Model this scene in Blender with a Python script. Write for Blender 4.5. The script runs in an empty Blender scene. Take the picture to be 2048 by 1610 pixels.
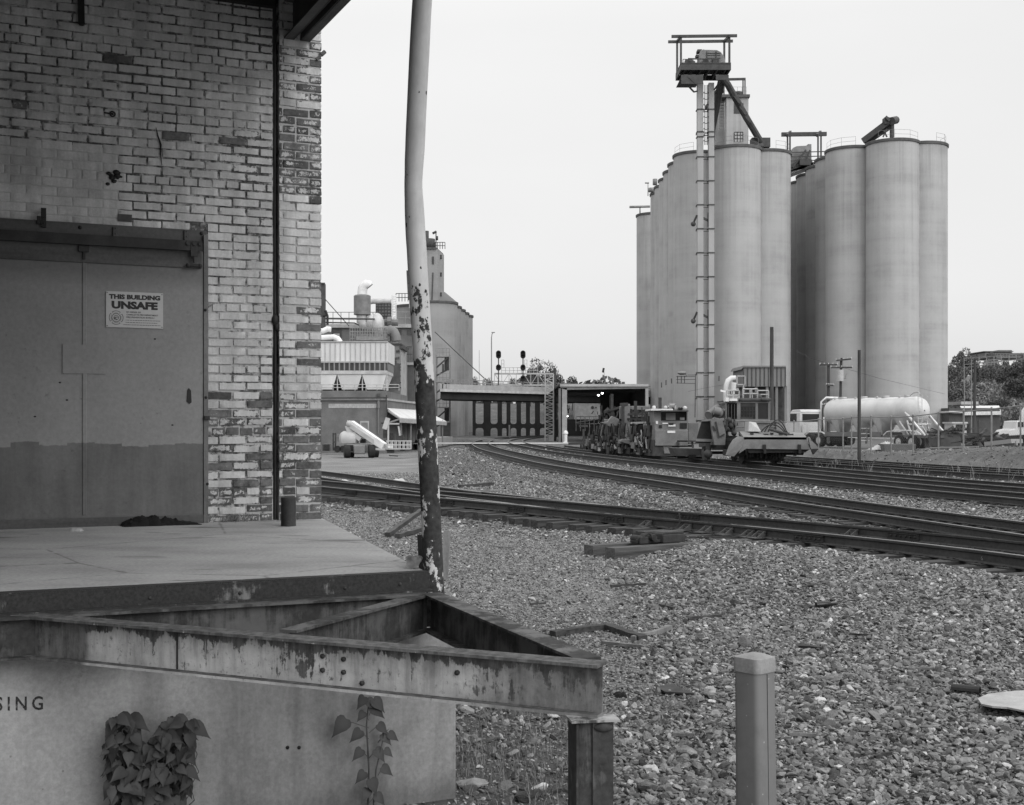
import bpy, bmesh, math, random
import numpy as np
from mathutils import Vector, Matrix, Euler, noise
rnd = random.Random(7)
sc = bpy.context.scene
COL = sc.collection
F = 2540.0; CX = 1024.0; HY = 850.0; EYE = 1.9
def P(px, py, Y):
    """the point at depth Y that the photograph shows at (px, py)"""
    return Vector(((px-CX)*Y/F, Y, EYE-(py-HY)*Y/F))
def GX(px, Y): return (px-CX)*Y/F
def GZ(py, Y): return EYE-(py-HY)*Y/F
# ------------------------------------------------------------------ objects
class Fr:
    def __init__(s, loc=(0,0,0), yaw=0.0):
        s.loc = Vector(loc); s.yaw = yaw
        s.m = Matrix.Translation(s.loc) @ Matrix.Rotation(yaw, 4, 'Z'); s.inv = s.m.inverted()
def thing(name, label, cat, loc=(0,0,0), yaw=0.0, group=None):
    o = bpy.data.objects.new(name, None); COL.objects.link(o)
    o.location = loc; o.rotation_euler = (0,0,yaw); o.empty_display_size = .2
    o['label'] = label; o['category'] = cat
    if group: o['group'] = group
    return o
def tag(o, label, cat, group=None):
    o['label'] = label; o['category'] = cat
    if group: o['group'] = group
    return o
def kind(o, k, label=None):
    o['kind'] = k
    if label: o['label'] = label
    return o
def copy_tree(o, parent=None):
    c = o.copy(); COL.objects.link(c)
    if parent: c.parent = parent
    for ch in list(o.children): copy_tree(ch, c)
    return c
def root_inv(o):
    r = o
    while r.parent: r = r.parent
    return (Matrix.Translation(r.location) @ Matrix.Rotation(r.rotation_euler[2], 4, 'Z')).inverted()
class MB:
    def __init__(s): s.v=[]; s.f=[]; s.sm=[]
    def add(s, vs, fs, smooth=False):
        n=len(s.v); s.v += [tuple(v) for v in vs]
        s.f += [tuple(i+n for i in f) for f in fs]; s.sm += [smooth]*len(fs); return s
    def box(s, c, d, rot=None, taper=1.0):
        x,y,z=(q/2 for q in d); c=Vector(c)
        vs=[Vector((a*x*(taper if e>0 else 1),b*y*(taper if e>0 else 1),e*z)) for e in (-1,1) for a,b in ((-1,-1),(1,-1),(1,1),(-1,1))]
        if rot is not None:
            R = rot if isinstance(rot, Matrix) else Euler((0,0,rot) if not hasattr(rot,'__len__') else rot).to_matrix()
            vs=[R@v for v in vs]
        return s.add([v+c for v in vs], [(3,2,1,0),(4,5,6,7),(0,1,5,4),(1,2,6,5),(2,3,7,6),(3,0,4,7)])
    def rng(s, x0,x1,y0,y1,z0,z1): return s.box(((x0+x1)/2,(y0+y1)/2,(z0+z1)/2),(abs(x1-x0),abs(y1-y0),abs(z1-z0)))
    def pbox(s, x0,y0,x1,y1,Y,D):
        """box whose front face stands at depth Y over photo rectangle x0..x1, y0..y1, D metres deep"""
        return s.rng(GX(x0,Y),GX(x1,Y),Y,Y+D,GZ(y1,Y),GZ(y0,Y))
    def bar(s, p, q, w, h, up=(0,0,1)):
        p=Vector(p); q=Vector(q); d=q-p; L=d.length; d=d.normalized(); up=Vector(up)
        if abs(d.dot(up))>.98: up=Vector((0,1,0)) if abs(d.y)<.9 else Vector((1,0,0))
        r=d.cross(up).normalized(); u=r.cross(d)
        vs=[b+r*a*w/2+u*e*h/2 for b in (p,q) for a,e in ((-1,-1),(1,-1),(1,1),(-1,1))]
        return s.add(vs,[(3,2,1,0),(4,5,6,7),(0,1,5,4),(1,2,6,5),(2,3,7,6),(3,0,4,7)])
    def sweep(s, prof, pts, up=(0,0,1), smooth=False, closed=True, caps=True):
        up=Vector(up); pts=[Vector(p) for p in pts]; n=len(prof); vs=[]
        for i,p in enumerate(pts):
            t=(pts[min(i+1,len(pts)-1)]-pts[max(i-1,0)]).normalized()
            r=t.cross(up).normalized(); u=r.cross(t)
            vs += [p+r*a+u*b for a,b in prof]
        fs=[]
        for i in range(len(pts)-1):
            for k in range(n if closed else n-1):
                a=i*n+k; b=i*n+(k+1)%n; fs.append((a,b,b+n,a+n))
        if caps and closed: fs += [tuple(range(n-1,-1,-1)), tuple(range((len(pts)-1)*n, len(pts)*n))]
        return s.add(vs,fs,smooth)
    def tube(s, pts, r, n=8, caps=True, smooth=True):
        pts=[Vector(p) for p in pts]; vs=[]; ref=None; m=len(pts)
        for i,p in enumerate(pts):
            t=(pts[min(i+1,m-1)]-pts[max(i-1,0)]).normalized()
            if ref is None:
                ref = t.cross(Vector((0,0,1)))
                if ref.length<.05: ref=t.cross(Vector((0,1,0)))
            a=(ref-t*ref.dot(t)).normalized(); ref=a; b=t.cross(a)
            rr=r[i] if hasattr(r,'__len__') else r
            vs += [p+(a*math.cos(2*math.pi*k/n)+b*math.sin(2*math.pi*k/n))*rr for k in range(n)]
        fs=[(i*n+k,i*n+(k+1)%n,(i+1)*n+(k+1)%n,(i+1)*n+k) for i in range(m-1) for k in range(n)]
        s.add(vs,fs,smooth)
        if caps:
            k0=len(s.v)-m*n
            s.f += [tuple(k0+k for k in range(n-1,-1,-1)), tuple(k0+(m-1)*n+k for k in range(n))]; s.sm += [False]*2
        return s
    def cyl(s,p,q,r,n=12,r2=None): return s.tube([p,q],[r,r if r2 is None else r2],n)
    def prism(s, poly, a0, a1, axis='y'):
        """polygon in the two other axes, extruded along axis"""
        n=len(poly)
        def mk(u,v,a): return {'y':(u,a,v),'x':(a,u,v),'z':(u,v,a)}[axis]
        vs=[mk(u,v,a0) for u,v in poly]+[mk(u,v,a1) for u,v in poly]
        fs=[tuple(range(n)),tuple(range(2*n-1,n-1,-1))]+[((i+1)%n,i,i+n,(i+1)%n+n) for i in range(n)]
        return s.add(vs,fs)
    def lathe(s, prof, c, n=24, smooth=True, a0=0, a1=2*math.pi):
        c=Vector(c); m=len(prof); full=abs(a1-a0-2*math.pi)<1e-6; k=n if full else n+1; vs=[]
        for i in range(k):
            a=a0+(a1-a0)*i/n
            vs += [c+Vector((r*math.cos(a),r*math.sin(a),z)) for r,z in prof]
        fs=[(i*m+j,((i+1)%k)*m+j,((i+1)%k)*m+j+1,i*m+j+1) for i in range(n) for j in range(m-1)]
        return s.add(vs,fs,smooth)
    def ball(s,c,r,n=8,sq=(1,1,1)):
        c=Vector(c); prof=[(math.sin(math.pi*j/n),-math.cos(math.pi*j/n)) for j in range(n+1)]
        k0=len(s.v); s.lathe([(max(a,1e-4)*r,b*r) for a,b in prof],(0,0,0),n*2)
        for i in range(k0,len(s.v)): s.v[i]=(s.v[i][0]*sq[0]+c.x,s.v[i][1]*sq[1]+c.y,s.v[i][2]*sq[2]+c.z)
        return s
    def xf(s, m):
        s.v=[tuple(m@Vector(v)) for v in s.v]; return s
    def build(s, name, mat, parent=None, local=False, bevel=0, angle=40, fix=True):
        if parent is not None and not local:
            m=root_inv(parent); vs=[tuple(m@Vector(v)) for v in s.v]
        else: vs=s.v
        me=bpy.data.meshes.new(name); me.from_pydata(vs,[],s.f)
        if fix:
            b=bmesh.new(); b.from_mesh(me); bmesh.ops.recalc_face_normals(b,faces=b.faces); b.to_mesh(me); b.free()
        me.polygons.foreach_set('use_smooth', [bool(x) for x in s.sm] if len(s.sm)==len(me.polygons) else [False]*len(me.polygons))
        if any(s.sm): me.set_sharp_from_angle(angle=math.radians(angle))
        o=bpy.data.objects.new(name,me); COL.objects.link(o)
        for mm in (mat if isinstance(mat,(list,tuple)) else [mat]): me.materials.append(mm)
        if parent: o.parent=parent
        if bevel:
            md=o.modifiers.new('bevel','BEVEL'); md.width=bevel; md.segments=2; md.limit_method='ANGLE'; md.angle_limit=math.radians(35)
        return o
def text_geo(s, size, extrude=0.001, offset=0.0, align='LEFT', spacing=1.0):
    cu=bpy.data.curves.new('text','FONT'); cu.body=s; cu.size=size; cu.extrude=extrude; cu.offset=offset; cu.align_x=align; cu.space_character=spacing
    cu.resolution_u=3
    ob=bpy.data.objects.new('text',cu); me=bpy.data.meshes.new_from_object(ob)
    vs=[v.co.copy() for v in me.vertices]; fs=[tuple(p.vertices) for p in me.polygons]
    bpy.data.objects.remove(ob); bpy.data.meshes.remove(me); bpy.data.curves.remove(cu)
    return vs, fs
# ------------------------------------------------------------------ materials
class NT:
    def __init__(s, name):
        s.mat=bpy.data.materials.new(name); s.mat.use_nodes=True; s.t=s.mat.node_tree; s.t.nodes.clear()
        s.out=s.n('ShaderNodeOutputMaterial'); s.b=s.n('ShaderNodeBsdfPrincipled'); s.l(s.b.outputs[0],s.out.inputs[0])
        s.b.inputs['Specular IOR Level'].default_value=.3
    def n(s,t,**k):
        x=s.t.nodes.new(t)
        for a,b in k.items(): setattr(x,a,b)
        return x
    def l(s,a,b): s.t.links.new(a,b)
    def coord(s, stretch=None, per_object=True):
        tc=s.n('ShaderNodeTexCoord'); v=tc.outputs['Object']
        if per_object:
            oi=s.n('ShaderNodeObjectInfo'); m=s.n('ShaderNodeMath',operation='MULTIPLY'); m.inputs[1].default_value=37.
            s.l(oi.outputs['Random'],m.inputs[0]); a=s.n('ShaderNodeVectorMath',operation='ADD')
            s.l(v,a.inputs[0]); s.l(m.outputs[0],a.inputs[1]); v=a.outputs[0]
        if stretch:
            mp=s.n('ShaderNodeVectorMath',operation='MULTIPLY'); mp.inputs[1].default_value=stretch; s.l(v,mp.inputs[0]); v=mp.outputs[0]
        return v
    def noise(s, v, scale, detail=6, rough=.55, dist=0.):
        x=s.n('ShaderNodeTexNoise'); x.inputs['Scale'].default_value=scale; x.inputs['Detail'].default_value=detail
        x.inputs['Roughness'].default_value=rough; x.inputs['Distortion'].default_value=dist; s.l(v,x.inputs['Vector']); return x.outputs[0]
    def vor(s, v, scale, feat='F1', out='Distance'):
        x=s.n('ShaderNodeTexVoronoi',feature=feat); x.inputs['Scale'].default_value=scale; s.l(v,x.inputs['Vector']); return x.outputs[out]
    def ramp(s, f, stops, interp='LINEAR'):
        x=s.n('ShaderNodeValToRGB'); e=x.color_ramp.elements; x.color_ramp.interpolation=interp
        while len(e)>1: e.remove(e[-1])
        e[0].position=stops[0][0]; e[0].color=(stops[0][1],)*3+(1,)
        for p,c in stops[1:]:
            q=e.new(p); q.color=(c,)*3+(1,)
        s.l(f,x.inputs[0]); return x.outputs[0]
    def math(s, op, a, b=None, c=None, clamp=False):
        x=s.n('ShaderNodeMath',operation=op); x.use_clamp=clamp
        for i,q in enumerate((a,b,c)):
            if q is None: continue
            if isinstance(q,(int,float)): x.inputs[i].default_value=q
            else: s.l(q,x.inputs[i])
        return x.outputs[0]
    def mix(s, f, a, b, mode='MIX'):
        x=s.n('ShaderNodeMix',data_type='RGBA',blend_type=mode)
        for q,i in ((f,0),(a,6),(b,7)):
            if isinstance(q,(int,float)): x.inputs[i].default_value = q if i==0 else (q,q,q,1)
            else: s.l(q,x.inputs[i])
        return x.outputs[2]
    def bump(s, h, strength=.3, dist=.01):
        x=s.n('ShaderNodeBump'); x.inputs['Strength'].default_value=strength; x.inputs['Distance'].default_value=dist
        s.l(h,x.inputs['Height']); s.l(x.outputs[0],s.b.inputs['Normal'])
    def fin(s, col, rough=.8, metal=0):
        if isinstance(col,(int,float)): s.b.inputs['Base Color'].default_value=(col,)*3+(1,)
        else: s.l(col,s.b.inputs['Base Color'])
        if isinstance(rough,(int,float)): s.b.inputs['Roughness'].default_value=rough
        else: s.l(rough,s.b.inputs['Roughness'])
        s.b.inputs['Metallic'].default_value=metal
        return s.mat
def mat(name, a, b=None, scale=3., rough=.75, bump=.0, bscale=30., metal=0., stretch=None, lo=.35, hi=.65, fine=.15, dist=.004):
    t=NT(name); b=a*.7 if b is None else b; v=t.coord(stretch)
    f=t.noise(v,scale,8,.6); c=t.ramp(f,[(lo,a),(hi,b)])
    if fine:
        f2=t.noise(t.coord(),scale*14,4,.6); c=t.mix(fine*2,c,t.ramp(f2,[(.3,.25),(.7,.75)]),'OVERLAY')
    if bump: t.bump(t.noise(t.coord(),bscale,6,.6),bump,dist)
    return t.fin(c,rough,metal)
def attr(t,name):
    x=t.n('ShaderNodeAttribute'); x.attribute_name=name; return x
M={}
M['steel_dark']=mat('dark_rusty_steel',.045,.02,6,.7,.3,60)
M['steel_mid']=mat('weathered_steel',.13,.07,5,.65,.2,50)
M['black']=mat('black_metal',.018,.009,8,.6)
M['white']=mat('white_paint',.72,.55,2,.5,fine=.05)
M['offwhite']=mat('dusty_white_paint',.5,.36,1.5,.55,fine=.08)
M['lightmetal']=mat('galvanised_metal',.42,.3,2,.45)
M['grey_paint']=mat('grey_machine_paint',.2,.14,2,.55,fine=.12)
M['darkgrey']=mat('dark_grey_paint',.075,.045,3,.6)
M['rubber']=mat('tyre_rubber',.028,.017,5,.85)
M['glass']=mat('dark_window_glass',.02,.012,1,.12,fine=0)
M['wood_dark']=mat('creosoted_wood',.06,.022,9,.85,.6,40,stretch=(.25,3,3),dist=.006)
M['wood_grey']=mat('weathered_wood',.2,.1,7,.85,.5,40,stretch=(1,1,.12))
M['wood_pole']=mat('utility_pole_wood',.07,.035,5,.85,.3,30,stretch=(1,1,.15))
M['brick_far']=mat('far_brick',.16,.11,.8,.9,fine=.1)
M['cloth']=mat('black_cloth',.012,.006,10,.95,.6,30,dist=.02)
M['leaf_dark']=mat('vine_leaf',.09,.05,14,.6,.3,50)
M['dry']=mat('dry_grass',.22,.14,4,.9)
M['bark']=mat('bark',.07,.035,5,.9,.5,20)
M['sky_lamp']=None
def emit(name,s):
    m=bpy.data.materials.new(name); m.use_nodes=True; b=m.node_tree.nodes['Principled BSDF']
    b.inputs['Base Color'].default_value=(.8,.8,.8,1); b.inputs['Emission Color'].default_value=(1,1,1,1); b.inputs['Emission Strength'].default_value=s; return m
def silo_mat(name='silo_concrete',a=.41,b=.325):
    t=NT(name); v=t.coord()
    st=t.noise(t.coord((1.2,1.2,.03)),1.0,6,.65)            # long vertical weathering streaks
    bands=t.noise(t.coord((.02,.02,1.0)),.55,3,.6)          # pour lines
    fineb=t.noise(t.coord((.03,.03,6.)),.8,4,.7)
    bl=t.noise(v,.25,5,.6)
    runs=t.noise(t.coord((2.6,2.6,.05)),1.0,5,.7)
    f=t.math('MULTIPLY_ADD',st,.26,t.math('MULTIPLY_ADD',bands,.28,t.math('MULTIPLY_ADD',bl,.40,t.math('MULTIPLY',fineb,.06))))
    c=t.ramp(f,[(.32,b*.78),(.48,(a+b)/2),(.66,a*1.06)])
    sz=t.n('ShaderNodeSeparateXYZ'); t.l(t.n('ShaderNodeTexCoord').outputs['Object'],sz.inputs[0])
    topm=t.ramp(t.math('MULTIPLY',sz.outputs[2],.025),[(.45,0),(.96,1)])      # dark runs below the roof edge
    c=t.mix(t.math('MULTIPLY',t.math('MULTIPLY',topm,t.ramp(runs,[(.48,0),(.66,1)])),.30),c,.14)
    gr=t.noise(v,14,4,.6); c=t.mix(.12,c,t.ramp(gr,[(.3,.2),(.7,.8)]),'OVERLAY')
    t.bump(fineb,.05,.05)
    return t.fin(c,.9)
M['silo']=silo_mat()
M['silo_far']=silo_mat('far_silo_concrete',.31,.25)
def conc_mat(name,a,b,stain=.5,sc=1.2):
    t=NT(name); v=t.coord()
    bl=t.noise(v,sc,8,.65); drip=t.noise(t.coord((5,5,.5)),1.,6,.65)
    f=t.math('MULTIPLY_ADD',bl,1-stain*.5,t.math('MULTIPLY',drip,stain*.5))
    c=t.ramp(f,[(.32,b),(.5,(a+b)/2),(.66,a)])
    sp=t.noise(v,35,5,.7); c=t.mix(.3,c,t.ramp(sp,[(.3,.25),(.7,.75)]),'OVERLAY')
    spots=t.vor(v,9.); c=t.mix(t.ramp(spots,[(.03,.5),(.07,0)]),c,.03)
    t.bump(sp,.25,.004)
    return t.fin(c,.88)
M['concrete']=conc_mat('dock_wall_concrete',.21,.11,.9)
M['slab']=conc_mat('dock_slab_concrete',.27,.15,.0,1.4)
def rust_paint(name, paint, rust, amt, sc=5., drip=.5, sharp=.03):
    """pale paint flaking off rusty steel; rust runs down in drips"""
    t=NT(name); v=t.coord()
    n1=t.noise(v,sc,8,.65); n2=t.noise(t.coord((7,7,.7)),sc*.45,8,.7,.4); n3=t.noise(v,sc*.25,3,.5)
    f=t.math('MULTIPLY_ADD',n2,drip*.5,t.math('MULTIPLY_ADD',n1,.35,t.math('MULTIPLY',n3,.65-drip*.5)))
    msk=t.ramp(f,[(amt-sharp,0),(amt+sharp,1)])
    pc=t.ramp(t.noise(v,sc*2,6,.6),[(.3,paint*.7),(.7,paint)])
    rc=t.ramp(t.noise(v,sc*6,6,.65),[(.3,rust*.5),(.7,rust*1.3)])
    c=t.mix(msk,rc,pc); t.bump(t.math('MULTIPLY_ADD',msk,.5,t.math('MULTIPLY',t.noise(v,60,4),.4)),.35,.004)
    return t.fin(c,t.ramp(msk,[(0,.85),(1,.55)]))
M['rust_beam']=rust_paint('flaking_white_beam',.34,.05,.47,6.,.6)
M['rust_dark']=rust_paint('rusty_dark_beam',.10,.04,.52,5.,.6)
# ------------------------------------------------------------------ camera, light, sky
cam=bpy.data.cameras.new('camera'); co=bpy.data.objects.new('camera',cam); COL.objects.link(co)
co.location=(0,0,EYE); co.rotation_euler=(math.radians(90),0,0)
cam.sensor_fit='HORIZONTAL'; cam.sensor_width=36; cam.lens=36*F/2048; cam.clip_end=6000; cam.clip_start=.05
cam.shift_y=(HY-805)/2048
sc.camera=co
w=bpy.data.worlds.new('World'); sc.world=w; w.use_nodes=True
nt=w.node_tree; nt.nodes.clear()
def wn(t): return nt.nodes.new(t)
SUN_EL,SUN_AZ=math.radians(32),math.radians(142)
out=wn('ShaderNodeOutputWorld'); bg=wn('ShaderNodeBackground'); add=wn('ShaderNodeAddShader'); bg2=wn('ShaderNodeBackground')
sky=wn('ShaderNodeTexSky'); sky.sky_type='NISHITA'; sky.sun_disc=False; sky.sun_elevation=SUN_EL; sky.sun_rotation=SUN_AZ; sky.air_density=1.; sky.dust_density=3.
bw=wn('ShaderNodeRGBToBW'); nt.links.new(sky.outputs[0],bw.inputs[0]); nt.links.new(bw.outputs[0],bg.inputs[0]); bg.inputs[1].default_value=.05
tc=wn('ShaderNodeTexCoord'); sx=wn('ShaderNodeSeparateXYZ'); nt.links.new(tc.outputs['Generated'],sx.inputs[0])
rp=wn('ShaderNodeValToRGB'); el=rp.color_ramp.elements
SKY_H,SKY_Z=.645,1.95
for i,(p,c) in enumerate(((0,SKY_H),(.06,SKY_H*1.03),(.3,SKY_H*1.17),(1,SKY_Z))):
    e=el[i] if i<2 else el.new(p); e.position=p; e.color=(c,c,c,1)
nt.links.new(sx.outputs[2],rp.inputs[0]); cn_=wn('ShaderNodeTexNoise'); cn_.inputs['Scale'].default_value=2.2; cn_.inputs['Detail'].default_value=5; cm_=wn('ShaderNodeMapping'); cm_.inputs['Scale'].default_value=(1,1,2.5); nt.links.new(tc.outputs['Generated'],cm_.inputs[0]); nt.links.new(cm_.outputs[0],cn_.inputs['Vector'])
cr_=wn('ShaderNodeMapRange'); cr_.inputs[1].default_value=.3; cr_.inputs[2].default_value=.7; cr_.inputs[3].default_value=.955; cr_.inputs[4].default_value=1.035; nt.links.new(cn_.outputs[0],cr_.inputs[0])
mx_=wn('ShaderNodeMix'); mx_.data_type='RGBA'; mx_.blend_type='MULTIPLY'; mx_.inputs[0].default_value=1; nt.links.new(rp.outputs[0],mx_.inputs[6]); nt.links.new(cr_.outputs[0],mx_.inputs[7]); nt.links.new(mx_.outputs[2],bg2.inputs[0]); bg2.inputs[1].default_value=1.
nt.links.new(bg.outputs[0],add.inputs[0]); nt.links.new(bg2.outputs[0],add.inputs[1]); nt.links.new(add.outputs[0],out.inputs[0])
sl=bpy.data.lights.new('sun','SUN'); sl.energy=1.1; sl.angle=math.radians(40); sl.color=(1,1,1)
so=bpy.data.objects.new('sun',sl); COL.objects.link(so)
sd=Vector((math.sin(SUN_AZ)*math.cos(SUN_EL),math.cos(SUN_AZ)*math.cos(SUN_EL),math.sin(SUN_EL)))
so.rotation_euler=(-sd).to_track_quat('-Z','Y').to_euler(); so.location=(0,-20,60)
sc.view_settings.view_transform='Standard'; sc.view_settings.look='None'; sc.view_settings.exposure=0; sc.view_settings.gamma=1
# ================================================================== WAREHOUSE (local frame: x along the wall, -y towards the dock, z up)
DOCK=EYE-.745
WY=math.radians(24.46)
W0=P(642,1037,10.12); W0.z=0
WF=Fr(W0,WY)
def wl(px,py,off=0.0):
    """local point of the plane off metres in front of the brick face that the photo shows at (px,py)"""
    o=WF.inv@Vector((0,0,EYE)); d=WF.inv.to_3x3()@Vector(((px-CX)/F,1,-(py-HY)/F))
    t=(-off-o.y)/d.y; return o+d*t
def wx(px,off=0.): return wl(px,HY,off).x
def wz(px,py,off=0.): return wl(px,py,off).z
wh=thing('brick_warehouse','old brick warehouse in flaking white paint with grey sliding steel door, at left','warehouse',W0,WY)
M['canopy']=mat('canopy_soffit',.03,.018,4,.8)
def brick_mats():
    t=NT('flaking_painted_brick'); v=t.coord(per_object=False); a=attr(t,'Col')
    sp=t.n('ShaderNodeSeparateColor'); t.l(a.outputs['Color'],sp.inputs[0]); R,G,B=sp.outputs
    n1=t.noise(v,9,8,.7,.3); n2=t.noise(v,55,6,.7)
    n0=t.noise(v,2.4,4,.6); f=t.math('MULTIPLY_ADD',n2,.40,t.math('MULTIPLY_ADD',n1,.38,t.math('MULTIPLY',n0,.22)))           # paint survives where f + R is high
    f=t.math('ADD',f,t.math('MULTIPLY_ADD',R,.8,-.4)); f=t.math('ADD',f,t.math('MULTIPLY_ADD',a.outputs['Alpha'],.17,-.17))
    n3=t.noise(v,150,3,.6); f=t.math('MULTIPLY_ADD',n3,.10,t.math('SUBTRACT',f,.05)); msk=t.ramp(f,[(.480,0),(.505,1)])
    tone=t.math('MULTIPLY_ADD',G,.09,.545)
    dirt=t.ramp(t.noise(v,3.,7,.65),[(.3,.62),(.65,1.)]); dirt=t.mix(1.,dirt,t.ramp(t.noise(t.coord((7,7,.8),False),1.2,6,.7),[(.35,.72),(.6,1.)]),'MULTIPLY')
    pc=t.mix(1.,tone,dirt,'MULTIPLY'); pc=t.mix(.25,pc,t.ramp(n2,[(.3,.3),(.7,.75)]),'OVERLAY')
    bc=t.mix(1.,t.math('MULTIPLY_ADD',G,.07,.05),t.ramp(t.noise(v,40,5,.6),[(.3,.6),(.7,1.3)]),'MULTIPLY')
    # B: dusty half-worn paint film
    bc=t.mix(t.math('MULTIPLY',B,t.ramp(n1,[(.4,0),(.6,.8)])),bc,.2)
    c=t.mix(msk,bc,pc)
    t.bump(t.math('MULTIPLY_ADD',msk,.35,t.noise(v,70,5,.65)),.55,.006)
    brick=t.fin(c,.88)
    t=NT('old_mortar'); v=t.coord(per_object=False); a=attr(t,'Col')
    sp=t.n('ShaderNodeSeparateColor'); t.l(a.outputs['Color'],sp.inputs[0])
    n=t.noise(v,14,8,.7); pm=t.ramp(t.math('ADD',t.math('MULTIPLY_ADD',t.math('SUBTRACT',t.noise(v,1.7,4,.6),.5),.9,n),t.math('MULTIPLY_ADD',sp.outputs[0],1.,-.5)),[(.5,0),(.62,1)])
    c=t.mix(pm,t.ramp(t.noise(v,40,5),[(.3,.03),(.7,.15)]),.40)
    t.bump(t.noise(v,60,5,.7),.6,.006); mort=t.fin(c,.95)
    return brick,mort
M['brick'],M['mortar']=brick_mats()
CH=.0677                                           # course height
def cols(me,data):
    ca=me.color_attributes.new('Col','FLOAT_COLOR','POINT'); ca.data.foreach_set('color',np.array(data,dtype=np.float32).ravel())
PIL0=wx(555.5); GAP0=wx(546.5)                          # pilaster from PIL0 to 0, dark groove GAP0..PIL0
ZTOP=5.75
DX=wx(414,.04); DZ=wz(200,447)                      # door opening
def brick_wall(x0,x1,front,zt,seed,pil=False):
    """one mesh of individually laid, slightly uneven bricks with eroded edges"""
    r=random.Random(seed); V=[];Fc=[];C=[]
    US=(0,.025,.18,.36,.5,.64,.82,.975,1); WS=(0,.07,.36,.64,.93,1); nx,nz=8,5
    course=0; z=DOCK-.01
    while z<zt:
        header=(course%7==3)
        L=.106 if header else .2135
        off=(0 if course%2 else .5)*L
        x=x1+ (off if not pil else 0)
        if pil:   # pilaster: quoin pattern, alternates at the corner
            edges=[x1]; xx=x1-(.105 if course%2 else .213)
            while xx>x0+.03: edges.append(xx); xx-= .2135 if not header else .107
            edges.append(x0)
        else:
            edges=[]; xx=x
            while xx>x0-L: edges.append(min(xx,x1)); xx-=L
        for e0,e1 in zip(edges,edges[1:]):
            b1,b0=e0,max(e1,x0)
            if b1-b0<.03: continue
            xm=(b0+b1)/2
            if not pil and xm<DX-.0 and z<DZ-.02 and b1<DX+.05: continue
            if not pil and z<DZ and b0<DX+.01<b1: b0=DX+.01
            if b1-b0<.02: continue
            # smooth later patch above the door
            patch = (not pil) and xm<wx(238) and z<wz(150,290) and z>DZ-.05
            fy = -front + r.gauss(0,.0016 if not patch else .0005)
            lf=noise.noise(Vector((xm*1.4+seed,z*1.4,5.)))+.5*noise.noise(Vector((xm*4+seed,z*4,9.)))
            g=(.0036+.0018*r.random()+.0020*max(-1,min(1,lf*1.6))) if not patch else .0022
            zz=z+r.gauss(0,.0022)+.006*math.sin(xm*2.1+z*.7)*(not pil)
            # paint amount
            hgt=(z-DOCK)
            pt=.80
            if hgt<.95: pt=.80-.36*min(1,(.95-hgt)/.25)*r.random()**.9
            if hgt<.95 and r.random()<.2: pt=.34+.1*r.random()
            zc0=z
            if pil:
                if hgt<1.05: pt-=.17*r.random()
                if zc0>wz(600,235): pt=.74+.1*r.random()
                if hgt<.8 and r.random()<.55: pt=.34+.16*r.random()
                zc=z
                if wz(600,235)<zc<wz(600,110): pt=.60+.12*r.random()
                if wz(600,395)<zc<wz(600,235): pt=.44+.22*r.random()
                if b1>x1-.02 and r.random()<(.5 if zc>wz(640,440) else .15): pt=.40+.18*r.random()
            elif r.random()<.014: pt=.32+.2*r.random()
            else: pt=min(pt,.72+.14*r.random())
            if patch: pt=.95
            if not patch: pt-=.20*max(0,lf-.12)
            gt=r.random(); hb=r.random()
            k0=len(V); jx=[r.gauss(0,.0012) for _ in range(4)]
            dep=.05
            for j in range(nz+1):
                for i in range(nx+1):
                    u=i/nx; w_=j/nz
                    u=US[i]; w_=WS[j]; px_=b0+g+(b1-b0-2*g)*u; pz=zz+g+(CH-2*g)*w_
                    ed=min(i,nx-i,j,nz-j)
                    nv=noise.noise(Vector((px_*16+seed,pz*16,hb*9)))
                    y=fy
                    if ed==0:
                        k=.0050 if not patch else .001
                        y+=.0045 if not patch else .0015
                        cx=(b0+b1)/2; cz=zz+CH/2
                        q=noise.noise(Vector((px_*45,pz*45,7.+hb)))
                        er=k*(.2+3.2*max(0,q))
                        if (i in(0,nx)) and (j in (0,nz)): er*=1.8
                        px_+= er*(1 if px_<cx else -1)*(1 if i in (0,nx) else 0); pz+= er*(1 if pz<cz else -1)*(1 if j in(0,nz) else 0)
                    y+= nv*.0016
                    V.append((px_,y,pz)); C.append((max(0,min(1,pt+.1*nv)),gt,hb,(0,.45,1,1,1)[min(ed,4)]))
            n1=nx+1
            for j in range(nz):
                for i in range(nx): Fc.append((k0+j*n1+i,k0+j*n1+i+1,k0+(j+1)*n1+i+1,k0+(j+1)*n1+i))
            loop=[k0+i for i in range(n1)]+[k0+j*n1+nx for j in range(1,nz+1)]+[k0+nz*n1+i for i in range(nx-1,-1,-1)]+[k0+j*n1 for j in range(nz-1,0,-1)]
            kb=len(V)
            for q in loop: V.append((V[q][0],V[q][1]+dep,V[q][2])); C.append(C[q])
            m=len(loop)
            for q in range(m): Fc.append((loop[q],kb+q,kb+(q+1)%m,loop[(q+1)%m]))
        z+=CH; course+=1
    return V,Fc,C
def mk_bricks(name,args,parent,label=None):
    V,Fc,C=brick_wall(*args)
    me=bpy.data.meshes.new(name); me.from_pydata(V,[],Fc); cols(me,C)
    me.polygons.foreach_set('use_smooth',[True]*len(me.polygons)); me.set_sharp_from_angle(angle=math.radians(50))
    o=bpy.data.objects.new(name,me); COL.objects.link(o); me.materials.append(M['brick']); o.parent=parent
    return o
PF=.035
wall=mk_bricks('wall',(-5.2,GAP0,0.,ZTOP,3),wh)
pil=mk_bricks('pilaster',(PIL0,0.,PF,ZTOP,11,True),wh)
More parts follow.
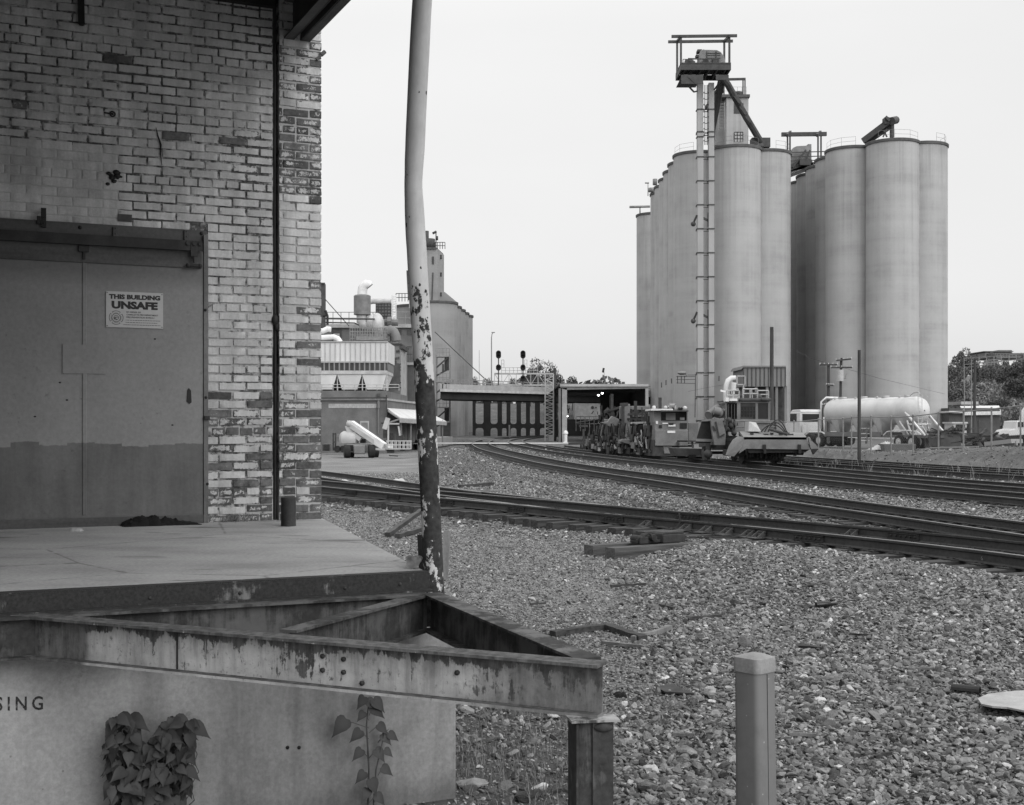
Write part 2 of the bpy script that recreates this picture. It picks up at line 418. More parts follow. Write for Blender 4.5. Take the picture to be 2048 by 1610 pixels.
# mortar backing, with raked joints behind the brick faces (nearly flush in the later patch)
def mortar(name,rects,parent):
    V=[];Fc=[];C=[]
    for x0,x1,z0,z1,y,pt in rects:
        k=len(V); V+=[(x0,y,z0),(x1,y,z0),(x1,y,z1),(x0,y,z1),(x0,y+.3,z0),(x1,y+.3,z0),(x1,y+.3,z1),(x0,y+.3,z1)]
        Fc+=[tuple(k+i for i in f) for f in ((0,1,2,3),(5,4,7,6),(1,5,6,2),(4,0,3,7),(3,2,6,7),(4,5,1,0))]; C+=[(pt,.5,0,1)]*8
    me=bpy.data.meshes.new(name); me.from_pydata(V,[],Fc); cols(me,C); me.materials.append(M['mortar'])
    o=bpy.data.objects.new(name,me); COL.objects.link(o); o.parent=parent; return o
pxp=wx(238); pzp=wz(150,290)
mortar('mortar',[(DX+.005,GAP0,DOCK-.05,DZ-.03,.008,.58),(-5.2,GAP0,pzp,ZTOP,.009,.55),(pxp,GAP0,DZ-.03,pzp,.009,.5),(-5.2,pxp,DZ-.03,pzp,.0045,.95),
                 (PIL0+.004,-.012,DOCK-.05,ZTOP,-PF+.007,.62)],wh)
# return side of the pilaster/building so that the corner has depth
V,Fc,C=brick_wall(-3.0,0.,0.,ZTOP,23,True)
V=[( -y-.004, -x-PF+.1, z) for x,y,z in V]
me=bpy.data.meshes.new('side_wall'); me.from_pydata(V,[],Fc); cols(me,C); me.materials.append(M['brick'])
bm=bmesh.new(); bm.from_mesh(me); bmesh.ops.recalc_face_normals(bm,faces=bm.faces); bm.to_mesh(me); bm.free()
o=bpy.data.objects.new('side_wall',me); COL.objects.link(o); o.parent=wh
mb=MB(); mb.rng(-.30,-.016,.24,3.2,DOCK-.05,ZTOP); mb.rng(-5.2,-.30,.315,3.2,DOCK-.05,ZTOP); mb.build('wall_core',M['mortar'],wh,local=True)
# dark groove with an old iron downpipe
mb=MB(); gx=(GAP0+PIL0)/2
mb.tube([(gx,.012,DOCK),(gx+.002,.010,2.4),(gx-.004,.014,3.6),(gx,.012,wz(548,85))],.0105,8)
mb.rng(GAP0-.001,PIL0+.001,.05,.07,DOCK,ZTOP); mb.build('downpipe',M['steel_dark'],wh,local=True)
mb=MB(); c=wl(551,640,.01); mb.ball(c,.03,6,(1.,.6,1.5)); mb.ball(c+Vector((.012,0,-.05)),.02,6,(1,.6,1.6)); mb.build('pipe_bracket',M['black'],wh,local=True)
# corner iron rod, ring bolt, hanging bracket on the wall
mb=MB(); a=wl(633,119,.05); b=wl(650,103,.05); mb.tube([a,a+(b-a)*.6],.011,8); mb.tube([a+(b-a)*.55,b+Vector((0.0,0,0))],.016,8); mb.build('iron_rod',M['steel_mid'],wh,local=True)
mb=MB(); c=wl(225,228,.012)
mb.sweep([(.006*math.cos(q),.006*math.sin(q)) for q in np.linspace(0,5.2,6)],[c+Vector((.018*math.cos(q),0,.018*math.sin(q))) for q in np.linspace(0,2*math.pi,14)],up=(0,1,0)); mb.ball(c,.008,5); mb.bar(c,wl(208,225,.008),.01,.01); mb.build('ring_bolt',M['black'],wh,local=True)
mb=MB(); a=wl(161,-60,.03); b=wl(163,48,.03); mb.bar(a,b,.045,.02,(0,1,0)); mb.ball(b,.02,5,(1.1,.5,.8)); mb.build('wall_strap',M['black'],wh,local=True)
mb=MB(); c=wl(250,436,.004); mb.box(c,(.1,.012,.055)); mb.build('vent_brick',M['darkgrey'],wh,local=True)
mb=MB(); c=wl(232,355,.004)                       # broken mortar hole
for i in range(14):
    q=c+Vector((rnd.gauss(0,.035),rnd.uniform(-.004,.004),rnd.gauss(0,.03))); mb.ball(q,rnd.uniform(.008,.024),4,(1.2,.4,.9))
mb.build('broken_joint',M['black'],wh,local=True)
# crack
mb=MB(); pts=[wl(x,y,.0045) for x,y in ((312,255),(316,272),(322,290),(321,308),(324,330))]; mb.tube(pts,[.002,.005,.007,.005,.002],5); mb.build('crack',M['black'],wh,local=True)
mb=MB(); mb.rng(-3.75,-3.4,-5.4,-.0,-.3,ZTOP); mb.build('added_shade_wall',M['canopy'],wh,local=True)  # unseen wall added at left to keep light off the brick face
# ---- door
def door_mat():
    t=NT('sliding_door_paint'); v=t.coord(per_object=False); s=t.n('ShaderNodeSeparateXYZ'); t.l(v,s.inputs[0]); X,Y_,Z=s.outputs
    stepn=t.n('ShaderNodeTexWhiteNoise',noise_dimensions='1D'); t.l(t.math('FLOOR',t.math('MULTIPLY',X,5.2)),stepn.inputs['W'])
    zl=t.math('ADD',Z,t.math('MULTIPLY_ADD',stepn.outputs[0],.05,t.math('MULTIPLY_ADD',t.noise(v,20,5),.03,-.04)))
    zb=wz(200,888,.07); low=t.ramp(t.math('SUBTRACT',zl,zb-.5),[(.497,1),(.503,0)])
    zt=wz(200,560,.06); topb=t.ramp(t.math('SUBTRACT',t.math('ADD',Z,t.math('MULTIPLY',t.noise(v,2.2,3),.12)),zt-.5+.04),[(.45,0),(.58,1)])
    n=t.noise(v,2.2,7,.6); n2=t.noise(t.coord((6,6,.6),False),1.4,7,.65)
    up=t.ramp(n,[(.3,.195),(.7,.235)]); lo=t.ramp(t.math('MULTIPLY_ADD',n,.5,t.math('MULTIPLY',n2,.5)),[(.35,.075),(.62,.135)])
    c=t.mix(low,up,lo); c=t.mix(t.math('MULTIPLY',topb,.6),c,.085)
    sp=t.ramp(t.vor(v,6.),[(.02,1),(.045,0)]); c=t.mix(t.math('MULTIPLY',sp,.5),c,.06)
    dr=t.ramp(t.noise(t.coord((26,26,1.4),False),1.,2,.5),[(.76,0),(.79,1)]); c=t.mix(t.math('MULTIPLY',t.math('MULTIPLY',dr,low),.8),c,.4)
    rb=t.math('MULTIPLY',t.ramp(t.noise(v,13,8,.75),[(.58,0),(.68,1)]),t.ramp(t.noise(v,1.9,4,.6),[(.46,0),(.62,1)])); c=t.mix(t.math('MULTIPLY',rb,.6),c,.045)
    scf=t.math('MULTIPLY',t.ramp(t.noise(t.coord((3,3,34),False),1.2,6,.75),[(.62,0),(.72,1)]),t.ramp(t.noise(v,2.7,3),[(.5,0),(.62,1)])); c=t.mix(t.math('MULTIPLY',scf,.4),c,.27)
    c=t.mix(.22,c,t.ramp(t.noise(v,30,4,.7),[(.3,.25),(.7,.75)]),'OVERLAY')
    dent=t.ramp(t.vor(v,2.3),[(.0,0),(.16,1)]); t.bump(t.math('MULTIPLY_ADD',dent,.35,t.noise(v,4,4)),.4,.016); return t.fin(c,.5)
M['door']=door_mat(); M['fascia']=mat('grey_fascia_board',.10,.06,3,.75,.2,30,stretch=(.3,3,3))
OD=.07; dz0=DOCK+.045; dl=-3.38
dxr=wx(406,OD)
door=MB(); zt=wz(200,492,OD); door.rng(dl,dxr,-OD,-OD+.05,dz0,zt)
dobj=door.build('sliding_door',M['door'],wh,local=True)
mb=MB(); sx_=wx(169,OD); mb.rng(sx_-.014,sx_+.014,-OD-.008,-OD+.001,dz0+.04,wz(169,524,OD)); mb.build('seam_batten',M['door'],dobj,local=True,bevel=.003)
mb=MB()
a=wl(0,521,OD); b=wl(404,534,OD); zz=(a.z+b.z)/2
mb.rng(dl,dxr-.01,-OD-.014,-OD+.001,zz,zt); mb.build('top_rail',M['fascia'],dobj,local=True,bevel=.004)
mb=MB(); a=wl(125,688,OD); b=wl(212,748,OD); mb.rng(a.x,b.x,-OD-.009,-OD+.001,b.z,a.z); mb.build('patch_plate',M['door'],dobj,local=True)
mb=MB()
for px,py in ((127,690),(210,692),(127,746),(211,746),(126,712)): mb.ball(wl(px,py,OD+.005),.004,4,(1,.6,1))
mb.build('patch_screw',M['black'],dobj,local=True)
mb=MB(); a=wl(373,776,OD); b=wl(383,808,OD); mb.prism([(a.x,b.z+.02),(a.x+.02,b.z),(b.x,b.z+.012),(b.x-.004,a.z-.02),(b.x-.02,a.z),(a.x+.006,a.z-.012)],-OD-.006,-OD+.001); mb.build('handle_slot',M['black'],dobj,local=True)
mb=MB(); mb.rng(dl,dxr,-OD-.02,-OD+.02,DOCK+.0,dz0+.02); mb.build('bottom_rail',M['fascia'],dobj,local=True,bevel=.004)
# rust pits and dents
mb=MB()
for px,py in ((134,800),(70,833),(345,850),(120,765),(310,678)): mb.ball(wl(px,py,OD),.006,5,(1.6,.35,1))
mb.build('rust_pit',M['black'],dobj,local=True)
# header board, track, hangers
mb=MB(); za=wz(0,437,.05); zb=wz(0,462,.05); za2=(wz(413,460,.05)+za)/2
mb.rng(dl,wx(414,.05),-.05,-.001,zt-.02,za2); hb_=mb.build('header_board',M['fascia'],wh,local=True,bevel=.004)
mb=MB(); z1=(wz(0,462,.11)+wz(400,480,.11))/2
prof=[(0,0),(.075,0),(.075,-.075),(.05,-.075),(.05,-.068),(.068,-.068),(.068,-.008),(.008,-.008),(.008,-.075),(0,-.075)]
mb.prism([(-.125+a,z1+b) for a,b in prof],dl,wx(404,.1),'x'); mb.build('door_track',M['steel_dark'],wh,local=True)
for px,py in ((87,441),(231,462),(373,468)):
    mb=MB(); c=wl(px,py,.055); mb.rng(c.x-.018,c.x+.018,-.066,-.05,c.z-.05,c.z+(.09 if px<100 else .03))
    if px<100: mb.rng(c.x-.045,c.x-.02,-.066,-.05,c.z-.03,c.z+.03)
    for dz in (-.02,.02): mb.ball((c.x,-.068,c.z+dz),.007,5,(1,.6,1))
    mb.build('track_bracket',M['black'] if px<100 else M['fascia'],wh,local=True,bevel=.002)
mb=MB()
for px,py in ((160,455),(403,467)): mb.ball(wl(px,py,.052),.014,6,(1,.5,1))
mb.build('board_bolt',M['black'],wh,local=True)
for px,py in ((387,500),):
    mb=MB(); c=wl(px,py,.10)
    for dx in (-.045,0,.045): mb.cyl((c.x+dx,-.14,c.z+.045),(c.x+dx,-.125,c.z+.045),.016,10)
    mb.rng(c.x-.025,c.x+.025,-.13,-.115,c.z-.05,c.z+.055); mb.cyl((c.x,-.12,c.z-.10),(c.x,-.12,c.z-.05),.009,8); mb.cyl((c.x-.04,-.12,c.z-.12),(c.x+.04,-.12,c.z-.12),.013,8); mb.ball((c.x-.045,-.12,c.z-.12),.018,5); mb.ball((c.x+.045,-.12,c.z-.12),.018,5)
    mb.build('door_hanger',M['steel_dark'],wh,local=True)
mb=MB(); c=wl(165,500,.08); mb.rng(c.x-.03,c.x+.045,-.105,-.075,c.z-.015,c.z+.03); mb.rng(c.x+.0,c.x+.02,-.1,-.085,c.z-.07,c.z-.01); mb.build('door_hanger',M['steel_dark'],wh,local=True,bevel=.003)
# jamb angle at the right of the door with bolts
M['jamb']=mat('grey_jamb',.17,.10,4,.7,.2,30,stretch=(3,3,.4))
mb=MB(); mb.rng(wx(406,OD)+.003,wx(416,OD),-OD-.012,0,DOCK,wz(410,470,OD)); jm=mb.build('door_jamb',M['jamb'],wh,local=True,bevel=.003)
for px,py in ((411,620),(412,795),(415,968)):
    mb=MB(); mb.ball(wl(px,py,OD+.014),.011,6,(1,.6,1)); mb.build('jamb_bolt',M['black'],jm,local=True)
mb=MB(); c=wl(413,835,OD+.012); mb.rng(c.x-.02,c.x+.022,c.y-.02,c.y+.002,c.z-.016,c.z+.012); mb.build('latch_keeper',M['steel_dark'],jm,local=True,bevel=.002)
# ---- notice
sg=thing('warning_notice','white THIS BUILDING UNSAFE notice screwed to the grey sliding door','sign')
S0=wl(212,582,OD+.006); S1=wl(326,654,OD+.006); sw=S1.x-S0.x; sh=S0.z-wl(212,654,OD+.006).z
sg.location=WF.m@Vector((S0.x,S0.y,S0.z-sh)); sg.rotation_euler=(0,0,WY)
M['notice']=mat('notice_board',.46,.42,3,.5,fine=.03); M['ink']=mat('notice_ink',.03,.025,3,.6,fine=0)
mb=MB(); mb.rng(0,sw,-.003,.004,0,sh); mb.build('board',M['notice'],sg,local=True)
def put_text(mb,s,x,z,width,size,off=0.,y=-.0036,align='LEFT'):
    vs,fs=text_geo(s,size,.0003,off); x0=min(v.x for v in vs); x1=max(v.x for v in vs); k=width/(x1-x0) if width else 1
    mb.add([(x+(v.x-x0)*k,y-v.z,z+v.y) for v in vs],fs)
mb=MB(); U=sw/.452; mb.__dict__
put_text(mb,'THIS BUILDING',sw*.05,sh*.80,sw*.90,sh*.165,.0026); put_text(mb,'UNSAFE',sw*.095,sh*.535,sw*.81,sh*.27,.0042)
mb.build('heading_text',M['ink'],sg,local=True,fix=False)
mb=MB()
for i,s in enumerate(('BY ORDER OF','CHARLOTTE FIRE DEPARTMENT','FIRE PREVENTION BUREAU')): put_text(mb,s,sw*.355,sh*(.415-.072*i),sw*(.25,.555,.49)[i],sh*.062,.0002)
for i,(x0,x1) in enumerate(((.34,.95),(.34,.9),(.30,.965))):
    z=sh*(.205-.065*i); x=x0
    while x<x1-.01:
        L=rnd.uniform(.015,.05); mb.rng(sw*x,sw*min(x+L,x1),-.0042,-.0031,z,z+sh*.012); x+=L+.008
mb.build('small_text',M['ink'],sg,local=True,fix=False)
mb=MB(); c=Vector((sw*.175,0,sh*.27)); R=sw*.125
def ring(r0,r1,a0,a1,n=24):
    for i in range(n):
        p=[a0+(a1-a0)*i/n,a0+(a1-a0)*(i+1)/n]
        vs=[(c.x+r*math.cos(q),-.0039,c.z+r*math.sin(q)) for q in p for r in (r0,r1)]; mb.add(vs,[(0,1,3,2)])
ring(R*.55,R*.62,0,2*math.pi); ring(R*.30,R*.36,0,2*math.pi)
for k in range(4):
    a=math.pi/4+k*math.pi/2; ring(R*.93,R,a-.62+math.pi/4,a+.62+math.pi/4,10); ring(R*.68,R*.72,a+math.pi/4-.5,a+math.pi/4+.5,8)
    for s_ in (-.62,.62):
        q=a+math.pi/4+s_; p0=Vector((math.cos(q),0,math.sin(q))); m0=Vector((math.cos(q-.05),0,math.sin(q-.05)))
        mb.add([(c.x+p0.x*R*.66,-.0039,c.z+p0.z*R*.66),(c.x+m0.x*R*.66,-.0039,c.z+m0.z*R*.66),(c.x+m0.x*R,-.0039,c.z+m0.z*R),(c.x+p0.x*R,-.0039,c.z+p0.z*R)],[(0,1,2,3)])
for k in range(9):
    q=rnd.uniform(0,6.3); rr=R*rnd.uniform(.05,.26); mb.rng(c.x+rr*math.cos(q)-R*.07,c.x+rr*math.cos(q)+R*.06,-.0041,-.0031,c.z+rr*math.sin(q)-R*.05,c.z+rr*math.sin(q)+R*.04)
mb.build('emblem',M['ink'],sg,local=True,fix=False)
mb=MB()
for x in (.02,.98):
    for z in (.04,.96): mb.ball((sw*x,-.004,sh*z),.004,4,(1,.5,1))
mb.build('screw',M['darkgrey'],sg,local=True)
# ---- canopy over the dock
cn=thing('loading_canopy','dark steel canopy roof overhanging the loading dock at top left','canopy',W0,WY)
CB=wl(590,82).z; CO=5.2; bxL=wx(590)
mb=MB(); mb.rng(-12,bxL+.10,-CO-.2,.32,CB+.34,CB+.44); mb.rng(-12,bxL+.10,-CO-.26,-CO-.2,3.70,CB+.5); mb.rng(-3.75,-3.7,-CO-2.2,-5.41,2.4,CB+.5); mb.build('roof_deck_and_shade_screens',M['canopy'],cn,local=True)  # roof deck; unseen front drop and left sheet added to darken the wall
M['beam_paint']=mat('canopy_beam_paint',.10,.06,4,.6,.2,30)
bxL=wx(590); 
def chan(mb,x,flip=1,h=.30,wd=.075,t=.012):
    z0=CB
    mb.rng(x-t/2,x+t/2,-CO,-.0,z0,z0+h); mb.rng(x,x+flip*wd,-CO,0,z0,z0+t); mb.rng(x,x+flip*wd,-CO,0,z0+h-t,z0+h)
for x in (bxL-.02,-3.2,-6.2,-9.2):
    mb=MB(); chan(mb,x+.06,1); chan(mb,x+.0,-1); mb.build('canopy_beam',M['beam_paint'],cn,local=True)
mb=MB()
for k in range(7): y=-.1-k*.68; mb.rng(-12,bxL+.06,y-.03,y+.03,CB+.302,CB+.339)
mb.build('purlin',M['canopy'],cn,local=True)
mb=MB(); mb.rng(-12,wx(546),-.07,-.002,wz(400,-2),wz(400,-2)+.10); mb.build('wall_ledger',M['canopy'],cn,local=True)
# ================================================================== DOCK
A=P(858,1145,0.745*F/295); A.z=0
dd=Vector((-.910,-.414,0)); dn=Vector((.414,-.910,0))
Wc=W0+dn*(-.06)
def quad_prism(mb,pts,z0,z1):
    mb.prism([(p.x,p.y) for p in pts],z0,z1,'z')
dk=thing('loading_dock','grey concrete loading dock with iron edge along the brick warehouse','dock',(A.x,A.y,0))
pts=[A,W0+Vector((.02,.0,0))+dn*.0,W0-dn*.5+Vector((0.02,0,0)),W0+dd*8-dn*.5,A+dd*8]
mb=MB(); quad_prism(mb,pts,DOCK-.10,DOCK); 
def slab_mat():
    t=NT('dock_slab_concrete'); v=t.coord(per_object=False)
    n=t.noise(v,1.3,8,.65); n2=t.noise(t.coord((1.,2.2,1),False),.8,4,.6)
    c=t.ramp(t.math('MULTIPLY_ADD',n,.5,t.math('MULTIPLY',n2,.5)),[(.36,.24),(.5,.325),(.64,.385)])
    st=t.ramp(t.noise(t.coord((1.1,3.0,1),False),1.6,3,.5,.3),[(.60,0),(.72,1)]); c=t.mix(t.math('MULTIPLY',st,.65),c,.06)
    cr=t.vor(t.coord((1,1,1),False),.55,'DISTANCE_TO_EDGE'); wob=t.math('ADD',cr,t.math('MULTIPLY_ADD',t.noise(v,9,5),.03,-.015)); c=t.mix(t.math('MULTIPLY',t.ramp(wob,[(.0,1),(.006,0)]),.55),c,.05); sp=t.noise(v,45,5,.7); c=t.mix(.42,c,t.ramp(sp,[(.3,.25),(.7,.75)]),'OVERLAY'); wsp=t.ramp(t.vor(v,3.2),[(.012,1),(.02,0)]); c=t.mix(wsp,c,.5)
    t.bump(sp,.2,.003); return t.fin(c,.85)
mb.build('slab',slab_mat(),dk,bevel=.008)
mb=MB(); Ae=A+dd*(-.15); quad_prism(mb,[Ae+dn*.0,Ae-dn*.5,A+dd*8-dn*.5,A+dd*8],-.3,DOCK-.17)
quad_prism(mb,[A-dn*.02,W0-dn*.02+Vector((-.1,0,0)),W0+dd*8-dn*.02,A+dd*8-dn*.02],-.3,DOCK-.102)
def dockwall_mat():
    t=NT('dock_wall_concrete'); v=t.coord(per_object=False); s=t.n('ShaderNodeSeparateXYZ'); t.l(v,s.inputs[0])
    n=t.noise(v,1.6,8,.65); dr=t.noise(t.coord((4.5,4.5,.45),False),1.2,7,.65)
    f=t.math('MULTIPLY_ADD',n,.5,t.math('MULTIPLY',dr,.5)); c=t.ramp(f,[(.34,.15),(.5,.265),(.64,.35)])
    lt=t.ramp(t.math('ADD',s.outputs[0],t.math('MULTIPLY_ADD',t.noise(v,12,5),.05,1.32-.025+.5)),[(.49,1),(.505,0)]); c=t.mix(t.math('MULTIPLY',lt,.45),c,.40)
    rs=t.math('MULTIPLY',t.ramp(t.noise(v,16,7,.7),[(.56,0),(.66,1)]),t.ramp(t.noise(v,1.4,3),[(.5,0),(.62,1)])); c=t.mix(t.math('MULTIPLY',rs,.65),c,.05)
    gd=t.ramp(t.math('ADD',s.outputs[2],t.math('MULTIPLY',t.noise(v,6,5),.1)),[(.08,1),(.2,0)]); c=t.mix(t.math('MULTIPLY',gd,.5),c,.06)
    sp=t.noise(v,45,5,.7); c=t.mix(.35,c,t.ramp(sp,[(.3,.25),(.7,.75)]),'OVERLAY')
    pit=t.ramp(t.vor(v,7.),[(.02,1),(.05,0)]); c=t.mix(t.math('MULTIPLY',pit,.6),c,.05)
    t.bump(t.math('MULTIPLY_ADD',n,.6,t.math('MULTIPLY',sp,.3)),.3,.01); return t.fin(c,.9)
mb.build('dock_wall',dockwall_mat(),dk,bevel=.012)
def dkp(px,py,off=0.):
    """point of the dock's front plane seen at (px,py), off metres in front of it"""
    d=Vector(((px-CX)/F,1,-(py-HY)/F)); o=Vector((0,0,EYE)); q=A+dn*off; t=(q-o).dot(dn)/d.dot(dn); return o+d*t
M['iron']=rust_paint('dock_edge_iron',.16,.030,.575,11.,.5)
mb=MB(); h=.09
mb.bar(A+dn*.008+Vector((0,0,DOCK-h/2)),A+dd*8+dn*.008+Vector((0,0,DOCK-h/2)),.012,h); mb.bar(A+dn*.03+Vector((0,0,DOCK-h+.005)),A+dd*8+dn*.03+Vector((0,0,DOCK-h+.005)),.06,.012)
mb.bar(A-dn*.03+Vector((0,0,DOCK+.003)),A+dd*8-dn*.03+Vector((0,0,DOCK+.003)),.07,.005)
ed=mb.build('edge_angle',M['iron'],dk)
mb=MB()
for px,py in ((800,1168),(690,1176),(480,1186),(300,1196)): mb.ball(dkp(px,py,.014),.009,5,(1,1,1))
mb.build('edge_bolt',M['steel_dark'],ed)
mb=MB()
for px in (575,598): c=dkp(px,1495,.001); mb.cyl(c+dn*.002,c-dn*.01,.009,8)
mb.build('wall_hole',M['black'],dk)
# stencil SING
mb=MB(); vs,fs=text_geo('SING',.085,.0008,.0012,spacing=1.45); x0=min(v.x for v in vs); x1=max(v.x for v in vs)
pa=dkp(-9,1421,.0015); pb=dkp(86,1419,.0015); k=(pb-pa).length/(x1-x0); e=(pb-pa).normalized()
mb.add([pa+e*(v.x-x0)*k+Vector((0,0,v.y))+dn*v.z for v in vs],fs); 
def sten():
    t=NT('worn_stencil_paint'); v=t.coord(per_object=False); t.l(t.ramp(t.noise(v,22,5,.7),[(.34,.1),(.5,.95)]),t.b.inputs['Alpha']); return t.fin(.035,.9)
mb.build('stencil_lettering',sten(),dk,fix=False)
# ---- steel triangle frame bolted on the dock
FZ=EYE-.83; FH=.184
apex=P(858,1183,.83*F/333); tip=P(1205,1326,.83*F/476); lft=P(-300,1195,.83*F/345)
q0=P(0,1224,.83*F/374); lft=q0+(q0-tip)*.35
fr=thing('steel_frame','rusty triangular steel beam frame jutting out from the dock on an iron post','frame',(apex.x,apex.y,0))
def ibeam(mb,a,b,w=.1,h=FH,tf=.011,tw=.008,z=FZ):
    a=Vector((a.x,a.y,z-h/2)); b=Vector((b.x,b.y,z-h/2)); H=h/2
    mb.sweep([(-w/2,-H),(w/2,-H),(w/2,-H+tf),(tw/2,-H+tf),(tw/2,H-tf),(w/2,H-tf),(w/2,H),(-w/2,H),(-w/2,H-tf),(-tw/2,H-tf),(-tw/2,-H+tf),(-w/2,-H+tf)],[a+(b-a)*k/12 for k in range(13)])
def beam_mat():
    t=NT('front_beam_paint'); v=t.coord(per_object=False); g=t.n('ShaderNodeNewGeometry'); sn=t.n('ShaderNodeSeparateXYZ'); t.l(g.outputs['Normal'],sn.inputs[0]); s=t.n('ShaderNodeSeparateXYZ'); t.l(v,s.inputs[0])
    n1=t.noise(v,7,8,.7); n2=t.noise(t.coord((9,9,1.2),False),2.2,8,.7,.3); n3=t.noise(v,2.4,3,.5)
    f=t.math('MULTIPLY_ADD',n2,.34,t.math('MULTIPLY_ADD',n1,.33,t.math('MULTIPLY',n3,.33)))
    zr=t.math('SUBTRACT',s.outputs[2],FZ-FH-.4)               # rust creeping down from the flange
    f=t.math('ADD',f,t.math('SUBTRACT',t.ramp(zr,[(.40,.05),(.43,0.)]),t.ramp(zr,[(.525,0.),(.58,.11)])))
    f=t.math('MULTIPLY_ADD',t.math('SUBTRACT',f,.5),1.7,.5); msk=t.ramp(f,[(.40,0),(.43,1)]); up=t.ramp(sn.outputs[2],[(.4,1),(.6,0)])
    # bare rusty ends of the beam
    xe=t.ramp(t.math('MULTIPLY_ADD',t.noise(v,6,5),.25,t.math('MULTIPLY_ADD',s.outputs[0],.25,.40)),[(.56,1),(.66,.22)]); xs=t.ramp(t.math('MULTIPLY_ADD',t.noise(v,4,3),.02,t.math('MULTIPLY_ADD',s.outputs[0],.25,.87)),[(.525,.12),(.529,1)]); xl=t.ramp(t.math('MULTIPLY_ADD',s.outputs[0],.25,.87),[(.430,1.),(.434,0)]); xs=t.math('MAXIMUM',xs,xl)
    msk=t.math('MULTIPLY',t.math('MULTIPLY',msk,up),t.math('MULTIPLY',xe,xs))
    strk=t.math('MULTIPLY',t.ramp(t.noise(t.coord((11,11,1.1),False),1.6,8,.75),[(.46,0),(.66,1)]),t.ramp(zr,[(.40,.35),(.585,1)])); spk=t.ramp(t.noise(v,48,5,.75),[(.56,0),(.66,1)]); pc=t.ramp(t.noise(v,5,6,.65),[(.3,.26),(.65,.50)]); pc=t.mix(t.math('MULTIPLY',t.math('MAXIMUM',strk,t.math('MULTIPLY',spk,.7)),.75),pc,.07); rc=t.ramp(t.noise(v,40,6,.65),[(.3,.035),(.7,.085)])
    rc=t.mix(t.math('MULTIPLY',t.ramp(t.noise(t.coord((12,12,2),False),2.,6,.7),[(.45,0),(.6,1)]),.6),rc,.16)
    c=t.mix(msk,rc,pc); t.bump(t.math('MULTIPLY_ADD',msk,.5,t.noise(v,60,4)),.35,.004); return t.fin(c,t.ramp(msk,[(0,.8),(1,.5)]))
mb=MB(); ibeam(mb,lft,tip+(tip-lft).normalized()*.0); fb=mb.build('front_beam',beam_mat(),fr)
mb=MB(); d_=(tip-lft).normalized(); sp0=P(325,1295,.83*F/(1261-850)*1.); k_=(sp0-lft).dot(d_); sp0=lft+d_*k_; sp0.z=FZ-FH/2; mb.bar(sp0+Vector((d_.y,-d_.x,0))*.006+Vector((0,0,-FH/2+.013)),sp0+Vector((d_.y,-d_.x,0))*.006+Vector((0,0,FH/2-.013)),.008,.004,(d_.y,-d_.x,0)); mb.build('weld_seam',M['steel_dark'],fb)
mb=MB(); ibeam(mb,apex+(tip-apex).normalized()*.03,tip+(apex-tip).normalized()*.12,z=FZ-.002); mb.build('side_beam',M['rust_dark'],fr)
mb=MB(); sp_=P(560,1262,.83*F/412); ibeam(mb,apex+(sp_-apex).normalized()*.06,sp_+(apex-sp_).normalized()*.06,w=.08,z=FZ-.004); mb.build('strut',M['rust_dark'],fr)
mb=MB(); ibeam(mb,apex+dd*.03+dn*.045-Vector((0,0,0)),A+dd*6+dn*.055,w=.09,z=FZ-.001); bb=mb.build('back_beam',M['rust_dark'],fr)
mb=MB()
for px,py in ((363,1222),(595,1210),(290,1232),(322,1230)):
    c=dkp(px,py,.066); mb.cyl(c,c+dn*.014,.013 if px>350 else .008,8)
mb.build('bolt',M['steel_dark'],bb)
# clip angle at the apex
mb=MB(); c=Vector((apex.x,apex.y,FZ-FH/2)); mb.box(c+Vector((.012,-.035,-.0)),(.05,.01,FH-.03),.3)
for dz in (-.05,0,.05): mb.ball(c+Vector((.0,-.045,dz)),.008,5)
mb.build('clip_angle',M['rust_dark'],fr)
mb=MB()
for px,py in ((646,1312),(688,1318),(646,1340),(688,1344),(725,1366),(915,1345)):
    # bolts on the web of the front beam
    d=(tip-lft).normalized(); nn=Vector((d.y,-d.x,0)); ray=Vector(((px-CX)/F,1,-(py-HY)/F)); o_=Vector((0,0,EYE)); q=Vector((tip.x,tip.y,0))+nn*.006; t_=(q-o_).dot(nn)/ray.dot(nn); c=o_+ray*t_
    mb.cyl(c,c+nn*.008,.010,7)
mb.build('bolt',M['steel_dark'],fb)
# post under the tip
pc=P(1181,1430,4.43); pw=.132
mb=MB(); zt=FZ-FH-.004; c=Vector((pc.x,pc.y,0)); R=Matrix.Rotation(math.radians(10),3,'Z')
def hp(mb,x0,x1,y0,y1): 
    mb.box(c+R@Vector(((x0+x1)/2,(y0+y1)/2,zt/2-.1)),(x1-x0,y1-y0,zt+.2),math.radians(10))
h_=pw/2
hp(mb,-h_,-h_+.009,-h_,h_); hp(mb,h_-.074,h_,-h_,-h_+.01); hp(mb,-h_+.0095,h_-.0705,-h_+.0105,-h_+.02); hp(mb,h_-.009,h_,-h_+.0105,h_)
mb.build('post',M['rust_dark'],fr,bevel=.002)
mb=MB(); mb.ball(c+R@Vector((.028,-h_-.004,zt-.022)),.02,6,(1.7,.7,.8)); mb.build('weld_lump',M['rust_dark'],fr)
mb=MB(); mb.box(c+Vector((0,0,zt+.002)),(.17,.16,.008),math.radians(10)); mb.build('cap_plate',M['rust_beam'],fr)
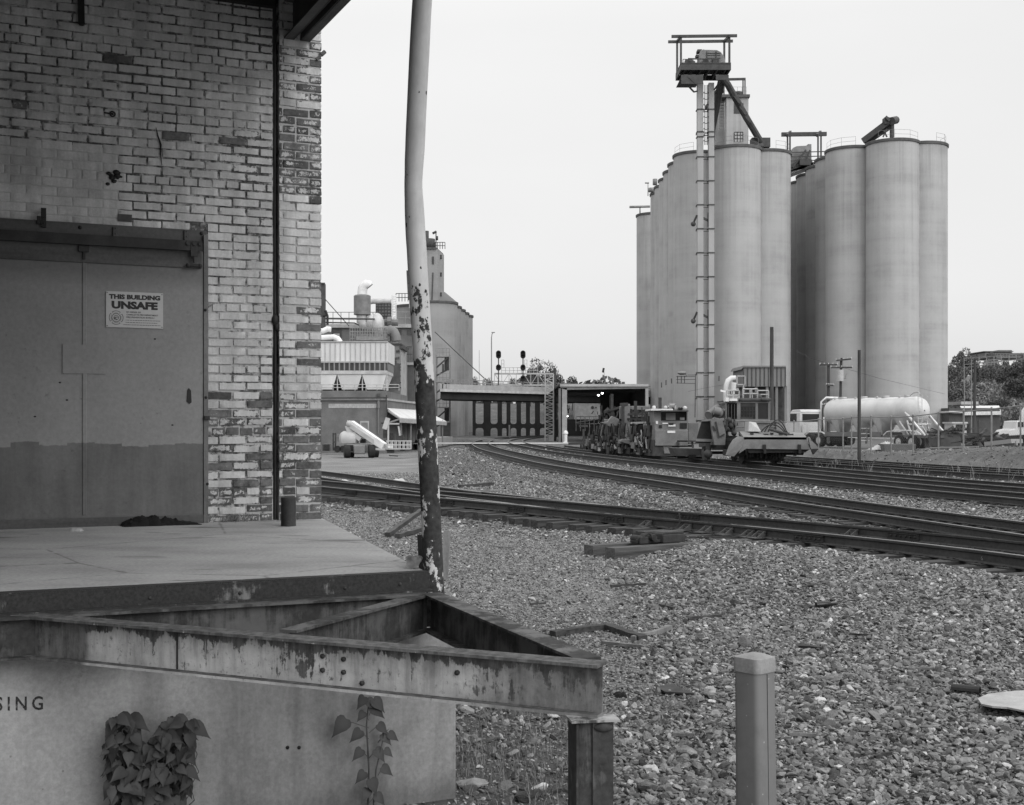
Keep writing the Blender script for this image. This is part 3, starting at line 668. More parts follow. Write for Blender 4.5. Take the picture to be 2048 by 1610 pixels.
# ---- bent pole
def pole_mat():
    t=NT('peeling_pole_paint'); v=t.coord(per_object=False); s=t.n('ShaderNodeSeparateXYZ'); t.l(v,s.inputs[0]); Z=s.outputs[2]
    n1=t.noise(t.coord((1,1,.5),False),11,8,.65); n2=t.noise(v,4,4,.6); n3=t.noise(v,34,6,.65)
    f=t.math('MULTIPLY_ADD',n1,.5,t.math('MULTIPLY_ADD',n2,.3,t.math('MULTIPLY',n3,.2)))
    return t,v,s,n1,f,n3
t,v,s,n1,f,n3=pole_mat()
zz=t.math('MULTIPLY',s.outputs[2],.25)
th=t.ramp(zz,[(.20,.60),(.26,.58),(.33,.57),(.38,.60),(.415,.60),(.445,.47),(.47,.53),(.495,.68),(.53,.57),(.545,.49),(.575,.41),(.66,.37),(.71,.33),(.765,.26),(.795,.41),(.805,.42),(.835,.28),(1.,.24)])
f=t.math('MULTIPLY_ADD',t.math('SUBTRACT',f,.5),2.1,.5)
fl_=t.math('MULTIPLY',t.ramp(t.vor(t.coord((1,1,.8),False),19.),[(.10,.5),(.2,0)]),t.ramp(t.noise(v,6,3),[(.48,0),(.62,1)])); f=t.math('SUBTRACT',f,t.math('MULTIPLY',fl_,.7))
msk=t.ramp(t.math('ADD',t.math('SUBTRACT',f,th),.5),[(.485,0),(.515,1)])
pc_=t.ramp(n1,[(.3,.42),(.7,.56)]); rc_=t.ramp(n3,[(.3,.014),(.7,.055)])
c_=t.mix(msk,rc_,pc_); t.bump(t.math('MULTIPLY_ADD',msk,.6,t.math('MULTIPLY',n3,.3)),.4,.004); M['pole']=t.fin(c_,t.ramp(msk,[(0,.8),(1,.5)]))
PY=6.58
ctr=[(1900,884),(1300,874),(1185,868.5),(1100,865),(1000,860.5),(900,855.5),(800,850.5),(700,845.5),(600,839),(500,833),(440,829.5),(400,828),(375,826.5),(350,827),(300,829.5),(200,834),(100,839),(0,844),(-150,852),(-420,866)]
pl=thing('bent_pole','bent steel pipe pole with white paint peeling off above rusty lower half','pole',(GX(868,PY),PY,0))
mb=MB(); base=[P(x,y,PY) for y,x in ctr]; base[0].z=-.3
# resample
pp=[]
for i in range(len(base)-1):
    for k in range(4): pp.append(base[i].lerp(base[i+1],k/4))
pp.append(base[-1]); pp=[Vector((sum(pp[max(0,min(len(pp)-1,i+j))].x for j in (-2,-1,0,1,2))/5,p.y,p.z)) for i,p in enumerate(pp)]
rad=[.0515+.0015*noise.noise(Vector((p.z*3,0,0)))-(.005*math.exp(-((p.z-3.16)/.12)**2)) for p in pp]
mb.tube(pp,rad,24); mb.build('pole_shaft',M['pole'],pl)
mb=MB(); mb.box(P(892,1110,6.75),(.035,.02,.26),(0,.06,0)); bd=mb.build('wooden_board',mat('board_pale',.3,.2,6,.8,stretch=(4,4,.4)),None); tag(bd,'pale thin board leaning behind right side of the bent pole','board')
mb=MB(); mb.box(P(846,1110,6.8),(.05,.03,.22),(0,-.05,0)); bd=mb.build('wooden_board',M['black'],None); tag(bd,'dark short board leaning behind left side of the bent pole','board')
# ---- things on the dock
def dpt(px,py): return P(px,py,.745*F/(py-850))
c=dpt(577,1052); c.z=DOCK
mb=MB(); r_=15*c.y/F; mb.cyl((c.x,c.y,DOCK),(c.x,c.y,DOCK+.21),r_,20); mb.lathe([(r_,.21),(r_-.006,.214),(r_-.01,.20),(.001,.20)],(c.x,c.y,DOCK),20)
o=mb.build('pipe_stub',M['steel_dark'],None); tag(o,'short rusty steel pipe stub standing on the dock by the brick corner','bollard')
# black jacket: crumpled cloth heap
def crumple(name,c,sx,sy,sz,seed,m,nx=34,ny=16,yaw=0.,prof=None):
    V=[];Fc=[]; r=random.Random(seed)
    for j in range(ny+1):
        for i in range(nx+1):
            u=i/nx*2-1; v_=j/ny*2-1
            ru=1-abs(u)**3; rv=1-abs(v_)**2.2
            hh=(prof(u) if prof else 1)*max(0,ru)**.5*max(0,rv)**.6
            q=Vector((u*3+seed,v_*2.2,seed*.3)); nz_=.45*abs(noise.noise(q*2.1))+.3*abs(noise.noise(q*4.3))+.62
            edge=1+.18*noise.noise(Vector((u*4,v_*4,seed)))
            V.append((u*sx/2*edge,v_*sy/2*edge*(1+.2*noise.noise(Vector((u*3,9,seed)))),sz*hh*nz_))
    for j in range(ny):
        for i in range(nx): a=j*(nx+1)+i; Fc.append((a,a+1,a+nx+2,a+nx+1))
    mb=MB(); mb.add(V,Fc,True); mb.xf(Matrix.Translation(c)@Matrix.Rotation(yaw,4,'Z')); return mb.build(name,m,None,fix=False,angle=180)
c=dpt(320,1050); c.z=DOCK+.001
o=crumple('jacket',c,.55,.2,.085,5,M['cloth'],60,22,yaw=WY,prof=lambda u: (.95 if u<-.05 else .62 if u<.45 else .34)*(.85+.3*abs(math.sin(u*9)))); tag(o,'crumpled black jacket lying on the dock at the foot of the sliding door','jacket')
# chunk of concrete on the corner
def rock_mesh(mb,c,s,seed,sub=2,rough=.22,flat=.75):
    b=bmesh.new(); bmesh.ops.create_icosphere(b,subdivisions=sub,radius=1)
    r=random.Random(seed); off=Vector((r.uniform(0,99),r.uniform(0,99),r.uniform(0,99)))
    pl_=[(Vector((r.gauss(0,1),r.gauss(0,1),r.gauss(0,1))).normalized(),r.uniform(.30,.66)) for _ in range(7)]
    for v in b.verts:
        p=v.co.copy()
        for n_,d_ in pl_:
            k=p.dot(n_)-d_
            if k>0: p-=n_*k
        p*=1+rough*noise.noise(p*1.7+off)
        v.co=Vector((p.x*s[0],p.y*s[1],p.z*s[2]))
    vs=[v.co+Vector(c) for v in b.verts]; fs=[tuple(v.index for v in f.verts) for f in b.faces]; b.free(); mb.add(vs,fs,False)
c=P(826,1131,6.6); mb=MB(); rock_mesh(mb,(c.x,c.y,DOCK+.03),(.062,.055,.042),4,3,.25); o=mb.build('concrete_chunk',conc_mat('chunk',.24,.10,0,20),None); tag(o,'rough dark concrete chunk on the dock corner beside the bent pole','rubble')
c=dpt(152,1062); c.z=DOCK; o=crumple('paper_scrap',c,.09,.06,.03,9,M['offwhite'],10,6); tag(o,'crumpled pale paper scrap on the dock below the door','litter')
# ---- marker post
mk=thing('marker_post','square grey plastic marker post with a pale cap standing in the ballast','marker post',(P(1509,1300,5.0).x,5.0,0))
def mk_mat():
    t=NT('marker_plastic'); v=t.coord(per_object=False); c=t.ramp(t.noise(v,3,5),[(.3,.155),(.7,.175)]); s=t.n('ShaderNodeSeparateXYZ'); t.l(v,s.inputs[0]); dz=t.math('ADD',s.outputs[2],t.math('MULTIPLY_ADD',t.noise(v,14,6,.7),.5,-.25)); c=t.mix(t.math('MULTIPLY',t.ramp(dz,[(.12,1),(.5,0)]),.6),c,.07); scr=t.ramp(t.noise(t.coord((60,60,2.5),False),1.,5,.7),[(.60,0),(.70,1)]); c=t.mix(t.math('MULTIPLY',scr,.35),c,.30); c=t.mix(t.math('MULTIPLY',t.ramp(t.noise(v,9,6,.7),[(.5,0),(.7,1)]),.35),c,.09); t.bump(t.noise(v,25,4),.12,.003); sp=t.ramp(t.vor(v,24),[(.07,1),(.11,0)]); k=t.ramp(t.noise(v,5,2),[(.5,0),(.55,1)])
    return t.fin(t.mix(t.math('MULTIPLY',t.math('MULTIPLY',sp,k),.5),c,.5),.42)
M['marker']=mk_mat(); M['marker_cap']=mat('marker_cap_plastic',.26,.17,9,.5,.15,40,fine=.12)
def rsq(h,r,n=6):
    pts=[]
    for k in range(4):
        cx=(h-r)*(1 if k in(0,3) else -1); cy=(h-r)*(1 if k<2 else -1)
        for i in range(n+1):
            a=math.pi/2*k+math.pi/2*i/n; pts.append((cx+r*math.cos(a),cy+r*math.sin(a)))
    return pts
def rsq_body(mb,levels,yaw,lean=0):
    n=None; vs=[]
    for z,h,r in levels:
        q=rsq(h,r); n=len(q)
        for x,y in q: vs.append((x*math.cos(yaw)-y*math.sin(yaw)+lean*(z-1),x*math.sin(yaw)+y*math.cos(yaw),z))
    fs=[(i*n+k,i*n+(k+1)%n,(i+1)*n+(k+1)%n,(i+1)*n+k) for i in range(len(levels)-1) for k in range(n)]
    fs+=[tuple(range((len(levels)-1)*n,len(levels)*n))]; mb.add(vs,fs,True)
yw=math.radians(42); ztp=GZ(1313,5.0)
mb=MB(); rsq_body(mb,[(-.2,.065,.024),(ztp-.03,.0612,.024)],yw,-.012); mb.build('post_body',M['marker'],mk,local=True,angle=60)
mb=MB(); rsq_body(mb,[(ztp-.055,.0655,.026),(ztp-.012,.0655,.026),(ztp,.062,.019),(ztp+.012,.03,.015),(ztp+.014,.005,.002)],yw,-.012); mb.build('cap',M['marker_cap'],mk,local=True,angle=25)
def mkface(x,z,o=.0005): # point on the right front face
    return Vector((math.cos(yw)*x+math.sin(yw)*(.0622+o)-.012*(z-1),math.sin(yw)*x-math.cos(yw)*(.0622+o),z))
mb=MB(); mb.bar(mkface(-.004,.38),mkface(-.004,ztp-.06),.002,.002); mb.bar(mkface(-.002,.36),mkface(.04,.375),.002,.002); mb.bar(mkface(-.004,.36),mkface(-.004,.41),.004,.003); mb.build('cover_seam',M['black'],mk,local=True)
# ================================================================== TRACKS
ZH=.25; RH=.168; ZT=ZH-RH-.012                      # rail head, rail height, sleeper top
def cat(pts, step=.25):
    """Catmull-Rom through plan points, resampled at even steps"""
    p=[np.array(q,float) for q in pts]; p=[2*p[0]-p[1]]+p+[2*p[-1]-p[-2]]; out=[]
    for i in range(1,len(p)-2):
        for k in range(40):
            t=k/40; a,b,c,d=p[i-1:i+3]
            out.append(.5*((2*b)+(-a+c)*t+(2*a-5*b+4*c-d)*t*t+(-a+3*b-3*c+d)*t**3))
    out.append(p[-2]); out=np.array(out); s=np.r_[0,np.cumsum(np.hypot(*np.diff(out,axis=0).T))]
    n=max(2,int(s[-1]/step)); q=np.linspace(0,s[-1],n); return np.c_[np.interp(q,s,out[:,0]),np.interp(q,s,out[:,1])]
def normals(c):
    t=np.gradient(c,axis=0); t/=np.hypot(t[:,0],t[:,1])[:,None]; return np.c_[t[:,1],-t[:,0]]    # to the right of travel
def offs(c,d): return c+normals(c)*d
# front rails, travelled away from the camera (right-hand normal = far side)
TF=cat([(9.9,7.6),(8.3,11.4),(6.47,16.05),(5.86,17.4),(5.3,18.45),(4.32,20.05),(3.17,21.8),(1.62,23.95),(-.26,26.9),(-1.4,28.55),(-2.18,29.75),(-3.7,32.0),(-5.19,34.3),(-8.5,39.6),(-12,45)])
TB=cat([(1.5,27.4),(-.31,30.6),(-1.93,34.2),(-2.65,35.9),(-4.05,39.4),(-6.0,43.9),(-8.2,48.6),(-11,54)])
M1=cat([(10.1,6.),(9.3,10.5),(7.78,18.8),(6.72,24),(5.73,29),(4.38,37.4),(2.5,47.5),(1.1,56.5),(-.6,72),(-2.3,90),(-3.35,108),(-3.75,122),(-3.45,140),(-1.9,165),(2.2,195),(9,222)],.5)
M2=cat([(14.,14.),(12.9,21),(11.45,28.7),(10.4,33),(9.2,39.4),(7.55,48.3),(5.05,62.4),(3.55,72.),(1.75,89),(.1,112),(-.4,128),(.1,146),(2.2,172),(6.6,200)],.5)
M3=cat([(17.,19.),(15.,27.),(13.5,33.6),(12.25,39.),(10.95,47.5),(10.25,53),(9.0,60.5),(6.3,75.),(4.1,90),(2.8,104)],.5)
M4=cat([(20.5,28),(18.4,35.5),(16.7,41.5),(15.05,47.2),(13.24,55.5),(11.2,65)],.5)
M5=cat([(23.6,29),(20.4,39.5),(18.4,46),(16.6,52),(14.62,61.),(12.4,71)],.5)
G=1.5
TFB=offs(TF,G)                                       # inner rail of the straight route
RAILP=[(a,b) for a,b in ((-.07,0),(.07,0),(.07,.012),(.012,.03),(.009,.118),(.034,.132),(.036,.160),(.028,.168),(-.028,.168),(-.036,.160),(-.034,.132),(-.009,.118),(-.012,.03),(-.07,.012))]
def rail_mat():
    t=NT('rail_steel'); v=t.coord(per_object=False); g=t.n('ShaderNodeNewGeometry'); sn=t.n('ShaderNodeSeparateXYZ'); t.l(g.outputs['Normal'],sn.inputs[0])
    s=t.n('ShaderNodeSeparateXYZ'); t.l(v,s.inputs[0])
    top=t.math('MULTIPLY',t.ramp(sn.outputs[2],[(.8,0),(.97,1)]),t.ramp(s.outputs[2],[(ZH-.02,0),(ZH-.012,1)]))
    rc=t.ramp(t.noise(v,18,7,.65),[(.3,.022),(.7,.048)]); rc=t.mix(t.ramp(t.noise(v,1.3,5,.6),[(.5,0),(.7,.5)]),rc,.07)
    c=t.mix(top,rc,.17); t.bump(t.noise(v,60,4),.15,.002); return t.fin(c,t.ramp(top,[(0,.75),(1,.42)]))
M['rail']=rail_mat(); M['plate']=mat('tie_plate_iron',.035,.015,8,.8)
def rail(pts,parent,name='rail',zoff=0.):
    mb=MB(); mb.sweep(RAILP,[(x,y,ZH-RH+zoff) for x,y in pts],smooth=False)
    return mb.build(name,M['rail'],parent)
def mesh_of(mb,name,m):
    o=mb.build(name,m,None); me=o.data; bpy.data.objects.remove(o); return me
def slp_mesh(L,seed):
    r=random.Random(seed); mb=MB(); mb.box((0,0,-.09),(L,.23,.18)); me=mesh_of(mb,'sleeper',M['wood_dark']); b=bmesh.new(); b.from_mesh(me)
    bmesh.ops.subdivide_edges(b,edges=b.edges,cuts=2,use_grid_fill=True)
    for v in b.verts: v.co+=Vector((r.gauss(0,.004),r.gauss(0,.004),r.gauss(0,.003)))
    b.to_mesh(me); b.free(); return me
SL=[slp_mesh(2.6,i) for i in range(4)]
mb=MB(); mb.box((0,0,.008),(.36,.19,.016))
for x in (-.11,.11):
    for y in (-.055,.055): mb.box((x*.9,y,.022),(.03,.022,.022))
PLATE=mesh_of(mb,'tie_plate',M['plate'])
def place(me,name,loc,yaw,parent,inv):
    o=bpy.data.objects.new(name,me); COL.objects.link(o); o.parent=parent; o.location=inv@Vector(loc); o.rotation_euler=(0,0,yaw); return o
def sleepers(c,parent,ymax_parts,ymax,ymin=0,plates=0,spacing=.5,L=None,near=.55,far=.55,seed=1,g=G,zj=.006,clip=None):
    """c: front rail.  Sleepers up to ymax_parts are parts of their own (at most 100), the far rest is one stuff part"""
    r=random.Random(seed); inv=root_inv(parent); s=np.r_[0,np.cumsum(np.hypot(*np.diff(c,axis=0).T))]; nrm=normals(c); rest=MB(); n=0
    for q in np.arange(.2,s[-1],spacing):
        x=np.interp(q,s,c[:,0]); y=np.interp(q,s,c[:,1]); nx=np.interp(q,s,nrm[:,0]); ny=np.interp(q,s,nrm[:,1])
        if y<ymin or y>ymax: continue
        yaw=math.atan2(ny,nx)+r.gauss(0,.012); m=g/2+r.gauss(0,.04)
        px=CX+x/y*F
        if px>2230 or px<560: continue
        loc=(x+nx*m,y+ny*m,ZT+r.gauss(0,zj))
        if y<ymax_parts and n<100:
            o=place(SL[n%4],'sleeper',loc,yaw,parent,inv); n+=1
            if y<plates:
                for k in (0,g): place(PLATE,'tie_plate',(x+nx*k,y+ny*k,ZH-RH-.016),yaw,o,Matrix.Identity(4)); 
                for ch in o.children: ch.matrix_parent_inverse=Matrix.Identity(4); L_=Matrix.Rotation(-yaw,4,'Z')@Matrix.Translation(-Vector(o.location)); ch.location=L_@(inv@ch.location); ch.rotation_euler=(0,0,0)
        else: rest.box((loc[0],loc[1],loc[2]-.09),(2.6,.23,.18),yaw)
    if rest.v: kind(rest.build('distant_sleepers',M['wood_dark'],parent),'stuff')
def track(name,label,front,ymaxp,ymax,plates,seed,group='railway tracks'):
    c0=front[len(front)//3]; t=thing(name,label,'railway track',(c0[0],c0[1],0),0,group)
    rail(front,t); rail(offs(front,G),t); sleepers(front,t,ymaxp,ymax,6,plates,seed=seed); return t
t1=track('railway_track','main railway track curving from the right edge past the silos to under the bridge',M1,70,190,34,1)
t2=track('railway_track','second main track, just beyond the curving main track, in front of the maintenance machines',M2,75,150,30,2)
t3=track('railway_track','siding track carrying the ballast regulator and the tamping machine',M3,80,110,0,3)
t4=track('railway_track','weedy storage track at right behind the ballast regulator plough',M4,70,70,0,4)
t5=track('railway_track','farthest weedy track at right along the foot of the dirt bank',M5,75,75,0,5)
# ---- turnout in front
tt=thing('railway_turnout','nearest railway turnout with long timbers and braced rails crossing the ballast','railway track',(3.2,21.8,0),0,'railway tracks')
rail(TF,tt)
# far stock rail: parallel to the front rail at right, then the far rail of the diverging route
j=np.argmin(abs(TFB[:,1]-26.)); far=cat([tuple(q) for q in TFB[:j:6]]+[tuple(q) for q in TB[12::8]])
rail(far,tt)
i0=np.argmin(abs(TFB[:,1]-23.2)); rail(TFB[i0:]+normals(TFB)[i0:]*-.13*np.clip(1-(np.arange(len(TFB)-i0)/30.),0,1)[:,None]*0,tt) if False else None
def closer(c,ref,dmin=.085):
    """keep only the stretch of c that has drawn at least dmin away from ref"""
    d=np.array([np.hypot(*(ref-p).T).min() for p in c]); ok=d>dmin; k=np.argmax(ok); return c[k:]
inner_a=closer(TFB,far); rail(inner_a,tt)
inner_b=closer(offs(far,-G)[np.argmin(abs(far[:,1]-21.)):],TF); rail(inner_b,tt)
# timbers
inv=root_inv(tt); r=random.Random(5); s=np.r_[0,np.cumsum(np.hypot(*np.diff(TF,axis=0).T))]; nrm=normals(TF); n=0
def tf_at(q): return [np.interp(q,s,TF[:,0]),np.interp(q,s,TF[:,1]),np.interp(q,s,nrm[:,0]),np.interp(q,s,nrm[:,1])]
q_of_y=lambda y: np.interp(y,TF[:,1],s)
qh=q_of_y(20.75)
TM={}
for q in np.arange(.3,s[-1]-3,.5):
    x,y,nx,ny=tf_at(q); px=CX+x/y*F
    if px>2200 or px<590: continue
    a=-.62-abs(r.gauss(0,.10)); b=G+.6
    if y>26.5: b=G+.6+ (y-26.5)*.13
    if y>36: a,b=-.55,2.05
    L=b-a; yaw=math.atan2(ny,nx)+r.gauss(0,.01); m=(a+b)/2+r.gauss(0,.03)
    if abs(q-qh)<.6: continue
    key=round(L,1)
    if key not in TM: TM[key]=[slp_mesh(key,9),slp_mesh(key,19)]
    o=place(TM[key][n%2],'timber',(x+nx*m,y+ny*m,ZT+r.gauss(0,.006)),yaw,tt,inv); n+=1
    if y<27:
        for k in (0,G):
            p=place(PLATE,'tie_plate',(0,0,0),0,o,Matrix.Identity(4)); p.location=(k-m,0,.002)
hb=[]; M['head_timber']=mat('weathered_head_timber',.095,.04,7,.85,.5,40,stretch=(.3,4,4)); HT_=[slp_mesh(5.3,33),slp_mesh(5.3,34)]
for m_ in HT_: m_.materials[0]=M['head_timber']
for dq in (-.28,.28):
    x,y,nx,ny=tf_at(qh+dq); L=5.3; m=-3.05+L/2
    o=place(HT_[len(hb)],'head_timber',(x+nx*m,y+ny*m,ZT+.004),math.atan2(ny,nx),tt,inv); hb.append((x,y,nx,ny))
# joint bars, braces
def fbar(name,c,px,off_side,L=.62,braces=False):
    pxs=CX+c[:,0]/c[:,1]*F; i=np.argmin(abs(pxs-px)); x,y=c[i]; nx,ny=normals(c)[i]; tx,ty=-ny,nx
    mb=MB(); base=Vector((x,y,ZH-RH)); t_=Vector((tx,ty,0)); n_=Vector((nx,ny,0))*off_side
    if not braces:
        mb.bar(base+n_*.026-t_*L/2+Vector((0,0,.075)),base+n_*.026+t_*L/2+Vector((0,0,.075)),.02,.085); mb.bar(base+n_*.034-t_*L/2+Vector((0,0,.115)),base+n_*.034+t_*L/2+Vector((0,0,.115)),.03,.012); mb.bar(base+n_*.04-t_*L/2+Vector((0,0,.032)),base+n_*.04+t_*L/2+Vector((0,0,.032)),.04,.014)
        for k in range(6): p=base+t_*(L*(k-2.5)/6.4)+Vector((0,0,.075)); mb.cyl(p+n_*.03,p+n_*.065,.016,6)
    else:
        for e in (-.07,.07): mb.add([base+n_*.02+t_*e+Vector((0,0,.012)),base+n_*.20+t_*e+Vector((0,0,.012)),base+n_*.20+t_*e+Vector((0,0,.03)),base+n_*.03+t_*e+Vector((0,0,.12)),
              base+n_*.02+t_*(e+.014)+Vector((0,0,.012)),base+n_*.20+t_*(e+.014)+Vector((0,0,.012)),base+n_*.20+t_*(e+.014)+Vector((0,0,.03)),base+n_*.03+t_*(e+.014)+Vector((0,0,.12))],[(0,1,2,3),(7,6,5,4),(0,4,5,1),(1,5,6,2),(2,6,7,3),(3,7,4,0)])
        mb.bar(base+n_*.03+Vector((0,0,.01)),base+n_*.30+Vector((0,0,.01)),.2,.018); mb.bar(base+n_*.036-t_*.08+Vector((0,0,.1)),base+n_*.036+t_*.08+Vector((0,0,.1)),.03,.03); mb.bar(base+n_*.06-t_*.06+Vector((0,0,.05)),base+n_*.06+t_*.06+Vector((0,0,.05)),.05,.05)
    mb.build(name,M['brace'] if braces else M['plate'],tt)
M['brace']=mat('rail_brace_iron',.075,.04,8,.7)
for px in (1035,1230,1625): fbar('joint_bar',TF,px,-1)
for px in (1370,1818): fbar('joint_bar',far,px,-1)
for px in (705,790,895): fbar('joint_bar',TF,px,-1)
for px in (1306,1380,1428,1462,1498,1535): fbar('rail_brace',TF,px,-1,braces=True)
fbar('rail_brace',far,1708,-1,braces=True)
# guard/frog castings
pf=CX+far[:,0]/far[:,1]*F
for c_,px,side in ((far,920,-1),(TF,960,1)):
    pxs=CX+c_[:,0]/c_[:,1]*F; i=np.argmin(abs(pxs-px)); seg=offs(c_,.11*side)[max(0,i-7):i+7]; rail(seg,tt,'guard_rail')
# chalk marks on the rail web
def chalk(s_,c,px,size):
    pxs=CX+c[:,0]/c[:,1]*F; i=np.argmin(abs(pxs-px)); x,y=c[i]; nx,ny=normals(c)[i]
    vs,fs=text_geo(s_,size,.0003,-.002); tdir=Vector((-ny,nx,0))*-1; b=Vector((x,y,ZH-RH+.04))-Vector((nx,ny,0))*.0125
    mb=MB(); mb.add([b+tdir*v.x+Vector((0,0,v.y)) for v in vs],fs); mb.build('chalk_mark',M['offwhite'],tt,fix=False)
chalk('6',TF,1964,.085); chalk('5',TF,2036,.085)
# switch machine on the head timbers
x,y,nx,ny=hb[0]; sm=thing('switch_machine','dark rusty switch stand bolted on long timbers beside the turnout','switch stand',(x-nx*1.9,y-ny*1.9,ZT),math.atan2(ny,nx))
mb=MB(); mb.rng(-.05,.40,.10,.42,.01,.14); mb.prism([(-.05,.14),(.40,.14),(.36,.18),(-.01,.18)],.12,.40,'y'); mb.build('housing',M['steel_dark'],sm,local=True,bevel=.012)
mb=MB(); mb.rng(-.5,-.05,.16,.35,.02,.06); mb.cyl((-.42,.12,.08),(-.42,.38,.08),.06,12); mb.cyl((-.22,.1,.1),(-.22,.4,.1),.055,10); mb.rng(-.5,-.34,.10,.13,.02,.12); mb.tube([(-.5,.2,.06),(-.3,.15,.17),(-.1,.2,.08)],.018,6); mb.build('gear_case',M['plate'],sm,local=True,bevel=.006)
mb=MB(); mb.tube([(.2,.08,.24),(.22,.03,.33),(.2,.02,.46)],.012,6); mb.build('lever',M['steel_dark'],sm,local=True)
mb=MB(); mb.bar((.45,.22,.06),(1.5,.22,.03),.04,.025); mb.bar((1.45,.22,.03),(3.0,.22,.03),.05,.02); mb.build('throw_rod',M['plate'],sm,local=True)
# ================================================================== GROUND
TR=[(M1,1),(M2,1),(M3,1),(M4,1),(M5,1)]
def dist(c,X,Y,mx=12.):
    """signed distance to a polyline, negative on the camera's side"""
    c=c[::2] if len(c)>400 else c; best=np.full(X.shape,1e9); sg=np.ones(X.shape); nr=normals(c)
    for k in range(0,len(c),1 if len(c)<150 else 2):
        dx=X-c[k,0]; dy=Y-c[k,1]; d=dx*dx+dy*dy; m=d<best; best=np.where(m,d,best); sg=np.where(m,dx*nr[k,0]+dy*nr[k,1],sg)
    return np.sqrt(best)*np.sign(sg)
def sst(a,b,x): t_=np.clip((x-a)/(b-a),0,1); return t_*t_*(3-2*t_)
def vnoise(X,Y,s,seed=0):
    out=np.zeros(X.shape); 
    for o,(a,f_) in enumerate(((1,1),(.5,2.1),(.25,4.3))):
        ph=seed*1.7+o*3.1
        out+=a*(np.sin(X/s*f_*1.3+ph+1.7*np.sin(Y/s*f_*.9+ph))*np.cos(Y/s*f_*1.1-ph+1.3*np.sin(X/s*f_*.7)))
    return out/1.75
FENCE=[(1540,79,.47),(1588,78,.46),(1686,68,.46),(1782,62,.46),(1927,57,.66),(2045,53,.88),(2180,49.5,1.05)]
FP=np.array([(GX(a,y),y,z) for a,y,z in FENCE])
def height(X,Y):
    z=np.zeros(X.shape)
    dF=dist(TF,X,Y); dM=dist(M1,X,Y)
    px=CX+X/np.maximum(Y,1)*F
    # ballast bed of the turnout: level with the sleeper tops between the rails, shoulder on the camera's side
    bt=ZT-.035
    right=sst(1200,1480,px)                                   # the fuller shoulder at right
    sh=np.where(dF<0, (bt+.075*right*sst(.3,.8,-dF))*(1-sst(.35+right*1.1,1.3+right*3.6,-dF))+(-.10)*(1-right)*sst(.15,.6,-dF)*(1-sst(3,7,-dF)), bt)
    zb=np.where((dF>-.9)&(dF<2.5),np.minimum(sh,ZT-.10+.045*right*sst(-.5,-.9,dF)),sh)
    # far side falls a little towards the mains, then rises to their bed
    far_=sst(2.6,4.0,dF)
    vall=np.where(px<1500,-.10,.0)*sst(25,32,Y)
    zb=np.where(dF>1.9, bt*(1-far_)+vall*far_, zb)
    bM=np.where((dM>-.8)&(dM<2.3),ZT-.095,bt); mb_=bM*(1-sst(.7,2.4,-dM))*(dM<0)+bM*(dM>=0)
    z=np.where(dM>-2.2, np.maximum(zb,mb_)*(dM<0)+mb_*(dM>=0), zb)
    # near flat ground by the dock
    z=np.where((Y<14)&(dF<-3), z*sst(-3,-6,dF)*0+z, z)
    # left yard drops away
    ly=sst(-4,-14,X-0.0)*0
    left=sst(38,62,Y)*sst(0.,-4.,dM+1.6)
    z=z-left*.34*np.clip(1-sst(170,260,Y)*.6,0,1)
    # right yard and dirt bank behind the farthest track
    d5=dist(M5,X,Y)
    fy=np.interp(X,FP[::1,0],FP[:,1]); fz=np.interp(X,FP[:,0],FP[:,2]); df=Y-fy
    right2=sst(1.9,3.2,d5)*(Y>20)
    bank=np.where(df<0, fz*sst(-7.,-.3,df), fz*(1-sst(2,22,df))+.22*sst(2,22,df))
    bank=bank+.10*vnoise(X,Y,2.3,3)*sst(.2,.6,fz)*sst(3,-3,abs(df)-6)
    z=z*(1-right2)+np.maximum(bank,bt*.6)*right2
    yard=sst(3.,5.,dist(M3,X,Y))*(Y>72)*sst(70,85,Y)
    z=np.where(yard>0, z*(1-yard)+.12*yard, z)
    # wooded hill at far right: a bank, a terrace and a higher brow
    tx_=X/np.maximum(Y,1.)
    z=z+sst(.325,.352,tx_)*(8.2*sst(176,212,Y)+4.5*sst(225,290,Y)+.8*vnoise(X,Y,9,5)*sst(180,210,Y))
    z=z+5.8*sst(206,238,Y)*sst(-60,-30,X)*sst(110,70,X)*sst(.30,.22,tx_)
    z=z+10*sst(420,1500,Y)*(.6+.4*vnoise(X,Y,400,8))
    z=z+.018*vnoise(X,Y,1.1,1)*sst(.2,1.2,np.minimum(abs(dF),abs(dM)))+.008*vnoise(X,Y,.33,2)
    return z
dt=thing  # alias kept short for readability below
def grid():
    ys=np.r_[np.arange(2.5,30,.11),np.arange(30,60,.3),np.geomspace(60,300,90),np.geomspace(310,5200,30)]
    tx=np.r_[np.linspace(-2.6,-.52,14)[:-1],np.linspace(-.52,.50,330),np.linspace(.5,2.6,14)[1:]]
    Yg,Tg=np.meshgrid(ys,tx,indexing='ij'); Xg=Tg*Yg; return Xg,Yg
def far_fade(X,Y,Z): return Z
Xg,Yg=grid(); Zg=height(Xg,Yg)
n0,n1=Xg.shape; V=np.c_[Xg.ravel(),Yg.ravel(),Zg.ravel()]
idx=np.arange(n0*n1).reshape(n0,n1); Fq=np.c_[idx[:-1,:-1].ravel(),idx[:-1,1:].ravel(),idx[1:,1:].ravel(),idx[1:,:-1].ravel()]
me=bpy.data.meshes.new('ground'); me.from_pydata(V.tolist(),[],Fq.tolist()); me.polygons.foreach_set('use_smooth',[True]*len(me.polygons))
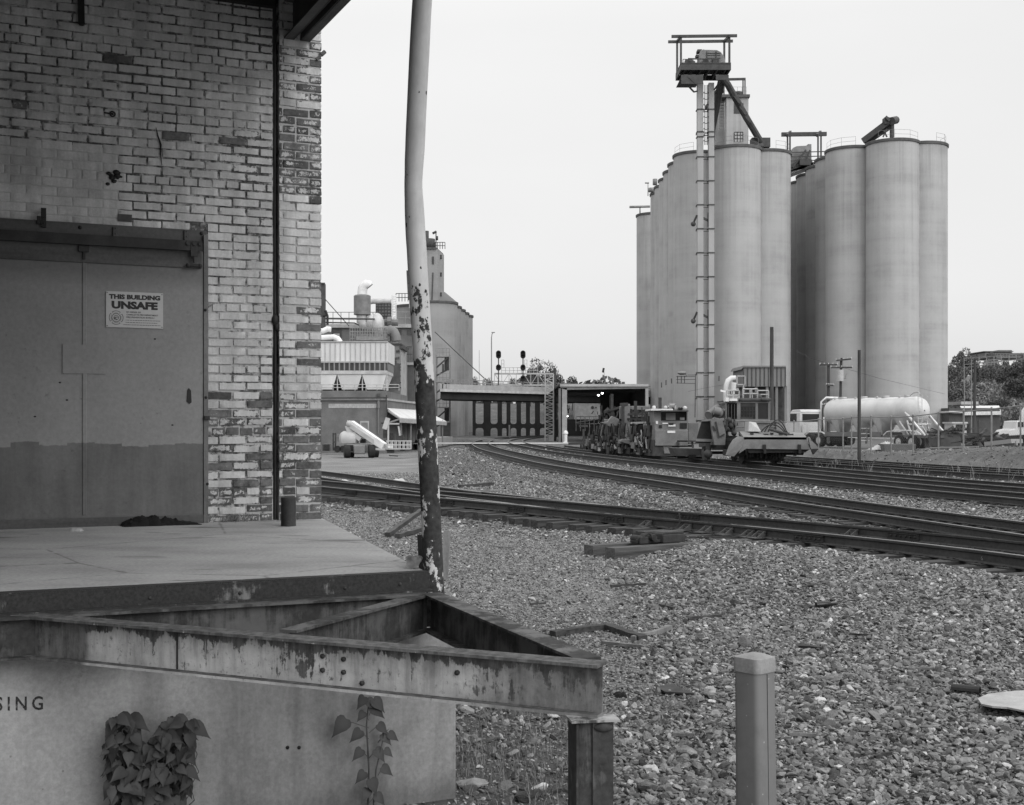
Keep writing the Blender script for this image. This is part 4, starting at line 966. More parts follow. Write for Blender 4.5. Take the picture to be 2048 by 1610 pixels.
# masks: R dirt near the dock, G fine pale path gravel, B bank/grass
def masks(X,Y):
    px=CX+X/Y*F; dF=dist(TF,X,Y); d5=dist(M5,X,Y); dM=dist(M1,X,Y)
    dirt=sst(9.6,8.2,Y+.25*vnoise(X,Y,.5,4))*sst(1290,1130,px+50*vnoise(X,Y,.4,5))*sst(700,850,px)
    fine=sst(-1.2,-2.2,dF)*sst(7.5,9.,Y)*sst(1420,1180,px+(Y-14)*14)
    yard=sst(34,52,Y)*sst(-2.2,-5.5,dM)*sst(930,850,px)
    bank=sst(2.0,3.0,d5)*(Y>22)
    return dirt,np.maximum(fine,yard*.9),bank,yard
mk_=masks(Xg,Yg); ca=me.color_attributes.new('Col','FLOAT_COLOR','POINT')
ca.data.foreach_set('color',np.stack([mk_[0],mk_[1],mk_[2],mk_[3]],-1).astype(np.float32).ravel())
def ground_mat():
    t=NT('ballast_ground'); tc=t.n('ShaderNodeTexCoord'); v=tc.outputs['Object']; a=attr(t,'Col'); sp=t.n('ShaderNodeSeparateColor'); t.l(a.outputs['Color'],sp.inputs[0]); R,G_,B=sp.outputs; Yd=a.outputs['Alpha']
    vc=t.n('ShaderNodeTexVoronoi'); vc.inputs['Scale'].default_value=17; t.l(v,vc.inputs['Vector'])
    bwn=t.n('ShaderNodeSeparateColor'); t.l(vc.outputs['Color'],bwn.inputs[0])
    stone=t.ramp(bwn.outputs[0],[(0,.06),(.55,.12),(.85,.19),(1,.34)]); gap=t.ramp(vc.outputs['Distance'],[(.35,1),(.62,.25)])
    c=t.mix(1.,stone,gap,'MULTIPLY')
    vf=t.n('ShaderNodeTexVoronoi'); vf.inputs['Scale'].default_value=42; t.l(v,vf.inputs['Vector']); bf=t.n('ShaderNodeSeparateColor'); t.l(vf.outputs['Color'],bf.inputs[0])
    fc=t.mix(1.,t.ramp(bf.outputs[0],[(0,.11),(.6,.19),(1,.34)]),t.ramp(vf.outputs['Distance'],[(.4,1),(.65,.4)]),'MULTIPLY')
    yc=t.mix(.5,t.ramp(t.noise(v,.35,8,.65),[(.35,.16),(.62,.27)]),fc); fc=t.mix(Yd,fc,yc)
    c=t.mix(G_,c,fc); n=t.noise(v,.5,6,.6); c=t.mix(1.,c,t.ramp(n,[(.3,.85),(.7,1.15)]),'MULTIPLY')
    dc=t.ramp(t.noise(v,7,8,.7),[(.35,.035),(.65,.085)]); c=t.mix(R,c,dc)
    bc=t.ramp(t.math('MULTIPLY_ADD',t.noise(v,.8,8,.7),.6,t.math('MULTIPLY',t.noise(v,9,6,.7),.4)),[(.35,.055),(.55,.12),(.68,.22)]); c=t.mix(B,c,bc)
    t.bump(t.mix(G_,t.math('MULTIPLY',vc.outputs['Distance'],-1.),t.math('MULTIPLY',vf.outputs['Distance'],-.5)),.6,.03)
    return t.fin(c,.95)
me.materials.append(ground_mat()); go=bpy.data.objects.new('ground',me); COL.objects.link(go); kind(go,'structure')
GY=Yg[:,0]; GT=Xg[0]/Yg[0,0]
def hz(x,y):
    """ground height, read off the ground sheet"""
    i=int(np.clip(np.searchsorted(GY,y)-1,0,n0-2)); t_=x/y; k=int(np.clip(np.searchsorted(GT,t_)-1,0,n1-2))
    a=(y-GY[i])/(GY[i+1]-GY[i]); b=(t_-GT[k])/(GT[k+1]-GT[k])
    return float((Zg[i,k]*(1-b)+Zg[i,k+1]*b)*(1-a)+(Zg[i+1,k]*(1-b)+Zg[i+1,k+1]*b)*a)
# ---- loose stones: nobody could count them
M['stone']=None
def stone_mat():
    t=NT('ballast_stone'); oi=t.n('ShaderNodeObjectInfo'); tc=t.n('ShaderNodeTexCoord'); v=tc.outputs['Object']
    b=t.ramp(oi.outputs['Random'],[(0,.05),(.2,.10),(.6,.18),(.88,.25),(.96,.34),(1,.55)]); n=t.noise(v,1.6,6,.65)
    c=t.mix(1.,b,t.ramp(n,[(.3,.75),(.7,1.2)]),'MULTIPLY'); t.bump(t.noise(v,5,5,.65),.3,.1); return t.fin(c,.92)
M['stone']=stone_mat()
RC=bpy.data.collections.new('ballast_stone_shapes')
for k in range(9):
    mb=MB(); rock_mesh(mb,(0,0,0),(1.,rnd.uniform(.6,.85),rnd.uniform(.36,.6)),100+k,2,.08)
    o=mb.build('ballast_stone',M['stone'],None,angle=20); COL.objects.unlink(o); RC.objects.link(o)
def scatter_nodes():
    ng=bpy.data.node_groups.new('scatter_stones','GeometryNodeTree'); ng.interface.new_socket('Geometry',in_out='INPUT',socket_type='NodeSocketGeometry'); ng.interface.new_socket('Geometry',in_out='OUTPUT',socket_type='NodeSocketGeometry')
    N=ng.nodes; gi=N.new('NodeGroupInput'); gg=N.new('NodeGroupOutput'); ip=N.new('GeometryNodeInstanceOnPoints'); ci=N.new('GeometryNodeCollectionInfo'); ci.inputs['Collection'].default_value=RC; ci.inputs['Separate Children'].default_value=True; ci.inputs['Reset Children'].default_value=True
    def na(nm,ty):
        a=N.new('GeometryNodeInputNamedAttribute'); a.data_type=ty; a.inputs['Name'].default_value=nm; return a.outputs['Attribute']
    L=ng.links.new; L(gi.outputs[0],ip.inputs['Points']); L(ci.outputs[0],ip.inputs['Instance']); ip.inputs['Pick Instance'].default_value=True
    L(na('pick','INT'),ip.inputs['Instance Index']); L(na('rot','FLOAT_VECTOR'),ip.inputs['Rotation']); L(na('siz','FLOAT'),ip.inputs['Scale']); L(ip.outputs[0],gg.inputs[0]); return ng
NG=scatter_nodes()
rs=np.random.default_rng(3)
def in_dock(X,Y):
    # behind the dock's front face
    a=(X-A.x)*dn.x+(Y-A.y)*dn.y; s_=(X-A.x)*dd.x+(Y-A.y)*dd.y
    ed=(W0-A); side=(X-A.x)*ed.y-(Y-A.y)*ed.x           # >0 to the right of the skew edge
    return ((a<.01)&(s_>-.16)&(a>-.6))|((a<.01)&(side<.0))
def near_rail(X,Y):
    m=np.zeros(X.shape,bool)
    for c in (TF,far,inner_a,inner_b,M1,offs(M1,G),M2,offs(M2,G)): m|=abs(dist(c,X,Y))<.10
    return m
TIES=[]
for t_ in (tt,t1,t2):
    for ch in t_.children:
        if ch.name.startswith(('sleeper','timber','head_timber')):
            TIES.append((ch.location.x+t_.location.x,ch.location.y+t_.location.y,ch.rotation_euler[2],ch.data.vertices[0].co.x))
def on_tie(X,Y):
    m=np.zeros(X.shape,bool)
    for x,y,a,_h in TIES:
        h=abs(_h); k=(abs(X-x)<3)&(abs(Y-y)<3)
        if not k.any(): continue
        dx=X[k]-x; dy=Y[k]-y; u=dx*math.cos(a)+dy*math.sin(a); v=-dx*math.sin(a)+dy*math.cos(a)
        m[k]|=(abs(u)<h)&(abs(v)<.115)
    return m&(rs.random(X.shape)<.9)
pts=[]
def sow(n,y0,y1,t0,t1,size,dens_pow,cond,sj=.35,sink=.25):
    """n candidates between depths y0..y1 and view slopes t0..t1"""
    u=rs.random(n); Yv=np.sqrt(y0*y0+u*(y1*y1-y0*y0)) if dens_pow==2 else y0*(y1/y0)**u
    Tv=rs.uniform(t0,t1,n); Xv=Tv*Yv; k=~in_dock(Xv,Yv)&cond(Xv,Yv); Xv,Yv=Xv[k],Yv[k]
    k=~near_rail(Xv,Yv)&~on_tie(Xv,Yv); Xv,Yv=Xv[k],Yv[k]; s_=size*np.exp(rs.normal(0,sj,len(Xv)))/2
    d=np.abs(dist(TF,Xv,Yv)-.75); pts.append((Xv,Yv,height(Xv,Yv)+s_*.5*(.5-sink)+rs.uniform(0,.3,len(Xv))*s_,s_))
def m_dirt(X,Y): return masks(X,Y)[0]
def m_fine(X,Y): return masks(X,Y)[1]
def m_bank(X,Y): return masks(X,Y)[2]
rr=lambda X: rs.random(X.shape)
bal=lambda X,Y: (rr(X)>.62*np.clip(vnoise(X,Y,1.15,9)*1.3-.15,0,1)*(Y<26))&(rr(X)>m_dirt(X,Y)*.985)&(rr(X)>m_fine(X,Y)*1.0)&(m_bank(X,Y)<.3)
fin=lambda X,Y: (rr(X)<m_fine(X,Y))&(rr(X)>m_dirt(X,Y)*.97)&(m_bank(X,Y)<.3)
sow(80000,5.,13.,-.10,.46,.047,2,bal)
sow(90000,13.,24.,-.05,.46,.052,2,bal)
sow(60000,24.,48.,-.30,.46,.075,2,bal)
sow(36000,48.,105.,-.12,.30,.10,2,lambda X,Y:bal(X,Y)&(m_fine(X,Y)<.4))
sow(30000,5.5,13.,-.14,.2,.027,2,fin)
sow(70000,13.,34.,-.22,.16,.034,2,fin)
sow(16000,34.,72.,.18,.45,.09,2,lambda X,Y:(m_bank(X,Y)>.5)&(rr(X)<.45))
sow(26000,34.,62.,-.17,-.015,.05,2,lambda X,Y:(rr(X)<masks(X,Y)[3]*.8))
sow(9000,5.,9.5,-.12,.12,.022,2,lambda X,Y:rr(X)<m_dirt(X,Y))
sow(30000,5.,22.,-.08,.46,.020,2,lambda X,Y:(m_bank(X,Y)<.3)&(rr(X)>m_dirt(X,Y)))
sow(420,5.,9.,-.12,.12,.07,2,lambda X,Y:rr(X)<m_dirt(X,Y))
X_,Y_,Z_,S_=(np.concatenate(q) for q in zip(*pts))
me=bpy.data.meshes.new('ballast_stones'); me.from_pydata(np.c_[X_,Y_,Z_].tolist(),[],[]); n=len(X_)
a=me.attributes.new('pick','INT','POINT'); a.data.foreach_set('value',rs.integers(0,9,n).astype(np.int32))
a=me.attributes.new('siz','FLOAT','POINT'); a.data.foreach_set('value',S_.astype(np.float32))
a=me.attributes.new('rot','FLOAT_VECTOR','POINT'); R_=np.c_[rs.normal(0,.45,n),rs.normal(0,.45,n),rs.uniform(0,6.28,n)]; a.data.foreach_set('vector',R_.astype(np.float32).ravel())
so_=bpy.data.objects.new('ballast_stones',me); COL.objects.link(so_); so_.modifiers.new('scatter','NODES').node_group=NG; kind(so_,'stuff','loose grey ballast stones and gravel covering the ground around the tracks')
print('stones',n)
# ================================================================== GRAIN SILOS
HT=35.9; SR=3.3
def silo(parent,x,y,top,m,r=SR,z0=-.6,lip=True):
    mb=MB(); mb.lathe([(r,z0),(r,top*.25),(r,top*.5),(r,top*.75),(r,top-.3),(.01,top-.25)],(x,y,0),56); s=mb.build('silo',m,parent,angle=50)
    if lip:
        mb=MB(); mb.lathe([(r-.05,top-.40),(r+.14,top-.36),(r+.16,top-.06),(r+.1,top),(.01,top+.05)],(x,y,0),56); mb.build('roof_lip',M['lip'],s,angle=30)
    return s
M['lip']=mat('silo_roof_lip',.11,.07,1.5,.85)
M['railing']=mat('grey_railing',.26,.18,3,.6,fine=0)
M['clad']=mat('grey_metal_cladding',.19,.15,1.2,.6,stretch=(1,1,.2),fine=.06)
M['headframe']=mat('dark_headframe_steel',.07,.045,2,.7)
M['leg']=mat('elevator_leg_casing',.36,.30,.6,.55,stretch=(1,1,.3),fine=.05)
M['spout']=mat('spout_steel',.075,.05,2,.7)
M['hood']=mat('elevator_hood',.24,.17,1.5,.6)
def railing(mb,pts,h=1.1,r=.017,every=1):
    for i,p in enumerate(pts):
        p=Vector(p)
        if i%every==0: mb.tube([p,p+Vector((0,0,h))],r,4,smooth=False)
    for k in (.5,1.): mb.tube([Vector(p)+Vector((0,0,h*k)) for p in pts],r,4,smooth=False)
def arc(x,y,r,z,a0,a1,n): return [(x+r*math.cos(math.radians(a0+(a1-a0)*i/n)),y+r*math.sin(math.radians(a0+(a1-a0)*i/n)),z) for i in range(n+1)]
TOP=EYE+HT
sb=thing('grain_silos','left cluster of tall concrete grain silos with a headhouse and bucket elevator in front','grain silos',(29.,166,0))
for k in range(6): silo(sb,24.8,169+5.6*k,TOP,M['silo'])
for x,y in ((29.1,165.4),(33.5,168.),(30.0,171.5),(33.5,174.5),(33.5,180.4),(33.5,186.3)): silo(sb,x,y,TOP,M['silo'])
s7=silo(sb,24.6,217,TOP,M['silo'])
mb=MB(); mb.rng(25,33,169,196,-.5,TOP-.4); mb.build('inner_wall',M['silo'],sb)
hh=MB(); hh.pbox(1453,192,1497,290,173,6); h1=hh.build('headhouse',M['silo'],sb)
hh=MB(); hh.pbox(1428,194,1452.7,290,175,5); hh.build('headhouse_annex',M['silo'],sb)
mb=MB(); mb.pbox(1425,188.5,1500,194,172.7,6.8); mb.build('headhouse_roof',M['lip'],sb)
mb=MB(); mb.pbox(1468,206,1487,227,172.95,.2); mb.build('window',M['darkgrey'],h1)
mb=MB(); mb.pbox(1469,264,1486,283,172.95,.2); mb.build('window',M['offwhite'],h1)
mb=MB()
for p in (1469,1475,1481,1486): mb.bar(P(p,264,172.9),P(p,283,172.9),.07,.07)
for q in (264,270,277): mb.bar(P(1469,q,172.9),P(1486,q,172.9),.07,.07)
mb.build('window_bars',M['darkgrey'],h1)
mb=MB()
for p in (1448,1486,1490): mb.bar(P(p,190,174),P(p,158,174),.16,.16)
mb.bar(P(1446,159,174),P(1491,158,174),.25,.3); railing(mb,[P(p,190,173.5) for p in range(1430,1497,9)]); mb.cyl(P(1476,190,174),P(1476,185,174),.7,12); mb.build('roof_hoist_frame',M['headframe'],sb)
mb=MB()
for p in (1437,1449): mb.bar(P(p,205,172.6),P(p,262,172.6),.1,.1)
for q in range(208,262,6): mb.bar(P(1437,q,172.6),P(1449,q,172.6),.07,.07)
mb.build('caged_ladder',M['railing'],sb)
mb=MB(); railing(mb,arc(29.1,165.4,SR-.2,TOP,-150,-30,3)); railing(mb,arc(24.8,169,SR-.2,TOP,170,250,2)); railing(mb,arc(33.5,168,SR-.2,TOP,-75,15,3)); mb.build('roof_railing',M['railing'],sb)
mb=MB(); mb.bar(P(1259,414,215),P(1300,413,215),.35,.35); mb.bar(P(1280,427,215),P(1280,414,215),.2,.2); mb.bar(P(1296,392,200),P(1296,366,200),.12,.12); mb.bar(P(1290,366,200),P(1298,366,200),.12,.2); mb.cyl(P(1310,370,192),P(1310,358,192),.35,8); mb.cyl(P(1303,384,196),P(1303,376,196),.5,8); mb.build('roof_fitting',M['railing'],sb)
# conduit brackets on the silo wall above the machines
mb=MB()
for p in (1355,1362.5,1369): mb.bar(P(p,752,158),P(p,767,158),.09,.09)
for q in (753,759,766): mb.bar(P(1353,q,158),P(1391,q+(1 if q>760 else 0),158),.07,.07)
mb.bar(P(1391,748,158),P(1390,835,158),.09,.09); mb.bar(P(1375,750,158),P(1391,750,158),.07,.07)
for p,q in ((1323,765),(1332,760),(1343,757),(1438,752)): mb.bar(P(p,q,160),P(p,q+10,160),.12,.12)
mb.build('conduit_rack',M['headframe'],sb)
mb=MB(); mb.ball(P(1364,746,157.5),.42,6,(1.4,1,.6)); mb.tube([P(1364,747,157.7),P(1371,748,157.8),P(1374,753,158)],.06,5); mb.build('wall_lamp',M['hood'],sb)
# ---- second block
sb2=thing('grain_silos','right cluster of tall concrete grain silos, standing behind the white tank trailer','grain silos',(48.,163,0))
for k in range(5): silo(sb2,44.35,166+5.6*k,TOP,M['silo'])
for x,y in ((48.5,161.9),(52.65,163.6),(52.65,169.2),(52.65,175),(52.65,181)): silo(sb2,x,y,TOP,M['silo'])
mb=MB(); mb.rng(45,52,165,188,-.5,TOP-.4); mb.build('inner_wall',M['silo'],sb2)
mb=MB(); railing(mb,arc(48.5,161.9,SR-.2,TOP,-140,-25,3)); railing(mb,arc(44.35,166,SR-.2,TOP,165,265,3)); railing(mb,arc(52.65,163.6,SR-.2,TOP,-70,20,3)); mb.build('roof_railing',M['railing'],sb2)
# ---- bucket elevator in front of the left block
be=thing('bucket_elevator','tall twin leg bucket elevator with dark head platform against the left silo cluster','elevator',P(1411,840,160.5)*1)
be.location.z=0; YE=160.5
def casing(mb,p0,p1,y0,y1,Y=YE,D=.9): mb.pbox(p0,y0,p1,y1,Y,D)
for p0,p1 in ((1395,1407),(1417.5,1428.5)):
    mb=MB(); casing(mb,p0,p1,165,872); lg=mb.build('leg',M['leg'],be,bevel=.05)
    mb=MB()
    for q in [217,262,272]+list(range(312,860,48)): casing(mb,p0-1.,p1+1.,q,q+2.2,YE-.08,1.05)
    mb.build('leg_flange',M['headframe'],lg)
mb=MB()
for q in [217,264]+list(range(312,860,48)): mb.bar(P(1406,q+2,YE+.3),P(1418,q+2,YE+.3),.09,.09); mb.bar(P(1406,q+7,YE+.3),P(1418,q+7,YE+.3),.08,.08); mb.bar(P(1396,q,YE+.1),P(1392,q+6,YE+1.),.1,.1)
for q0 in (430,624): mb.bar(P(1394,q0,YE),P(1387,q0+16,YE+.5),.18,.18); mb.ball(P(1386.5,q0+18,YE+.5),.33,5); mb.bar(P(1406,q0+6,YE+.4),P(1418,q0+12,YE+.4),.12,.3); mb.bar(P(1416,q0-5,YE+.4),P(1416,q0+24,YE+.4),.1,.1)
mb.build('brace',M['headframe'],be)
mb=MB()
for p in (1409.5,1414.5): mb.bar(P(p,170,YE+.5),P(p,290,YE+.5),.07,.07)
for q in range(172,290,4): mb.bar(P(1409.5,q,YE+.5),P(1414.5,q,YE+.5),.05,.05)
for q in range(184,288,12): mb.tube([P(1408,q,YE+.4),P(1407.6,q+2,YE-.3),P(1412,q+3,YE-.6),P(1416.4,q+2,YE-.3),P(1416,q,YE+.4)],.04,4)
mb.build('caged_ladder',M['headframe'],be)
mb=MB(); # head platform: deck with deep girders
z0=GZ(166,YE-2.4); z1=GZ(140,YE-2.4)
xa,xb=GX(1356,YE),GX(1455,YE)
mb.rng(xa,xb,YE-2.6,YE+2.4,GZ(139,YE),GZ(137,YE)+.02)
for y in (YE-2.6,YE+2.3): mb.rng(xa,xb,y,y+.14,GZ(151,YE),GZ(140,YE))
mb.rng(xa,xa+.16,YE-2.45,YE+2.3,GZ(151,YE),GZ(140,YE)); mb.rng(xb-.16,xb,YE-2.45,YE+2.3,GZ(151,YE),GZ(140,YE))
mb.rng(xa+.05,GX(1400,YE),YE-2.7,YE-2.61,GZ(168,YE-2.6),GZ(150,YE-2.6)); mb.rng(GX(1425,YE),xb-.3,YE-2.7,YE-2.61,GZ(160,YE-2.6),GZ(150,YE-2.6))
mb.rng(xa+.05,GX(1396,YE),YE-2.6,YE+2.2,GZ(166,YE),GZ(165,YE))
for p in (1366,1382,1398,1414,1430,1446): mb.rng(GX(p,YE)-.07,GX(p,YE)+.07,YE-2.45,YE+2.3,GZ(150,YE),GZ(139.5,YE))
mb.bar(P(1373,168,YE-1.5),P(1388,184,YE),.16,.16); mb.bar(P(1388,184,YE),P(1395,182,YE),.16,.16); mb.bar(P(1428,180,YE),P(1440,163,YE-1),.14,.14); mb.bar(P(1375,152,YE-2.7),P(1389,165,YE-2.7),.12,.12)
mb.build('head_platform',M['headframe'],be)
mb=MB(); railing(mb,[P(p,137,YE-2.5) for p in range(1366,1446,10)],1.15,.045); mb.build('platform_railing',M['headframe'],be)
mb=MB(); prof=[]
# hood: vertical left end, rounded right end
prof=[(1396,138),(1396,112),(1400,103),(1412,102.5),(1432,103),(1440,107),(1446,115),(1449,125),(1450,138)]
mb.prism([(GX(a,YE),GZ(b,YE)) for a,b in prof],YE-.7,YE+.9,'y'); hd=mb.build('elevator_head',M['hood'],be,bevel=.06)
mb=MB()
for p in (1413.5,1432): mb.bar(P(p,103,YE-.75),P(p,138,YE-.75),.12,.1)
for q in (106.5,110.5,116): mb.bar(P(1413,q,YE-.74),P(1441,q,YE-.74),.06,.07)
mb.pbox(1425,116,1438,128,YE-1.1,.38); mb.build('hood_rib',M['spout'],hd)
mb=MB(); mb.pbox(1395,98.5,1404,103,YE-.6,1.2); mb.pbox(1392,109,1396.5,114,YE-.5,.9); mb.pbox(1405,99,1409,103,YE-.4,.8); mb.build('head_vent',M['headframe'],hd)
mb=MB(); mb.cyl(P(1411.5,124,YE-.75),P(1411.5,124,YE-1.15),.42,18); mb.build('drive_pulley',M['spout'],be)
mb=MB(); mb.pbox(1371,118,1378.5,131,YE-1.4,1.0); mb.pbox(1366,128,1398,136,YE-1.6,1.5); mb.cyl(P(1377,122,YE-1.3),P(1388,128,YE-1.2),.35,10); mb.bar(P(1376,117,YE-1.2),P(1412,118,YE-1.2),.1,.12); mb.bar(P(1380,124,YE-1.2),P(1410,130,YE-1.2),.1,.12); mb.build('drive_motor',M['headframe'],be)
for dy,a,b,q in ((-2.3,1338.5,1467.5,83.5),(2.1,1340.5,1471.5,73.)):
    mb=MB(); mb.bar(P(a,q+.6,YE),P(b,q-.9,YE),.25,.33); o=mb.build('hoist_beam',M['headframe'],be)
    for v in o.data.vertices: v.co.y+=dy
mb=MB()
for p in (1357,1452.5):
    for dy in (-2.3,2.1):
        for e in (-1.6,1.6): a=P(p+e*.7+(1.6 if dy>0 else 0)*1.,140,YE); b=P(p+e*.7+(1.6 if dy>0 else 0)*1.,(84 if dy<0 else 74),YE); a.y+=dy; b.y+=dy; mb.bar(a,b,.12,.12)
    a=P(p-1,87,YE); b=P(p+3.5,65,YE); a.y-=2.9; b.y+=2.9; a.z=GZ(86,YE); b.z=GZ(68.5,YE); mb.bar(a,b,.22,.28)
mb.build('hoist_post',M['headframe'],be)
mb=MB(); mb.tube([P(1438,156,YE-.5),P(1446,157,YE-.5),P(1455,168,YE),P(1475,204,162),P(1492,234,163.5),P(1521,283,165.5)],.45,8,smooth=True)
for a_,b_ in ((1473,200),(1485,222),(1494,238)): mb.box(P(a_,b_,161.6+(a_-1473)*.06),(1.3,1.1,.35),(0,.9,0))
mb.build('spout',M['spout'],be)
mb=MB(); mb.tube([P(1444,158,YE),P(1437,190,YE+2),P(1430,228,YE+3.5),P(1426,262,YE+5),P(1424,290,YE+6)],[.5,.5,.48,.3,.3],8); mb.box(P(1437,185,YE+1.7),(1.1,1.1,.3)); mb.build('spout',M['spout'],be)
mb=MB(); mb.box(P(1520,287,166),(2.4,1.6,1.2)); mb.cyl(P(1512,293,165),P(1526,293,165),.4,8); mb.build('spout_box',M['spout'],be)
# ---- elevator head between the blocks
e2=thing('conveyor_head','elevator head under a hoist beam, seen in the gap between the two silo clusters','elevator head',(GX(1608,182),182,TOP))
YH=182
mb=MB(); mb.bar(P(1563,269,YH),P(1653,268,YH),.4,.55); mb.bar(P(1574,271,YH-1.5),P(1581,264,YH+1.5),.3,.4); mb.bar(P(1634,271,YH-1.5),P(1641,264,YH+1.5),.3,.4)
for p in (1575,1580,1636,1642): mb.bar(P(p,269,YH),P(p,330,YH),.2,.2)
mb.build('hoist_frame',M['headframe'],e2)
mb=MB(); mb.prism([(GX(a,YH),GZ(b,YH)) for a,b in ((1580,335),(1581,304),(1585,297),(1592,294),(1614,293),(1614,290),(1621,290),(1621,325))],YH-.6,YH+1.6,'y'); mb.build('hood',M['hood'],e2)
mb=MB()
for q in (305,314,322): mb.bar(P(1576,q,YH-1),P(1650,q-2,YH-1),.12,.12)
mb.bar(P(1585,335,YH-1.2),P(1612,300,YH-1.2),.25,.25); mb.pbox(1600,318,1622,330,YH-1.8,1.2); mb.bar(P(1577,337,YH-1),P(1625,326,YH-1),.3,1.0); mb.bar(P(1577,352,YH-1),P(1610,340,YH-1),.3,.5); mb.bar(P(1577,345,YH-1),P(1640,322,YH-1),.3,.35)
mb.bar(P(1620,300,YH-1),P(1611,325,YH-1),.2,.2); mb.build('walkway',M['headframe'],e2)
# ---- inclined conveyor on the right block
cv=thing('inclined_conveyor','inclined conveyor with motor head on the roof of the right silo cluster','conveyor',(GX(1765,161),161,TOP)); YC=161.
mb=MB(); mb.bar(P(1727,283,YC+2),P(1779,244,YC),.8,.75); mb.bar(P(1736,281,YC+2),P(1782,250,YC),.15,.9); mb.build('conveyor_box',M['spout'],cv)
mb=MB(); mb.pbox(1783,247,1788.5,274,YC-.3,.8); mb.pbox(1770,234,1779,247,YC-.4,1.2); mb.cyl(P(1783,242,YC-.6),P(1792,240,YC+.3),.5,10); mb.pbox(1784,234,1791,246,YC-.5,1.1); mb.bar(P(1771,233,YC-.5),P(1779,242,YC-.5),.3,.3); mb.build('conveyor_drive',M['spout'],cv)
mb=MB(); mb.bar(P(1766,274,YC),P(1774,258,YC),.16,.16); mb.bar(P(1774,274,YC),P(1768,262,YC),.16,.16); mb.build('support',M['headframe'],cv)
# ---- metal clad hut at the foot of the left block
ht=thing('metal_clad_hut','grey ribbed metal hut on an open base at the foot of the left silos','hut',(GX(1530,148),148,0)); YU=148
mb=MB(); mb.pbox(1487,733,1572,773,YU,7); mb.prism([(GX(a,YU-.6),GZ(b,YU)) for a,b in ((1484,739),(1488,731.5),(1573,731.5),(1573,734.5),(1488,735))],YU-.2,YU+7.2,'y'); up_=mb.build('upper_cladding',M['clad'],ht)
mb=MB()
for k in range(11): p=1487+k*8.4; mb.bar(P(p,734.5,YU-.04),P(p,772,YU-.04),.1,.08)
mb.build('rib',M['darkgrey'],up_)
mb=MB(); mb.pbox(1494,774,1570,880,YU+1.2,5.5); mb.build('lower_wall',M['darkgrey'],ht)
mb=MB()
for p in (1487,1512,1534,1553,1571): mb.bar(P(p,772,YU+.3),P(p,880,YU+.3),.3,.3)
mb.build('column',M['clad'],ht)
mb=MB(); mb.pbox(1548,790,1566,812,YU+1.1,.2); mb.build('louvre',M['headframe'],ht)
# ================================================================== MILL AT LEFT
def pxpoly(mb,pts,Y,D,axis='y'): mb.prism([(GX(a,Y),GZ(b,Y)) for a,b in pts],Y,Y+D,'y'); return mb
FT=EYE+18.4
ms=thing('far_grain_silos','row of lower concrete silos with a tall headhouse at the mill, beyond the bent pole','grain silos',(-11,195,0))
for x,y in ((-11.5,190.7),(-14.6,196),(-11.2,197.2),(-10.8,202.6),(-10.4,208),(-9.9,213.4)): silo(ms,x,y,FT,M['silo_far'])
hp_=[(GX(818,189),189),(GX(875,189),189),(GX(888,195.5),195.5),(GX(832,199),199)]
mb=MB(); mb.prism(hp_,FT-1,GZ(500,190),'z'); h2=mb.build('headhouse',M['silo_far'],ms)
mb=MB(); mb.prism([(x*1.012,y-.25 if y<192 else y+.3) for x,y in hp_],GZ(500,190),GZ(497,190),'z'); mb.build('headhouse_roof',M['lip'],ms)
mb=MB()
for q in (510,545,585): mb.bar(P(881,q,191.6),P(881,q+8,191.6),.4,.3)
mb.bar(P(866,513,188.9),P(866,528,188.9),.25,.1); mb.bar(P(866,545,188.9),P(864,600,188.9),.14,.12); mb.build('slit_window',M['headframe'],h2)
mb=MB(); mb.prism([(GX(862,191),GZ(585,191)),(GX(889,191),GZ(583,191)),(GX(913,191),GZ(603,191)),(GX(913,191),GZ(606,191)),(GX(862,191),GZ(606,191))],191.5,196,'y'); mb.build('lean_to_roof',M['silo_far'],ms)
mb=MB(); mb.cyl(P(858,497,190),P(858,478,190),.9,12); mb.cyl(P(853,497,190),P(853,462,190),.35,8); mb.bar(P(872,497,190),P(872,462,190),.15,.15); mb.bar(P(865,467,190),P(873,463,190),.3,.3); mb.pbox(871,472,876,480,189.8,.4); railing(mb,[P(p,498,190) for p in range(860,892,5)],1.0,.05); mb.build('roof_fitting',M['headframe'],ms)
mb=MB(); mb.bar(P(815,545,188.5),P(818,600,188.5),.3,.3); mb.bar(P(813,543,188.5),P(817,543,188.5),.3,.3); railing(mb,[P(p,603,190) for p in range(792,826,6)],1.2,.05); mb.build('vent_pipe',M['headframe'],ms)
# stair tower against the silos
st=thing('stair_tower','dark steel stair tower climbing the mill silos beyond the pole','stairs',(GX(888,178),178,0)); YS=178
mb=MB()
for p in (872,899):
    for d in (0,2.2): mb.bar(P(p,708,YS)+Vector((0,d,0)),P(p,872,YS)+Vector((0,d,0)),.12,.12)
for q in (712,763,814): 
    a=P(872,q,YS); b=P(899,q,YS); mb.rng(a.x,b.x,YS-.1,YS+2.3,a.z-.12,a.z)
    railing(mb,[P(p,q,YS-.1) for p in (872,879,886,893,899)],1.1,.035)
mb.build('tower_frame',M['railing'],st)
mb=MB()
for q in (712,763,814): mb.bar(P(872,q+24,YS+.4),P(897,q+2,YS+.4),.7,.18); mb.bar(P(872,q+40,YS+1.5),P(897,q+26,YS+1.5),.7,.18); a=P(888,q+2,YS); b=P(899,q+28,YS); mb.rng(a.x,b.x,YS+1.3,YS+1.45,b.z,a.z)
mb.build('stair_flight',M['headframe'],st)
mb=MB(); mb.pbox(881,845,900,878,YS-.4,1.5); mb.pbox(884,728,888,745,YS-.2,.5); mb.pbox(884,789,888,800,YS-.2,.5); mb.build('panel_box',M['headframe'],st)
